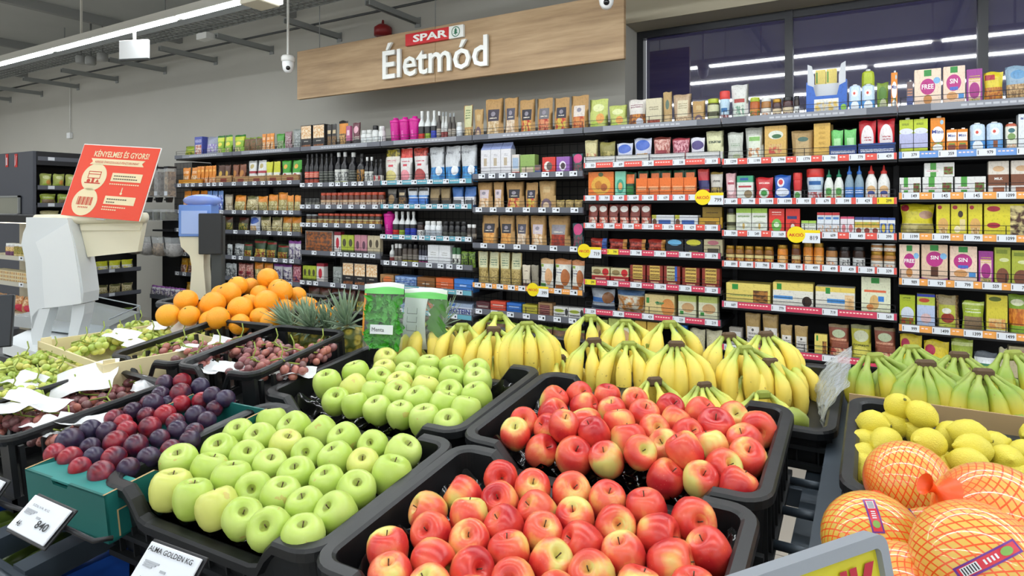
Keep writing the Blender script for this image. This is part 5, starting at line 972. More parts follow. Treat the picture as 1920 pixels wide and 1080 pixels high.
def crate(x0, x1, y0, y1, label, rz_=0.0, h=.14, hi=.014, lo=-.04, liner=True, slots=False, sidelo=None, zoff=0.0, dips=(True, True), lip=.014, name='fruit_crate', cat='crate', group='black plastic fruit crates'):
    cx, cy = (x0+x1)/2, (y0+y1)/2; w, d = x1-x0, y1-y0
    r = empty(name, (cx, cy, rimz(cy)+zoff), (TILT, 0, rz_)); tag(r, label, cat, group)
    P = perim(w, d); n = len(P); tw = .010
    def top(x, y, nx, ny):
        if abs(ny) > .9:
            dd = w/2-abs(x)
            if (ny < 0 and not dips[0]) or (ny > 0 and not dips[1]): return hi
            return hi + (lo-hi)*smooth(.075, .125, dd)
        if abs(nx) > .9 and sidelo is not None: return hi + (sidelo-hi)*smooth(.06, .1, d/2-abs(y))
        return hi
    m = MB(); vs = []; fs = []
    for x, y, nx, ny in P:
        z = top(x, y, nx, ny); b = -h
        for off, zz in ((-tw, b+.01), (-tw, z-.004), (-tw*.4, z), (lip, z), (lip+.004, z-.005), (lip+.004, z-(.02 if lip > .01 else .012)), (.003, z-.024), (-.006, b)):
            vs.append((x+nx*off, y+ny*off, zz))
    K = 8
    for i in range(n):
        j = (i+1) % n
        for k in range(K-1):
            if slots and k in (0, 6) : continue
            fs.append((i*K+k, i*K+k+1, j*K+k+1, j*K+k))
    if slots:                       # band under the rim (closed), slats and bottom band
        for i in range(n):
            j = (i+1) % n; fs.append((i*K+1, j*K+1, j*K+6, i*K+6))
    m.add(vs, fs, 0, False)
    m.box(-w/2+.012, w/2-.012, -d/2+.012, d/2-.012, -h, -h+.008)
    for q in range(int(w/.045)):     # ribs
        xx = -w/2+.03+q*.045
        if xx > w/2-.02: break
        if slots and w/2-abs(xx) > .05: 
            for sy in (-1, 1): m.box(xx-.005, xx+.005, sy*(d/2-.004)-.005, sy*(d/2-.004)+.005, -h, lo-.015)
        elif not slots:
            m.box(xx-.002, xx+.002, -d/2-.008, -d/2+.002, -h+.01, lo-.03)
    for q in range(int(d/.045)):
        yy = -d/2+.03+q*.045
        if yy > d/2-.02: break
        if slots:
            for sx_ in (-1, 1): m.box(sx_*(w/2-.004)-.005, sx_*(w/2-.004)+.005, yy-.005, yy+.005, -h, (sidelo if sidelo is not None else hi)-.03)
        else:
            for sx_ in (-1, 1): m.box(sx_*(w/2)-.006, sx_*(w/2)+.006, yy-.002, yy+.002, -h+.01, hi-.03)
    if slots:
        for (a, b_, c_, e) in ((-w/2, w/2, -d/2, -d/2+.01), (-w/2, w/2, d/2-.01, d/2), (-w/2, -w/2+.01, -d/2, d/2), (w/2-.01, w/2, -d/2, d/2)): m.box(a, b_, c_, e, -h, -h+.03)
        for sx_ in (-1, 1):
            for sy in (-1, 1): m.box(sx_*(w/2-.025)-.022, sx_*(w/2-.025)+.022, sy*(d/2-.012)-.006, sy*(d/2-.012)+.006, -h, hi-.02)
    else:
        m.box(-w/2-.004, w/2+.004, -d/2-.012, -d/2, -h+.045, -h+.055); m.box(-w/2, w/2, -d/2-.014, -d/2, -h, -h+.012)
        for sx_ in (-1, 1): m.box(sx_*w/2-.01, sx_*w/2+.01, -d/2, d/2, -h, -h+.012)
    m.build('crate_shell', CR, r)
    if liner:
        rr = random.Random(int(cx*1000)); nu, nv = 44, 30; m = MB(); vs = []
        for j in range(nv+1):
            for i in range(nu+1):
                u, v = i/nu, j/nv; x = (u-.5)*(w-.03); y = (v-.5)*(d-.03)
                ed = min(min(u, 1-u)*w, min(v, 1-v)*d)
                z = -.08+.012*(math.cos(u*2*math.pi*7)*math.cos(v*2*math.pi*5)) + .045*(1-smooth(0, .045, ed)) + rr.uniform(-.002, .002)
                if u > .9 : z += .018*rr.random()
                vs.append((x, y, z))
        m.add(vs, [(j*(nu+1)+i, j*(nu+1)+i+1, (j+1)*(nu+1)+i+1, (j+1)*(nu+1)+i) for j in range(nv) for i in range(nu)], 0, True)
        m.build('tray_liner', LINER, r)
    return r

crate(-1.315, -.765, .665, 1.045, 'black plastic crate of green apples nearest the front', rz_=R(2.5))
crate(-1.40, -.805, 1.10, 1.50, 'black plastic crate of green apples beside the red grapes, farther back', rz_=R(2.0))
crate(-.735, -.175, .67, 1.06, 'black plastic crate of red apples nearest the front', rz_=R(1.5))
crate(-.765, -.175, 1.105, 1.50, 'black plastic crate of red apples in front of the bananas', rz_=R(1.0))

# ---- apples
def rnd_off(t):
    oi = t.n('ShaderNodeObjectInfo'); tc = t.n('ShaderNodeTexCoord').outputs['Object']
    rv = t.math('MULTIPLY', oi.outputs['Random'], 37.0); cv = t.n('ShaderNodeCombineXYZ')
    t.l(rv, cv.inputs[0]); t.l(rv, cv.inputs[1]); t.l(rv, cv.inputs[2])
    return tc, t.vm('ADD', tc, cv.outputs[0]), oi.outputs['Random']
def cavity(t, tc):
    s = t.n('ShaderNodeSeparateXYZ'); t.l(tc, s.inputs[0])
    r2 = t.math('SQRT', t.math('ADD', t.math('MULTIPLY', s.outputs[0], s.outputs[0]), t.math('MULTIPLY', s.outputs[1], s.outputs[1])))
    return r2, s.outputs[2]
t = NT('green_apple_skin'); tc, v, rn = rnd_off(t); r2, z = cavity(t, tc)
c1 = t.mix(t.ramp(t.noise(v, 1.3, 2), [(.35, '#000000'), (.7, '#ffffff')]), '#b0cb55', '#c5d873')
c1 = t.mix(t.math('MULTIPLY', t.math('GREATER_THAN', rn, .84), .75), c1, '#d9d873')
sp = t.n('ShaderNodeTexVoronoi'); sp.inputs['Scale'].default_value = 13; t.l(v, sp.inputs['Vector'])
c1 = t.mix(t.math('MULTIPLY', t.math('LESS_THAN', sp.outputs['Distance'], .09), .45), c1, '#dfe8a8')
c1 = t.mix(t.math('MULTIPLY', t.math('GREATER_THAN', t.noise(v, 2.1, 3), .69), .5), c1, '#c89a5c')
cav = t.math('MULTIPLY', t.math('LESS_THAN', r2, .12), t.math('MULTIPLY_ADD', t.noise(tc, 9, 2), .9, 0.0))
c1 = t.mix(cav, c1, '#7a7a2c')
t.p(color=c1, rough=.3, sss=.0, spec=.5); GA = t.mat
t = NT('red_apple_skin'); tc, v, rn = rnd_off(t); r2, z = cavity(t, tc)
mp = t.n('ShaderNodeMapping'); mp.inputs['Scale'].default_value = (5, 5, 1.2); t.l(v, mp.inputs[0])
st = t.noise(mp.outputs[0], 2.0, 4); big = t.noise(v, 1.15, 1)
f = t.math('ADD', t.math('MULTIPLY', st, .10), t.math('MULTIPLY', big, 1.12)); f = t.math('ADD', f, t.math('MULTIPLY_ADD', rn, .16, -.08))
f = t.math('ADD', f, t.math('MULTIPLY', t.math('LESS_THAN', r2, .16), .05))
c1 = t.ramp(f, [(.40, '#b8262c'), (.55, '#d9463a'), (.68, '#e2684a'), (.76, '#e8a660'), (.84, '#d9d074')])
sp = t.n('ShaderNodeTexVoronoi'); sp.inputs['Scale'].default_value = 12; t.l(v, sp.inputs['Vector'])
c1 = t.mix(t.math('MULTIPLY', t.math('LESS_THAN', sp.outputs['Distance'], .07), .45), c1, '#f0c890')
t.p(color=c1, rough=.27); RA = t.mat
STEM = M('stem_brown', '#4f3a22', .7)
def apple_mesh(mat, seed):
    rr = random.Random(seed); m = MB(); n = 22; ph = rr.random()*6; el = rr.uniform(-.025, .045)
    prof = [(0, -.34), (.09, -.40), (.18, -.445), (.27, -.43), (.37, -.35), (.45, -.21), (.495, -.03), (.5, .1), (.475, .24), (.41, .36), (.31, .43), (.22, .435), (.13, .40), (.07, .33), (.0, .26)]
    vs = []; fs = []
    for r, z in prof:
        for i in range(n):
            a = 2*math.pi*i/n; k = 1+.022*math.cos(5*a+ph)*(1 if z < 0 else .5)+.02*math.cos(2*a+ph)
            vs.append((r*k*math.cos(a), r*k*math.sin(a), z*(1+el)+.02*r*math.cos(a+ph)))
    for j in range(len(prof)-1):
        for i in range(n): k = (i+1) % n; fs.append((j*n+i, j*n+k, (j+1)*n+k, (j+1)*n+i))
    m.add(vs, fs, 0, True); return m.mesh('apple', mat)
m = MB(); m.tube([(0, 0, .25), (.01, 0, .36), (.03, .01, .47)], [.014, .012, .018], 5); STM = m.mesh('stem', STEM)
GAM = [apple_mesh(GA, s) for s in range(4)]; RAM = [apple_mesh(RA, s+9) for s in range(4)]
fr = random.Random(11)
def relax(pts, it=40, k=1.01, zf=.7):
    for _ in range(it):
        for i in range(len(pts)):
            for j in range(i):
                a, b = pts[i], pts[j]; dv = a[0]-b[0]; L = dv.length; need = (a[1]+b[1])/2*k
                if 1e-6 < L < need:
                    push = dv/L*(need-L)*.5; push.z *= zf; a[0] = a[0]+push*.5; b[0] = b[0]-push*.5
def fruits(zoomkey, lst, meshes, name, cat, what, grp, crate_lbl, stem=True, off=-.0, tilt=22, dmin=.066, dmax=.088, rowh=None, dfac=1.0, bnd=None):
    ox, oy, s = zoomkey; pts = []
    for k, (u, v, w_) in enumerate(lst):
        px, py = ox+u/s, oy+v/s; p = atslope(px, py, off); d = depth(p)
        dia = min(dmax, max(dmin, w_/s*d/F*dfac)); pts.append([p, dia, k])
    for _ in range(6):
        relax(pts, 8)
        if bnd:
            for q in pts:
                rr_ = q[1]*.42+.014; x = min(max(q[0].x, bnd[0]+rr_), bnd[1]-rr_); y = min(max(q[0].y, bnd[2]+rr_), bnd[3]-rr_); q[0] = Vector((x, y, min(max(q[0].z, rimz(y)-.018), rimz(y)+.03)))
    # rows, counted from the front of the crate
    pts.sort(key=lambda a: a[0].y + .06*a[0].x*0); rows = []
    for q in pts:
        if rows and q[0].y - rows[-1][0][0].y < (rowh or .055) and len(rows[-1]) < 14: rows[-1].append(q)
        else: rows.append([q])
    for ri, row in enumerate(rows):
        row.sort(key=lambda a: a[0].x)
        for ci, (p, dia, k) in enumerate(row):
            me = meshes[k % len(meshes)]
            rot = (R(fr.gauss(tilt*.6, tilt*.6)), R(fr.gauss(0, tilt*.7)), R(fr.uniform(0, 50)))
            o = link(name, me, None, p, rot, (dia, dia, dia*fr.uniform(.98, 1.07)))
            tag(o, f'{what} in {crate_lbl}, {ORD[min(ri,15)]} row from front, {ORD[min(ci,15)]} in row', cat, grp)
            if stem: link('stem', STM, o)
    return pts
Z4 = (180, 740, 2.8235); Z2 = (560, 540, 3.692); Z5 = (620, 700, 2.2326); ZB = (300, 400, 4.571); ZJJ = (1400, 640, 3.692); Z1 = (0, 750, 3.272); ZT = (1000, 560, 3.692); Z3 = (0, 500, 4.0)
fruits(Z4, [(370,520,210),(490,560,205),(632,610,215),(775,668,215),(925,718,225),(1103,748,230),(443,370,195),(590,418,195),(715,462,205),(850,515,195),(995,555,210),(1150,605,205),(1325,665,228),
 (660,310,190),(797,343,185),(915,388,182),(1062,438,198),(1228,475,185),(1378,522,210),(1570,440,212),(765,218,160),(875,238,170),(1000,278,170),(1130,322,180),(1268,348,185),(1415,378,175),(1620,315,190),
 (930,150,162),(1050,188,178),(1195,203,165),(1318,243,175),(1470,275,165)], GAM, 'green_apple', 'apple', 'green apple', 'green apples in the front crate', 'front green-apple crate', tilt=24, bnd=(-1.315, -.765, .65, 1.045))
fruits(Z2, [(150,820,195),(295,848,185),(465,880,205),(642,920,205),(825,955,220),(1030,965,212),(1228,903,218),(200,672,200),(355,718,190),(505,748,175),(662,782,210),(842,805,210),(1030,853,210),(1235,765,212),
 (397,602,185),(545,645,185),(700,680,190),(870,708,195),(1040,748,200),(1240,652,200),(590,585,165),(742,602,165),(886,622,170),(1060,640,190),(600,502,160),(762,504,180),(900,548,165),(1060,552,175),(1240,588,180)],
 GAM, 'green_apple', 'apple', 'green apple', 'green apples in the rear crate', 'rear green-apple crate', tilt=24, bnd=(-1.40, -.805, 1.108, 1.50))
fruits(Z5, [(935,118,120),(1035,95,112),(1060,140,112),(1160,106,115),(1272,120,116),(930,175,130),(820,208,122),(935,243,115),(1058,232,155),(1180,165,122),(1208,225,138),(1310,185,136),(1422,152,122),(1345,245,135),(1440,210,125),(1555,175,130),(1600,232,160),(1678,185,122),(1780,240,152),
 (820,282,130),(835,338,142),(945,305,115),(1000,348,165),(1130,308,135),(1240,290,160),(1390,312,152),(1495,275,128),(1580,312,158),(1745,312,150),(1743,378,162),(1160,388,152),(1280,388,130),(1365,455,162),(1470,388,155),(1525,462,150),(1640,408,158),(1682,470,155)],
 RAM, 'red_apple', 'apple', 'red apple', 'red apples in the rear crate', 'rear red-apple crate', tilt=45, bnd=(-.765, -.175, 1.112, 1.50))
fruits(Z5, [(712,440,146),(840,493,156),(1002,503,166),(1162,543,152),(1325,583,172),(1505,610,188),(555,513,150),(720,538,160),(410,583,152),(580,608,165),(735,658,165),(875,583,150),(1032,622,156),(1200,648,176),(1375,688,180),(1575,752,186),(425,682,166),(585,722,165),(893,692,170),(1065,728,182),(1250,782,182),
 (240,748,170),(430,787,182),(590,817,182),(745,778,166),(915,812,180),(1430,817,200),(1090,848,200),(260,850,170),(765,860,155),(1260,905,190),(450,890,180),(950,930,190),(1600,900,190),(640,930,180)],
 RAM, 'red_apple', 'apple', 'red apple', 'red apples in the front crate', 'front red-apple crate', tilt=45, bnd=(-.735, -.175, .5, 1.06))

# ---- plum box (teal cardboard)
TEAL = M('teal_cardboard', '#176660', .5); TEALI = M('teal_inner', '#2a8580', .55); KRE = M('cut_edge', '#b59a6c', .7)
bx = empty('plum_box', (-1.392, .795, rimz(.785)+.012), (TILT, 0, R(4))); tag(bx, 'teal cardboard box full of plums with torn handle notch', 'box')
m = MB(); w_, d_, h_ = .27, .385, .095
m.prism([(-w_/2, -h_), (w_/2, -h_), (w_/2, 0), (.02, -.0), (.012, -.012), (-.035, -.012), (-.042, 0), (-w_/2, 0)], -d_/2, -d_/2+.005, 0)
m.box(-w_/2, w_/2, d_/2-.005, d_/2, -h_, .012); 
for s_ in (-1, 1):
    m.add([(s_*w_/2, -d_/2, -h_), (s_*w_/2, d_/2, -h_), (s_*w_/2, d_/2, .012), (s_*w_/2, d_/2-.09, .012), (s_*w_/2, d_/2-.13, -.028), (s_*w_/2, -d_/2+.14, -.028), (s_*w_/2, -d_/2+.1, 0), (s_*w_/2, -d_/2, 0)], [tuple(range(8))], 0)
    m.add([(s_*(w_/2-.005), y, z) for y, z in ((-d_/2, -h_), (d_/2, -h_), (d_/2, .012), (d_/2-.09, .012), (d_/2-.13, -.028), (-d_/2+.14, -.028), (-d_/2+.1, 0), (-d_/2, 0))], [tuple(range(8))], 1)
    yy = [(-d_/2, 0), (-d_/2+.1, 0), (-d_/2+.14, -.028), (d_/2-.13, -.028), (d_/2-.09, .012), (d_/2, .012)]
    for a, b_ in zip(yy, yy[1:]): m.add([(s_*w_/2, a[0], a[1]+.001), (s_*(w_/2-.005), a[0], a[1]+.001), (s_*(w_/2-.005), b_[0], b_[1]+.001), (s_*w_/2, b_[0], b_[1]+.001)], [(0, 1, 2, 3)], 2)
m.box(-w_/2, w_/2, -d_/2, d_/2, -h_, -h_+.006)
m.box(w_/2-.0045, w_/2+.0008, -d_/2+.02, -d_/2+.0225, -h_+.005, -.04, 2); m.box(w_/2-.0045, w_/2+.0008, -d_/2+.02, -d_/2+.05, -.04, -.0375, 2)
m.build('box_shell', [TEAL, TEALI, KRE], bx)
m = MB(); m.add([(-w_/2, -d_/2, .0), (w_/2, -d_/2, .0), (w_/2-.015, -d_/2+.07, -.004), (-w_/2+.03, -d_/2+.07, -.004), (-w_/2, -d_/2, -.004), (w_/2, -d_/2, -.004), (w_/2-.015, -d_/2+.07, -.008), (-w_/2+.03, -d_/2+.07, -.008)], [(0, 1, 2, 3), (4, 7, 6, 5), (0, 4, 5, 1), (1, 5, 6, 2), (2, 6, 7, 3), (3, 7, 4, 0)])
m.build('folded_flap', TEALI, bx)
t = NT('plum_skin'); tc, v, rn = rnd_off(t)
f = t.math('ADD', t.math('MULTIPLY', t.noise(v, 1.6, 3), .6), t.math('MULTIPLY', rn, .45))
c1 = t.ramp(f, [(.32, '#a01824'), (.45, '#6a1626'), (.55, '#3a1830'), (.72, '#2c2440')])
bl = t.ramp(t.noise(v, 2.6, 5), [(.4, '#000000'), (.75, '#8a8a8a')]); c1 = t.mix(t.math('MULTIPLY', bl, .6), c1, '#8f8aa8')
t.p(color=c1, rough=.3); PL = t.mat
m = MB(); n = 18; vs = []; fs = []
for j in range(13):
    ph = math.pi*j/12
    for i in range(n):
        a = 2*math.pi*i/n; r = .5*math.sin(ph)*(1-.06*math.exp(-((min(a, 2*math.pi-a))/.22)**2)); z = -.5*math.cos(ph)*1.02 - (.03 if j == 12 else 0)
        vs.append((r*math.cos(a), r*math.sin(a), z))
for j in range(12):
    for i in range(n): k = (i+1) % n; fs.append((j*n+i, j*n+k, (j+1)*n+k, (j+1)*n+i))
m.add(vs, fs, 0, True); PLM = m.mesh('plum', PL)
plums = [(335,330,105),(430,355,135),(490,415,110),(565,290,115),(575,350,115),(630,450,150),(700,355,140),(780,420,130),(460,235,150),(540,200,130),(670,185,120),(700,260,140),(845,280,140),(940,345,130),(790,185,120),(895,170,130),(970,240,110),
 (1040,305,110),(1090,185,120),(1150,255,125),(1190,200,90),(705,110,110),(810,70,110),(900,95,95),(1010,90,125),(1185,100,125),(1110,125,100),(740,150,90),(1300,60,100),(1270,125,90),(930,20,120),(1120,20,110),(1200,10,110),(1040,20,90),(1390,10,105)]
fruits(Z1, plums, [PLM], 'plum', 'plum', 'dark plum', 'plums in the teal box', 'teal plum box', stem=False, off=.012, tilt=60, dmin=.042, dmax=.056, rowh=.045)
fruits(Z3, [(1250,870,120),(1350,860,110),(1490,905,135),(1355,945,150),(1215,960,130),(1590,965,100),(1690,990,135),(1150,1020,140)], [PLM], 'plum', 'plum', 'dark plum heaped at the back', 'plums heaped at the back of the teal box', 'teal box', stem=False, off=.03, tilt=60, dmin=.045, dmax=.056, rowh=.045)

# ---- grapes
def grape_mat(nm, a, b_, c_):
    t = NT(nm); tc, v, rn = rnd_off(t); t.p(color=t.mix(t.math('MULTIPLY', t.noise(v, 2, 2), .28), t.ramp(rn, [(0, a), (.5, b_), (1, c_)]), '#cfc9b8'), rough=.2, trans=0.0); return t.mat
GRR = grape_mat('red_grape_skin', '#5c1f30', '#873040', '#b05a4a'); GRG = grape_mat('green_grape_skin', '#9fbe38', '#bdd052', '#d6d05c')
m = MB(); m.sphere((0, 0, 0), (.5, .5, .55), 10, 7); g1 = m.mesh('grape', GRR); m = MB(); m.sphere((0, 0, 0), (.5, .5, .55), 10, 7); g2 = m.mesh('grape', GRG)
GST = M('grape_stem', '#8a9a3c', .6)
gr = random.Random(5)
def bunch(p, red, L, label, grp, n=26, yaw=0, big=1.0, spread=.05):
    r = empty('grape_bunch', p, (TILT, 0, yaw)); tag(r, label, 'grapes', grp); pts = []; tries = 0
    dg = (.024 if red else .0235)*big
    while len(pts) < n and tries < 4000:
        tries += 1; a = gr.uniform(-1, 1); wdt = spread*(1-.5*max(0, a))
        q = Vector((a*L, gr.uniform(-wdt, wdt), gr.uniform(0, .03)))
        if all((q-o).length > dg*.72 for o in pts): pts.append(q)
    for q in pts:
        k = dg*gr.uniform(.88, 1.1); link('grape', g1 if red else g2, r, q, (gr.uniform(0, 3), gr.uniform(0, 3), 0), (k, k, k))
    m = MB(); m.tube([(-L*.9, 0, .028), (-L*.2, .01, .04), (L*.3, -.01, .036), (L*.8, 0, .03)], .0022, 5); m.tube([(-L*.2, .01, .04), (-L*.3, .03, .055), (-L*.45, .035, .075)], .002, 5); m.tube([(L*.2, -.01, .036), (L*.3, -.03, .05)], .002, 5)
    m.build('grape_stalk', GST, r)
PAPER = M('white_tissue', '#e9ebec', .8)
def paper(p, w, d, label, yaw=0, tilt=(0, 0), amp=.006, group='white tissue papers among the grapes'):
    rr = random.Random(int(p.x*999)); m = MB(); nu = 9; vs = []; ph = rr.random()*6
    for sgn_ in (0, 1):
        for j in range(nu):
            for i in range(nu):
                u, v = i/(nu-1)-.5, j/(nu-1)-.5
                z = amp*(math.sin(5*u+ph)+.7*math.sin(7*v+ph*2)+.5*math.sin(9*(u+v)))+rr.uniform(-.001, .001)*0 + amp*3*abs(v)**2
                vs.append((u*w, v*d*(1+.05*math.sin(4*u)), z - sgn_*.0008))
    n2 = nu*nu; fs = [(j*nu+i, j*nu+i+1, (j+1)*nu+i+1, (j+1)*nu+i) for j in range(nu-1) for i in range(nu-1)]
    fs += [tuple(n2+k for k in f[::-1]) for f in fs]; m.add(vs, fs, 0, True)
    o = m.build('tissue_paper', PAPER, None, p, (tilt[0], tilt[1], yaw)); tag(o, label, 'paper', group); return o
crate(-2.01, -1.735, 1.01, 1.40, 'black slotted crate of red grapes beside the wooden crate, middle row', rz_=R(8), h=.15, hi=.025, lo=-.045, lip=.004, liner=False, slots=True, dips=(True, False), name='grape_crate', group='black slotted grape crates', zoff=.045)
crate(-1.72, -1.44, 1.04, 1.43, 'black slotted crate of red grapes next to rear green apples', rz_=R(8), h=.15, hi=.025, lo=-.045, lip=.004, liner=False, slots=True, dips=(True, False), name='grape_crate', group='black slotted grape crates', zoff=.045)
crate(-1.97, -1.67, .62, .99, 'black slotted crate of red grapes beside the teal plum box', h=.14, hi=.035, lo=-.05, lip=.004, liner=False, slots=True, dips=(True, False), name='grape_crate', group='black slotted grape crates')
crate(-2.32, -2.02, .62, .99, 'black slotted crate of green grapes at the stand end', h=.14, hi=.008, lo=-.05, lip=.004, liner=False, slots=True, dips=(True, False), name='grape_crate', group='black slotted grape crates')
def B(px, py, off, red, L, label, grp, **kw): bunch(atslope(px, py, off), red, L, label, grp, **kw)
g_a = 'red grape bunches in the middle-row crates'
for i, (px, py, L, n, yaw) in enumerate(((345,668,.07,26,.2),(420,668,.08,30,.5),(372,685,.05,18,0),(455,655,.05,20,.3))): B(px, py, .02, True, L, f'red grape bunch, {ORD[i]} of four in the left middle-row crate', g_a, n=n, yaw=yaw)
for i, (px, py, L, n, yaw) in enumerate(((478,697,.06,26,.2),(520,668,.075,32,.1),(560,680,.07,30,.6),(600,668,.04,16,0),(533,700,.07,30,.3))): B(px, py, .02, True, L, f'red grape bunch, {ORD[i]} of five in the crate by the green apples', g_a, n=n, yaw=yaw)
g_b = 'red grape bunches in the front crate'
for i, (px, py, L, n, yaw) in enumerate(((215,722,.08,34,.4),(262,742,.07,30,.2),(150,760,.08,34,.5),(205,775,.08,34,.2),(85,795,.08,34,.4),(120,830,.07,28,.1),(40,800,.06,24,.3))): B(px, py, -.03, True, L, f'red grape bunch, {ORD[i]} of seven from the back of the front grape crate', g_b, n=n, yaw=yaw)
g_c = 'green grape bunches in the stand-end crate'
for i, (px, py, L, n, yaw) in enumerate(((105,680,.08,36,.3),(130,700,.06,28,.8),(50,690,.07,30,.3),(30,715,.08,34,.2),(75,740,.07,32,.5),(25,760,.08,36,.3),(110,720,.05,22,.2))): B(px, py, .0, False, L, f'green grape bunch, {ORD[i]} of seven from the back of the stand-end crate', g_c, n=n, yaw=yaw)
for i, (px, py, w, d, yaw, tx, ty, ds) in enumerate(((440,650,.17,.07,.5,-.5,.1,'large sheet at the back'),(395,690,.1,.08,.3,.1,.2,'small sheet'),(455,690,.16,.05,.5,-.2,0,'narrow sheet'))):
    paper(atslope(px, py, .03), w, d, f'white tissue {ds} in the left middle-row grape crate', yaw, (abs(tx), ty))
for i, (px, py, w, d, yaw, tx, ty, ds) in enumerate(((505,700,.12,.06,.5,-.1,.1,'curled sheet'),(560,700,.09,.05,.6,.3,0,'front sheet'),(455,700,.07,.05,.3,.2,.2,'corner sheet'))):
    paper(atslope(px, py, .025), w, d, f'white tissue {ds} in the grape crate by the green apples', yaw, (abs(tx), ty))
for i, (px, py, w, d, yaw, tx, ty, ds) in enumerate(((268,722,.06,.05,.2,-.8,.2,'upright scrap'),(85,800,.1,.06,.2,.1,.1,'flat sheet'),(165,790,.13,.05,.9,-.2,.2,'twisted sheet'))):
    paper(atslope(px, py, .015), w, d, f'white tissue {ds} in the front red-grape crate', yaw, (abs(tx), ty))
for i, (px, py, w, d, yaw, tx, ty, ds) in enumerate(((158,712,.16,.11,.8,-.5,-.2,'big white sheet standing up'),(45,715,.14,.06,.1,-.3,0,'folded sheet'),(70,750,.18,.05,.3,-.3,.1,'long curled sheet'),(10,765,.12,.08,.1,0,0,'flat sheet'))):
    paper(atslope(px, py, .035), w, d, f'{ds} of tissue in the stand-end green-grape crate', yaw, (abs(tx), ty))
# wooden grape tray
WOOD = M('pale_wood', '#e0d2a4', .6); 
wc = empty('wooden_crate', atz(252, 640, CAMH-.452), (0, 0, R(-6))); tag(wc, 'shallow pale wooden crate of green grapes beside the scale', 'crate')
m = MB(); w_, d_ = .52, .38
m.box(-w_/2, w_/2, -d_/2, d_/2, -.075, -.07)
m.build('base_board', WOOD, wc)
for nm, a in (('front_slat', (-w_/2, w_/2, -d_/2, -d_/2+.006, -.02, .0)), ('back_slat', (-w_/2, w_/2, d_/2-.006, d_/2, -.02, .0)), ('front_slat', (-w_/2, w_/2, -d_/2, -d_/2+.006, -.06, -.035)), ('back_slat', (-w_/2, w_/2, d_/2-.006, d_/2, -.06, -.035))): MB().box(*a).build(nm, WOOD, wc)
for s_ in (-1, 1):
    MB().box(s_*w_/2-.004, s_*w_/2+.004, -d_/2, d_/2, -.07, -.0).build('end_board', WOOD, wc)
    for s2 in (-1, 1): m = MB(); m.prism([(s_*(w_/2-.004), -.075), (s_*(w_/2-.035), -.075), (s_*(w_/2-.012), .01), (s_*(w_/2-.004), .01)], s2*(d_/2-.02)-.014, s2*(d_/2-.02)+.014); m.build('corner_block', WOOD, wc)
for i, (px, py, L, n, yaw) in enumerate(((265,622,.07,30,.3),(225,645,.08,36,.2),(290,645,.07,30,.4),(190,648,.07,28,.1),(320,630,.06,24,.2),(300,668,.06,26,.3),(250,632,.07,28,.1),(345,645,.06,24,.3),(160,660,.06,24,.3),(380,640,.04,14,.1))):
    bunch(atz(px, py, CAMH-.49), False, L, f'green grape bunch, {ORD[i]} of ten in the pale wooden crate', 'green grape bunches in the wooden crate', n=n, yaw=yaw)
for i, (px, py, w, d, yaw, tx, ty, ds) in enumerate(((340,618,.11,.09,.1,.9,0,'upright white card'),(300,612,.08,.05,.5,-.4,0,'small leaning sheet'),(225,628,.16,.06,.05,-.3,0,'long pale sheet'),(262,645,.12,.05,.1,-.3,0,'folded sheet'),(360,655,.1,.05,.4,-.2,0,'crumpled sheet'))):
    paper(atz(px, py, CAMH-.45), w, d, f'{ds} among the green grapes in the wooden crate', yaw, (abs(tx), ty), amp=.004)

# ---- oranges
crate(-2.62, -1.90, 1.50, 1.88, 'black plastic crate heaped with oranges', h=.15, hi=.02, lo=.0, dips=(False, True), zoff=.04, liner=False)
t = NT('orange_peel'); tc, v, rn = rnd_off(t); t.p(color=t.mix(t.noise(v, 1.2, 2), t.ramp(rn, [(0, '#f8a31e'), (1, '#fbb530')]), '#f7a01c'), rough=.38); t.bump(t.noise(tc, 30, 2), .25, .01); ORP = t.mat
m = MB(); m.sphere((0, 0, 0), (.5, .5, .48), 24, 16); ORM = m.mesh('orange', ORP)
m = MB(); m.lathe([(.05, .475), (.045, .49), (.02, .495)], 8); NAV = m.mesh('stem_scar', M('scar_green', '#6e6a2c', .7))
ors = [(912,580,180,2.55),(660,625,170,2.5),(770,625,150,2.6),(1020,600+50,180,2.5),(585,700,210,2.4),(520,690,150,2.5),(850,690,170,2.5),(1045,680,190,2.42),(240,755,195,2.35),(465,790,220,2.32),(400,800,180,2.38),(700,825,215,2.3),(905,790,205,2.32),(1085,800,160,2.38),(1175,705,150,2.5),(1250,812,175,2.4),
 (1375,850,165,2.4),(1510,865,140,2.45),(105,875,195,2.25),(280,885,175,2.25),(395,895,175,2.25),(500,905,195,2.22),(680,935,180,2.22),(860,890,170,2.26),(940,925,160,2.22),(1400,810,130,2.55),(1310,800,120,2.55),(780,750,160,2.45),(1000,880,160,2.3),(600,890,150,2.32)]
ors = sorted(ors, key=lambda a: (a[3], a[0])); opt = [[atd(300+u/4.571, 400+v/4.571, d), min(.092, max(.072, w_/4.571*d/F)), 0] for u, v, w_, d in ors]; relax(opt, 60, .99, 1)
for i, (u, v, w_, d) in enumerate(ors):
    p, dia, _ = opt[i]
    o = link('orange', ORM, None, p, (fr.uniform(-1, 1), fr.uniform(-1, 1), fr.uniform(0, 6)), (dia,)*3)
    hgt = 'top of the heap' if v < 640 else 'upper half of the heap' if v < 760 else 'lower half of the heap' if v < 870 else 'front row at the crate edge'
    side = 'left' if u < 500 else 'middle' if u < 1000 else 'right'
    pos = 'topmost orange of the whole heap' if v == 580 else f'orange in the {hgt}, {side} part, {ORD[i % 16]} {"behind" if i > 15 else "in"} the near side'
    tag(o, pos, 'orange', 'oranges in the heap'); link('stem_scar', NAV, o)

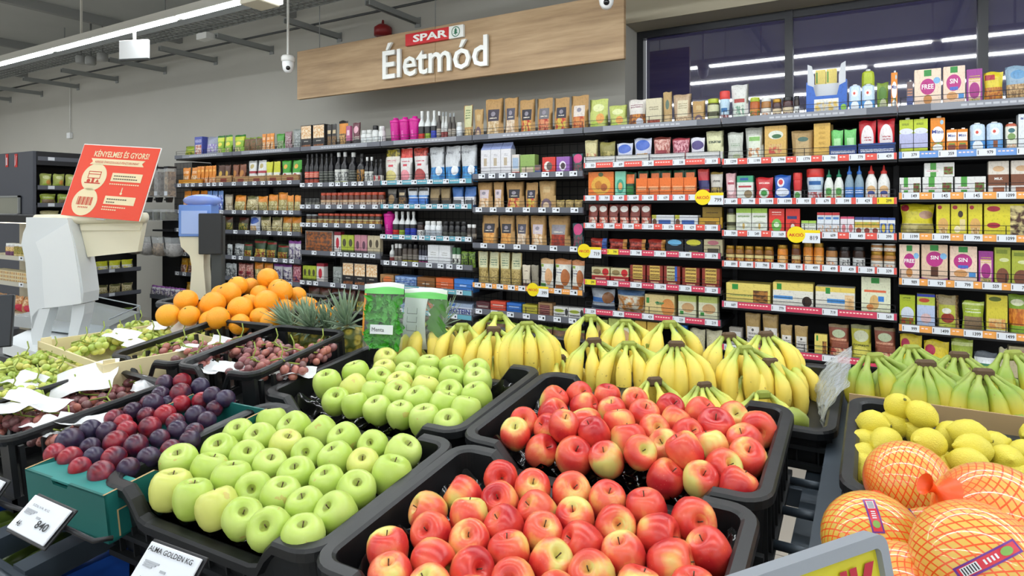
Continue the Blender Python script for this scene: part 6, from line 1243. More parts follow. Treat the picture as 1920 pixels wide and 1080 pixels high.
# ---- pineapples
t = NT('pineapple_rind'); tc = t.n('ShaderNodeTexCoord').outputs['Object']; vo = t.n('ShaderNodeTexVoronoi'); vo.inputs['Scale'].default_value = 45; t.l(tc, vo.inputs['Vector'])
t.p(color=t.ramp(vo.outputs['Distance'], [(.0, '#7a6a24'), (.35, '#b5a23c'), (.7, '#4f5a20')]), rough=.5); t.bump(vo.outputs['Distance'], .6, .01); PR = t.mat
t = NT('pineapple_leaf'); tc = t.n('ShaderNodeTexCoord').outputs['Object']; t.p(color=t.mix(t.noise(tc, 30, 2), '#6f8f6c', '#a8bba0'), rough=.5); PLF = t.mat
def pineapple(p, tilt, yaw, label, s=1.0):
    r = empty('pineapple', p, (tilt, 0, yaw)); tag(r, label, 'pineapple', 'pineapples behind the grape crates'); r.scale = (s,)*3
    m = MB(); m.lathe([(.0, -.17), (.04, -.165), (.058, -.13), (.062, -.08), (.055, -.03), (.035, -.005), (0, 0)], 18, cap=False); m.build('fruit_body', PR, r)
    rr = random.Random(int(p.x*1000)); m = MB()
    for k in range(46):
        a = k*2.4; q = k/46; L = .06+.07*(q) if q < .6 else .1*(1.5-q)+.02; el = R(10+75*q); wd = .009
        dr = Vector((math.cos(a)*math.cos(el), math.sin(a)*math.cos(el), math.sin(el))); sd = Vector((-math.sin(a), math.cos(a), 0)); b0 = Vector((math.cos(a)*.012*(1-q), math.sin(a)*.012*(1-q), .03*q))
        vs = []
        for j in range(5):
            tt = j/4; cpt = b0+dr*L*tt+Vector((0, 0, 1))*L*.18*tt*tt*(1 if q > .3 else -.6); ww = wd*(1-tt)**.6*(1 if j else .8)
            vs += [cpt-sd*ww, cpt+sd*ww, cpt-dr.cross(sd)*.0015]
        fs = []
        for j in range(4): b = j*3; fs += [(b, b+2, b+5, b+3), (b+2, b+1, b+4, b+5), (b, b+3, b+4, b+1)]
        m.add(vs, fs, 0, True)
    m.build('leaf_crown', PLF, r)
for i, (px, py, d, tl, yw, s) in enumerate(((585,618,2.12,.5,.3,.9),(548,612,2.2,.6,-.5,.85),(615,622,2.15,.5,.5,.9),(650,612,2.1,.3,.2,1.0),(828,612,2.15,.15,0,.95),(572,600,2.3,.2,0,.7))):
    pineapple(atd(px, py, d), tl if i < 4 else tl, yw, ['pineapple lying third from the mint bag with grey-green crown', 'leftmost pineapple beside the oranges', 'second pineapple left of the mint bag', 'pineapple right beside the mint bag', 'pineapple behind the first banana bunch', 'pineapple crown in front of the orange heap'][i], s)
crate(-1.87, -1.40, 1.47, 1.87, 'black plastic crate of pineapples between oranges and mint', h=.14, hi=-.01, lo=-.02, zoff=.0, liner=False)

# ---- mint bags
t = NT('clear_film'); t.p(color='#f4faf6', rough=.12, alpha=.045); FILM = t.mat
LEAFG = M('mint_leaf', '#3a9e22', .45); GSEAL = M('seal_green', '#6fd06a', .35); WSEAL = M('seal_white', '#e6ece6', .35); ORS = M('strip_orange_film', '#e0922c', .4)
def herb_bag(p, w, h, label, yaw, leaves=True):
    r = empty('herb_bag', p, (R(-6), 0, yaw)); tag(r, label, 'bag', 'herb bags beside the bananas')
    def film(y0, name, mats, x0=-.5, x1=.5, z0=0, z1=1, th=.0012, bul=.022):
        m = MB(); nu, nv = 8, 8; vs = []
        for k in (0, 1):
            for j in range(nv+1):
                for i in range(nu+1):
                    u = x0+(x1-x0)*i/nu; v = z0+(z1-z0)*j/nv
                    y = y0*(bul*math.cos(math.pi*u)*math.sin(math.pi*min(1, max(0, v)))**.6+.001)+.003*math.sin(9*u+7*v)
                    vs.append((u*w, y+k*th, v*h+.02*h*math.sin(5*u+1)*(v > .9)))
        n1 = (nu+1)*(nv+1); f1 = [(j*(nu+1)+i, j*(nu+1)+i+1, (j+1)*(nu+1)+i+1, (j+1)*(nu+1)+i) for j in range(nv) for i in range(nu)]
        m.add(vs, f1+[tuple(n1+q for q in f[::-1]) for f in f1], 0, True); return m.build(name, mats, r)
    film(-1, 'front_film', FILM); film(1, 'back_film', FILM)
    film(-1.08, 'green_band', GSEAL, z0=.84, z1=.93); film(-1.1, 'white_seal', WSEAL, z0=.93, z1=1.0)
    if leaves:
        film(-1.1, 'orange_strip', ORS, x0=-.5, x1=-.44, z0=.2, z1=.84)
        rr = random.Random(4); m = MB()
        for k in range(260):
            c = Vector((rr.uniform(-.40, .40)*w, rr.uniform(-.012, .012), rr.uniform(.05, .78)*h)); a = rr.uniform(0, 6.28); L = rr.uniform(.012, .022); wd = L*.55
            d1 = Vector((math.cos(a), rr.uniform(-.5, .5), math.sin(a))).normalized(); d2 = d1.cross(Vector((0, 1, 0))).normalized()
            vs = [c-d1*L, c-d1*L*.3+d2*wd+Vector((0, -.002, 0)), c+d1*L, c-d1*L*.3-d2*wd+Vector((0, -.002, 0)), c+Vector((0, .003, 0))]
            m.add(vs, [(0, 1, 4), (1, 2, 4), (2, 3, 4), (3, 0, 4)], 0, False)
        m.build('leaves', [LEAFG], r)['kind'] = 'stuff'
        MB().bbox(-.22*w, .34*w, -.03, -.027, .24*h, .38*h, .001).build('name_label', TAGM, r)
        lettering('Menta', M('txt_grey2', '#55585c', .5), r, (-.02*w, -.031, .31*h), .3*w, .06*h)
    else:
        film(-1.05, 'white_panel', M('film_white', '#c9d2d0', .4), x0=-.48, x1=.1, z0=0, z1=.84)
        m = MB(); 
        for k in range(3): m.box(-.3*w, -.08*w, -.03, -.0285, h*(.3+.14*k), h*(.302+.14*k)+.001); m.box(-.3*w, -.298*w, -.03, -.0285, h*(.3+.14*k), h*(.4+.14*k)); m.box(-.08*w, -.078*w, -.03, -.0285, h*(.3+.14*k), h*(.4+.14*k))
        m.build('print_lines', M('txt_grey2', '#55585c', .5), r)
        rr = random.Random(8); m = MB()
        for k in range(60):
            c = Vector((rr.uniform(.15, .45)*w, rr.uniform(-.01, .01), rr.uniform(.2, .8)*h)); L = rr.uniform(.01, .018)
            m.add([c+Vector((-L, 0, 0)), c+Vector((0, -.003, L)), c+Vector((L, 0, 0)), c+Vector((0, .003, -L))], [(0, 1, 2, 3)], 0)
        m.build('leaves', [M('herb_dark', '#4f8a3a', .5)], r)['kind'] = 'stuff'
p = atd(716, 655, 1.95); herb_bag(p, .135, .205, 'clear bag of fresh mint leaves labelled Menta', YAW*.6)
p = atd(793, 655, 2.02); herb_bag(p, .16, .195, 'herb bag with white printed panel right of the mint', YAW*.3, False)

# ---- bananas
def ban_mat(nm, gz, yel='#e6c93c', grn='#8fae3a'):
    t = NT(nm); tc, v, rn = rnd_off(t); s = t.n('ShaderNodeSeparateXYZ'); t.l(tc, s.inputs[0]); z = t.math('ADD', s.outputs[2], t.math('MULTIPLY_ADD', rn, .03, -.015))
    f = t.math('MULTIPLY_ADD', z, 1/.19, 1.0)       # 1 at crown, 0 at tip
    c1 = t.ramp(f, [(.0, '#4a3a20'), (.035, '#6a6a2c'), (.09, yel), (gz, yel), (min(.97, gz+.22), grn), (1.0, '#9aa84c')])
    c1 = t.mix(t.math('MULTIPLY', t.math('GREATER_THAN', t.noise(v, 90, 2), .71), .5), c1, '#8a6a2c')
    t.p(color=c1, rough=.42); return t.mat
BY = ban_mat('banana_yellow', .66, '#f2da62', '#bccb5c'); BG = ban_mat('banana_greenish', .5, '#cdbf3e', '#8aa63c')
def finger_mesh(mat, L, Bg, seed):
    rr = random.Random(seed); m = MB(); pts = []; rad = []
    for t_, r_ in ((0, .0075), (.08, .0065), (.16, .008), (.25, .015), (.36, .0205), (.5, .0225), (.65, .022), (.78, .0188), (.88, .0125), (.94, .007), (.975, .005), (1, .005)):
        pts.append((0, -Bg*math.sin(math.pi*t_**.9)+.004*t_, -L*t_)); rad.append(r_)
    m.tube(pts, rad, 9); return m.mesh('banana', mat)
FY = [finger_mesh(BY, .178, .034, 1), finger_mesh(BY, .168, .042, 2)]; FG = [finger_mesh(BG, .178, .034, 3), finger_mesh(BG, .168, .04, 4)]
CRN = M('crown_brown', '#5a4630', .8); CRG = M('crown_green', '#8f9a3c', .6)
m = MB(); m.bbox(-.022, .022, -.012, .012, -.012, .016, .006); cm1 = m.mesh('crown', CRN); m = MB(); m.bbox(-.022, .022, -.012, .012, -.014, .012, .006); cm2 = m.mesh('crown', CRG)
br_ = random.Random(21)
def bananas(p, n, label, grp, green=False, yaw=0.0, s=1.0, brown=None, spread=62):
    r = empty('banana_bunch', p, (R(-6), 0, YAW + yaw)); r.scale = (s,)*3; tag(r, label, 'bananas', grp)
    for k in range(n):
        q = (k/(n-1)-.5)*2 if n > 1 else 0; phi = R(spread*q*min(1, n/4)+br_.uniform(-5, 5)); a = R(13+br_.uniform(-3, 4)+5*abs(q))
        rot = (Matrix.Rotation(phi, 4, 'Z') @ Matrix.Rotation(-a, 4, 'X')).to_euler()
        link('banana', (FG if green else FY)[k % 2], r, (q*.02, -.004*(1-abs(q)), 0), rot, (1, 1, br_.uniform(.94, 1.05)))
    # back fingers
    for k in range(max(2, n-2)):
        q = (k/(max(2, n-2)-1)-.5)*2; rot = (Matrix.Rotation(R(q*85), 4, 'Z') @ Matrix.Rotation(-R(8), 4, 'X')).to_euler()
        link('banana', (FG if green else FY)[(k+1) % 2], r, (q*.018, .014, .0), rot, (1, 1, .95))
    link('crown', cm1 if (brown if brown is not None else br_.random() < .5) else cm2, r)
bl = [('Q',900,238,1.90,4,1),('Q',775,400,1.8,3,.9),('Q',1130,268,1.95,3,1),('Q',1265,262,2.12,3,.95),('Q',1372,190,2.08,3,1.05),('Q',1350,302,1.86,4,1),('Q',1580,258,1.92,5,1.05),('Q',1650,280,2.12,3,1),('Q',985,445,1.68,2,.8),('Q',1130,445,1.68,3,.8),('Q',1405,475,1.66,2,.8),
 ('T',395,132,2.12,3,1),('T',640,166,2.06,4,1),('T',940,176,2.0,3,1.05),('T',420,306,1.86,4,1),('T',660,322,1.8,4,1),('T',990,332,1.76,5,1.02),('T',1355,268,1.95,4,1),('T',1465,352,1.76,4,1),('T',1610,262,1.92,5,1.05),('T',1640,447,1.74,3,.95),('T',840,578,1.62,3,.85),('T',1185,612,1.6,5,.85),('T',1590,662,1.58,2,.8),
 ('T',1230,420,1.95,3,1),('T',100,300,2.05,3,1.05),('T',1750,420,1.85,3,.95),('T',820,330,1.98,3,1),('T',1480,560,1.75,3,.9),('T',180,420,1.9,4,.9)]
ZQ = {'Q': Z2, 'T': ZT, 'J': ZJJ}
def gen_bunches(lst, ylo, yhi):
    out = []
    for px, py, d, n, s in lst:
        ry = ray(px, py).y; d2 = min(max(d, ylo/ry), yhi/ry); out.append((px, py, d2, n, s*d2/d))
    return sorted(out)
bl2 = gen_bunches([(ZQ[z][0]+u/ZQ[z][2], ZQ[z][1]+v/ZQ[z][2], d, n, s) for z, u, v, d, n, s in bl], 1.64, 1.98)
def brow(px, py, d): Y = d*ray(px, py).y; return 'back' if Y > 1.86 else 'middle' if Y > 1.70 else 'front'
for i, (px, py, d, n, s) in enumerate(bl2):
    rown = brow(px, py, d); same = [b for b in bl2 if brow(b[0], b[1], b[2]) == rown]
    bananas(atd(px, py, d), n, f'yellow banana bunch, {ORD[same.index((px,py,d,n,s))]} from the mint bag in the {rown} row', 'yellow banana bunches', False, br_.uniform(-.3, .3), s)
gl = [(890,110,1.60,4,1),(1140,52,1.75,5,1),(1240,172,1.52,6,1),(1470,112,1.66,5,1.0),(1640,232,1.45,5,.95),(1845,92,1.6,4,1.0),(1905,372,1.42,3,.9),(1690,200,1.75,3,.9),(1020,150,1.75,4,.95),(1330,150,1.75,4,.95)]
gl2 = gen_bunches([(1400+u/3.692, 640+v/3.692, d, n, s) for u, v, d, n, s in gl], 1.77, 2.12)
for i, (px, py, d, n, s) in enumerate(gl2):
    bananas(atd(px, py, d), n, f'greenish banana bunch in the cardboard box, {ORD[i]} of ten from its left end', 'greenish banana bunches', True, br_.uniform(-.3, .3), s, i in (3, 5, 6))
crate(-1.28, -.62, 1.56, 2.0, 'long black crate under the yellow bananas, end by the mint bag', h=.145, hi=-.05, lo=-.06, liner=False, group='black crates under the bananas')
crate(-.60, -.10, 1.56, 2.0, 'long black crate under the yellow bananas, end by the gap between stands', h=.145, hi=-.05, lo=-.06, liner=False, group='black crates under the bananas')
for i, (px, py) in enumerate(((1487, 786), (1483, 822))):
    p = atd(px, py, 1.5); m = MB(); m.tube([(-.055, 0, -.015), (-.035, 0, -.003), (0, 0, .004), (.03, 0, .0), (.048, 0, -.01), (.056, 0, -.016)], [.008, .02, .025, .022, .012, .005], 10)
    o = m.build('banana', BY, None, p, (0, R(20-30*i), YAW+R(30))); tag(o, ['loose yellow banana over another beside the red apple crate', 'lower loose banana beside the red apple crate'][i], 'banana')

# ---- right stand: cardboard box, lemons, pomelos
CARD = M('cardboard', '#a88e66', .75); CARDI = M('cardboard_inner', '#b79d74', .75)
pa, pb = aty(1592, 737, 1.70), aty(1930, 787, 1.70)
cbz = (pa.z+pb.z)/2; x0, x1 = pa.x, pa.x+.62
cb = empty('cardboard_box', ((x0+x1)/2, 1.935, cbz), (0, 0, R(0))); tag(cb, 'open kraft cardboard box of greenish bananas', 'box')
w_, d_ = x1-x0, .46
for nm, a in (('front_wall', (-w_/2, w_/2, -d_/2, -d_/2+.006, -.2, 0)), ('back_wall', (-w_/2, w_/2, d_/2-.006, d_/2, -.2, -.09)), ('side_wall', (-w_/2, -w_/2+.006, -d_/2+.007, d_/2-.007, -.2, -.06)), ('side_wall', (w_/2-.006, w_/2, -d_/2+.007, d_/2-.007, -.2, -.06)), ('box_bottom', (-w_/2, w_/2, -d_/2, d_/2, -.206, -.201))): MB().box(*a).build(nm, CARD, cb)
# plastic film over the left end
t = NT('crumpled_film'); tc = t.n('ShaderNodeTexCoord').outputs['Object']; t.p(color='#dfe6ea', rough=.2, alpha=.42); t.bump(t.noise(tc, 35, 4), 1.0, .02); CF = t.mat
m = MB(); nu = 12; vs = []; rr = random.Random(2); xa_ = -w_/2
for k in (0, 1):
    for j in range(nu+1):
        for i in range(nu+1):
            u, v = i/nu, j/nu; vs.append((xa_-.0-.10*math.sin(v*2.6)*(.5+.5*u)+rr.uniform(-.006, .006)*(k == 0)-.004-k*.001, -d_/2-.01+u*(d_*.75), .03*u*(1-v)-.17*v+.02))
n1 = (nu+1)**2; f1 = [(j*(nu+1)+i, j*(nu+1)+i+1, (j+1)*(nu+1)+i+1, (j+1)*(nu+1)+i) for j in range(nu) for i in range(nu)]
m.add(vs, f1+[tuple(n1+q for q in f[::-1]) for f in f1], 0, False); m.build('plastic_film', CF, cb)
crate(-.045, .56, 1.22, 1.63, 'black plastic crate of lemons on the second stand', h=.15, hi=.01, lo=-.03, liner=True, zoff=.0)
t = NT('lemon_peel'); tc, v, rn = rnd_off(t); t.p(color=t.mix(t.noise(v, 1.5, 2), '#e2cf3a', '#d9d050'), rough=.42); t.bump(t.noise(tc, 26, 2), .3, .01); LEM = t.mat
m = MB(); m.lathe([(0, -.66), (.05, -.64), (.1, -.58), (.2, -.52), (.34, -.4), (.45, -.2), (.5, 0), (.46, .2), (.35, .4), (.2, .52), (.09, .57), (.07, .62), (0, .64)], 18, cap=False); LMM = m.mesh('lemon', LEM)
m = MB(); m.lathe([(.05, .62), (.06, .645), (.03, .66)], 8); LSC = m.mesh('stem_scar', M('scar_green', '#6e6a2c', .7))
lem = [(1050,452,200,.045),(1210,505,225,.045),(875,568,185,.02),(1020,575,190,.01),(965,695,255,.02),(1195,640,200,.0),(1262,705,270,.045),(1540,645,270,.04),(1415,650,200,.02),(830,700,120,-.01),(820,800,115,-.01),(812,865,110,-.02),(835,930,110,-.03),(1060,790,240,0),(1335,850,230,.01),(1570,745,250,.04),(1540,845,245,.03),(1800,822,200,.02),(1850,930,190,.0),(1700,720,150,.0),(1930,780,180,0),(1480,740,180,-.01),(940,800,150,-.02),(1180,850,180,-.02),(1680,900,180,-.02)]
for i, (u, v, w_, off) in enumerate(sorted(lem)):
    p = atslope(1400+u/3.692, 640+v/3.692, off); d = depth(p); dia = min(.068, max(.054, w_/3.692*d/F*.78))
    o = link('lemon', LMM, None, p, (R(90)+fr.gauss(0, .35), 0, YAW + R(90) + fr.gauss(0, .7)), (dia,)*3)
    tag(o, f'yellow lemon in the lemon crate, {ORD[i] if i < 16 else "number " + str(i+1)} from the left side of the heap', 'lemon', 'lemons in the crate'); link('stem_scar', LSC, o)
# netted pomelos
t = NT('net_wrapped_peel'); tc = t.n('ShaderNodeTexCoord').outputs['Object']; s3 = t.n('ShaderNodeSeparateXYZ'); t.l(tc, s3.inputs[0])
an = t.math('MULTIPLY', t.math('ARCTAN2', s3.outputs[1], s3.outputs[0]), 22/math.pi/2); la = t.math('MULTIPLY', t.math('ARCTAN2', s3.outputs[2], t.math('SQRT', t.math('ADD', t.math('MULTIPLY', s3.outputs[0], s3.outputs[0]), t.math('MULTIPLY', s3.outputs[1], s3.outputs[1])))), 6.5)
a1 = t.math('FRACT', t.math('ADD', an, la)); a2 = t.math('FRACT', t.math('SUBTRACT', an, la))
net = t.math('MAXIMUM', t.math('LESS_THAN', a1, .2), t.math('LESS_THAN', a2, .2))
oi = t.n('ShaderNodeObjectInfo'); base = t.mix(oi.outputs['Random'], '#ecb45c', '#d9bc4e')
pole = t.math('POWER', t.math('ABSOLUTE', t.math('MULTIPLY', s3.outputs[2], 2.0)), 4.0)
t.p(color=t.mix(t.math('MINIMUM', 1.0, t.math('ADD', net, t.math('MULTIPLY', pole, .8))), base, '#ee5a1c'), rough=.3, coat=.6); t.bump(net, .4, .004); NETM = t.mat
m = MB(); m.sphere((0, 0, 0), (.5, .5, .5), 36, 24); PM = m.mesh('pomelo_body', NETM)
NTM = M('net_orange', '#ef5a1a', .4)
m = MB(); m.lathe([(.24, .43), (.12, .5), (.045, .56), (.03, .6), (.06, .66), (.1, .70)], 14, cap=False); TAILM = m.mesh('net_tail', NTM)
VIO = M('band_violet', '#6a2c8c', .35); BRD = M('band_red', '#cc2a3c', .35)
def pomelo(px, py, d, dia, rot, label, band=None):
    p = atd(px, py, d); r = empty('pomelo', p, rot); r.scale = (dia,)*3; tag(r, label, 'pomelo', 'netted pomelos')
    link('net_wrapped_fruit', PM, r); link('net_tail', TAILM, r)
    if band:
        inv = (Matrix.Translation(p) @ Euler(rot).to_matrix().to_4x4() @ Matrix.Scale(dia, 4)).inverted()
        def hit(qx, qy):
            dr = ray(qx, qy).normalized(); o = Vector((0, 0, CAMH)) - p; bq = o.dot(dr); cq = o.dot(o)-(dia/2)**2; disc_ = bq*bq-cq
            t_ = -bq-math.sqrt(max(0, disc_)); return (inv @ (Vector((0, 0, CAMH))+dr*t_)).normalized()
        (ax, ay), (bx_, by_), wd = band; va, vb = hit(ax, ay), hit(bx_, by_); ax_ = va.cross(vb).normalized(); ang = va.angle(vb); m = MB(); n = 16
        def at_(f, w_, rr_): v = (Matrix.Rotation(ang*f, 3, ax_) @ va); return (v*math.cos(w_)+ax_*math.sin(w_))*rr_
        def strip(f0, f1, w0, w1, rr_, mi, k=n):
            vs = []
            for i in range(k+1): vs += [at_(f0+(f1-f0)*i/k, w0, rr_), at_(f0+(f1-f0)*i/k, w1, rr_)]
            m.add(vs, [(2*i, 2*i+1, 2*i+3, 2*i+2) for i in range(k)], mi, True)
        strip(0, 1, -wd, wd, .507, 0); strip(.04, .96, -wd*.72, wd*.72, .5085, 1)
        strip(.08, .34, -wd*.6, wd*.6, .5095, 2, 4)
        for i in range(6): strip(.1+.04*i, .1+.04*i+.018, -wd*.5, wd*.5, .5105, 4, 1)
        vs = [at_(.78+.1*math.cos(k*math.pi/6), wd*.6*math.sin(k*math.pi/6), .510) for k in range(12)]; m.add(vs, [tuple(range(12))], 3)
        for i in range(4): strip(.42+.06*i, .45+.06*i, -wd*.35, wd*.35, .5097, 2, 1)
        m.build('label_band', [VIO, BRD, M('band_white', '#dcdfe2', .4), M('band_green', '#7aa84c', .4), INK], r)
    return r
pomelo(1703, 906, 1.04, .134, (R(10), R(80), YAW+R(-10)), 'netted pomelo touching the lemons, knot to its right')
pomelo(1868, 978, .84, .150, (R(-10), R(-62), YAW+R(8)), 'large netted pomelo with knot on its left, at the back', ((1764, 930), (1806, 958), .09))
pomelo(1638, 1018, .92, .142, (R(-30), R(70), YAW+R(25)), 'netted pomelo with violet band behind the yellow price sign', ((1628, 937), (1648, 1000), .11))
pomelo(1832, 1056, .76, .142, (R(20), R(-140), YAW+R(20)), 'nearest netted pomelo with long violet label band', ((1795, 1079), (1908, 1022), .1))
pomelo(1738, 992, 1.0, .115, (R(-70), R(40), YAW), 'small netted pomelo squeezed between three larger ones', ((1690, 944), (1718, 985), .12))
pomelo(1692, 1120, .80, .13, (R(-120), R(10), YAW), 'netted pomelo cut by the bottom edge of the photo')
ex = random.Random(6); exl = []
for k in range(26):
    x = .27+.058*(k % 5)+ex.uniform(-.006, .006); yy_ = 1.27+.064*(k // 5)+ex.uniform(-.006, .006)
    if x < .53 and yy_ < 1.6: exl.append([Vector((x, yy_, rimz(yy_)+ex.uniform(-.01, .02))), .056, k])
for i, (p, dia, _) in enumerate(exl):
    o = link('lemon', LMM, None, p, (R(90)+ex.gauss(0, .35), 0, ex.uniform(0, 3)), (dia,)*3); tag(o, f'yellow lemon at the far end of the lemon crate, {ORD[min(i % 5, 15)]} column, {ORD[i // 5]} row', 'lemon', 'lemons in the crate'); link('stem_scar', LSC, o)
for i, (x, yy_) in enumerate(((.34, 1.08), (.48, 1.0), (.36, .92))):
    r = empty('pomelo', (x, yy_, rimz(yy_)-.02), (R(-70), R(20*i), 0)); r.scale = (.135,)*3; tag(r, f'netted pomelo at the outer end of its crate, {ORD[i]} from the lemons', 'pomelo', 'netted pomelos'); link('net_wrapped_fruit', PM, r); link('net_tail', TAILM, r)
crate(.0, .58, .74, 1.17, 'black plastic crate under the netted pomelos', h=.13, hi=-.0, lo=-.03, liner=True, zoff=-.085)
# ================= STAND FRAME, SCALE, DISPENSERS, LEFT SIDE =================
t = NT('stand_metal'); tc = t.n('ShaderNodeTexCoord').outputs['Object']; t.p(color=t.mix(t.noise(tc, 9, 3), '#3a444e', '#46505a'), rough=.4, metal=.3); STD = t.mat
st = empty('display_stand', (0, 0, 0)); tag(st, 'dark slate metal display stand carrying the tilted fruit crates', 'display stand')
def sbox(nm, x0, x1, y0, y1, z0, z1, par=None, mat=None): return MB().bbox(x0, x1, y0, y1, z0, z1, .003).build(nm, mat or STD, par or st)
def tbar(nm, x, y0, y1, off, w=.025, h=.045, par=None):
    m = MB(); z0, z1 = rimz(y0)+off, rimz(y1)+off
    vs = [(x-w, y0, z0-h), (x+w, y0, z0-h), (x+w, y1, z1-h), (x-w, y1, z1-h), (x-w, y0, z0), (x+w, y0, z0), (x+w, y1, z1), (x-w, y1, z1)]
    m.add(vs, [(3, 2, 1, 0), (4, 5, 6, 7), (0, 1, 5, 4), (1, 2, 6, 5), (2, 3, 7, 6), (3, 0, 4, 7)]); return m.build(nm, STD, par or st)
OFF = -.152
for x in (-2.4, -1.63, -1.45, -.75, -.12): tbar('support_bar', x, .56, 2.0, OFF)
zf = rimz(.58)+OFF
sbox('front_rail', -2.42, -.1, .535, .565, zf-.05, zf-.01)
m = MB(); m.tube([(-2.45, .515, zf+.02), (-.1, .515, zf+.02)], .008, 8); m.build('label_rail', STD, st)
for y in (1.07, 1.5): z = rimz(y)+OFF; sbox('cross_rail', -2.42, -.1, y-.015, y+.015, z-.045, z-.001)
for x in (-2.38, -1.40, -.12):
    sbox('post', x-.03, x+.03, .53, .59, .0, zf-.052); sbox('post', x-.025, x+.025, 1.95, 2.0, .0, rimz(1.97)+OFF-.05)
# lower tier
sbox('lower_shelf', -2.4, -.15, .35, 1.2, .55, .57)
# right-hand end: rungs and outer bar seen beside the red apples
p1 = atz(1500, 900, CAMH-.57); p2 = atz(1555, 815, CAMH-.52)
tbar('end_bar', -.085, .75, 2.0, -.09, .02, .05)
m = MB()
for y in (.85, .97, 1.09, 1.21, 1.33, 1.45): m = MB(); m.tube([(-.165, y, rimz(y)-.12), (-.085, y, rimz(y)-.12)], .009, 8); m.build('rung', STD, st)
sbox('end_post', -.11, -.06, .92, .98, 0, rimz(.95)-.1)
sbox('end_post', -.11, -.06, 1.9, 1.96, 0, rimz(1.9)-.14)
st2 = empty('display_stand', (0, 0, 0)); tag(st2, 'dark metal display stand carrying lemons and pomelos', 'display stand')
for x in (.02, .5): tbar('support_bar', x, .7, 1.2, -.218, par=st2); tbar('support_bar', x, 1.2, 2.1, -.165, par=st2); sbox('post', x-.025, x+.025, 1.62, 1.67, 0, rimz(1.6)-.22, st2); sbox('post', x-.025, x+.025, .72, .77, 0, rimz(.72)-.27, st2)
sbox('side_panel', -.035, -.03, .8, 1.6, .2, rimz(.8)-.25, st2, M('panel_dark', '#18191b', .5))
z = rimz(2.1)-.165
sbox('rear_deck', -.05, .62, 1.66, 2.16, cbz-.225, cbz-.208, st2)

# price card holders
def price_card(corners, lines, label):
    """corners: top-left, top-right, bottom-left as world points"""
    tl, tr, bl = corners; ux = (tr-tl); W = ux.length; ux.normalize(); uz = (tl-bl); H = uz.length; uz.normalize(); n = ux.cross(uz).normalized(); uz = n.cross(ux)
    mt = Matrix((ux, -n if False else n*-1, uz)).transposed().to_4x4(); mt.translation = tl
    n_ = ux.cross(uz)   # toward viewer is -y local
    M4 = Matrix.Identity(4); y = uz.cross(ux)
    for i in range(3): M4[i][0] = ux[i]; M4[i][1] = y[i]; M4[i][2] = uz[i]; M4[i][3] = tl[i]
    r = empty('price_card'); r.matrix_world = M4; tag(r, label, 'price card', 'fruit price cards')
    m = MB(); m.bbox(0, W, 0, .004, -H, 0, .001); m.build('card', TAGM, r)
    m = MB(); m.bbox(-.004, W+.004, .005, .009, -H-.004, .004, .001); m.build('holder', M('holder_black', '#17181c', .4), r)
    for (s, fx, fz, fw, fh, mt_) in lines: lettering(s, mt_, r, (W*fx, -.002, -H*fz), W*fw, H*fh, .01 if fh > .1 else 0)
    m = MB()
    for k in range(3): m.box(W*.1, W*(.38-.05*k), -.0012, -.0005, -H*(.36+.05*k)-.002, -H*(.36+.05*k))
    m.box(W*.45, W*.55, -.0012, -.0005, -H*.46-.003, -H*.46); m.build('fine_print', M('print_grey', '#a8acb2', .6), r)
    m = MB(); m.tube([(W, .012, -H*.4), (W+.05, .03, -H*.38), (W+.055, .05, -H*.1)], .004, 6); m.build('clip_arm', M('holder_black', '#17181c', .4), r)
    return r
d0 = .92
price_card((atd(66, 927, .98), atd(133, 957, .93), atd(27, 990, .94)), [('840', .72, .62, .3, .22, INK), ('46', .2, .78, .1, .16, INK), ('SZILVA KG', .4, .24, .45, .06, M('print_grey2', '#6a6e76', .6))], 'white price card reading 840 below the teal plum box')
price_card((atd(284, 1014, .86), atd(378, 1048, .82), atd(245, 1105, .82)), [('ALMA GOLDEN KG', .48, .13, .86, .11, INK), ('599', .75, .7, .3, .2, INK), ('48', .2, .75, .1, .14, INK)], 'white price card reading ALMA GOLDEN KG below green apples')
price_card((atd(-70, 870, 1.1), atd(8, 903, 1.04), atd(-100, 950, 1.05)), [('999', .7, .7, .3, .2, INK)], 'white price card cut by the left edge of the photo')
# lower tier goods: blue crate, green bottles
bc = empty('blue_crate', (-1.70, .60, .80), (0, 0, R(0))); tag(bc, 'bright blue plastic crate on the lower tier below the plums', 'crate')
BLU = M('crate_blue', '#1f56b8', .35)
m = MB(); w_, d_ = .5, .36
for a in ((-w_/2, w_/2, -d_/2, -d_/2+.012, -.14, 0), (-w_/2, w_/2, d_/2-.012, d_/2, -.14, 0), (-w_/2, -w_/2+.012, -d_/2, d_/2, -.14, 0), (w_/2-.012, w_/2, -d_/2, d_/2, -.14, 0), (-w_/2, w_/2, -d_/2, d_/2, -.15, -.14)): m.box(*a)
m.box(-w_/2-.012, w_/2+.012, -d_/2-.012, -d_/2, -.02, .0); m.box(w_/2, w_/2+.012, -d_/2, d_/2, -.02, 0); m.box(-w_/2-.012, -w_/2, -d_/2, d_/2, -.02, 0)
m.build('crate_shell', BLU, bc)
t = NT('green_veg'); tc, v, rn = rnd_off(t); t.p(color=t.mix(t.noise(v, 3, 3), '#3a5a1c', '#7a8a3c'), rough=.3); VEG = t.mat
m = MB(); m.tube([(-.5, 0, 0), (-.42, 0, .02), (-.2, .01, .03), (.1, 0, .03), (.4, 0, .01), (.5, 0, 0)], [.05, .13, .17, .17, .13, .04], 10); CUC = m.mesh('cucumber', VEG)
k = 0
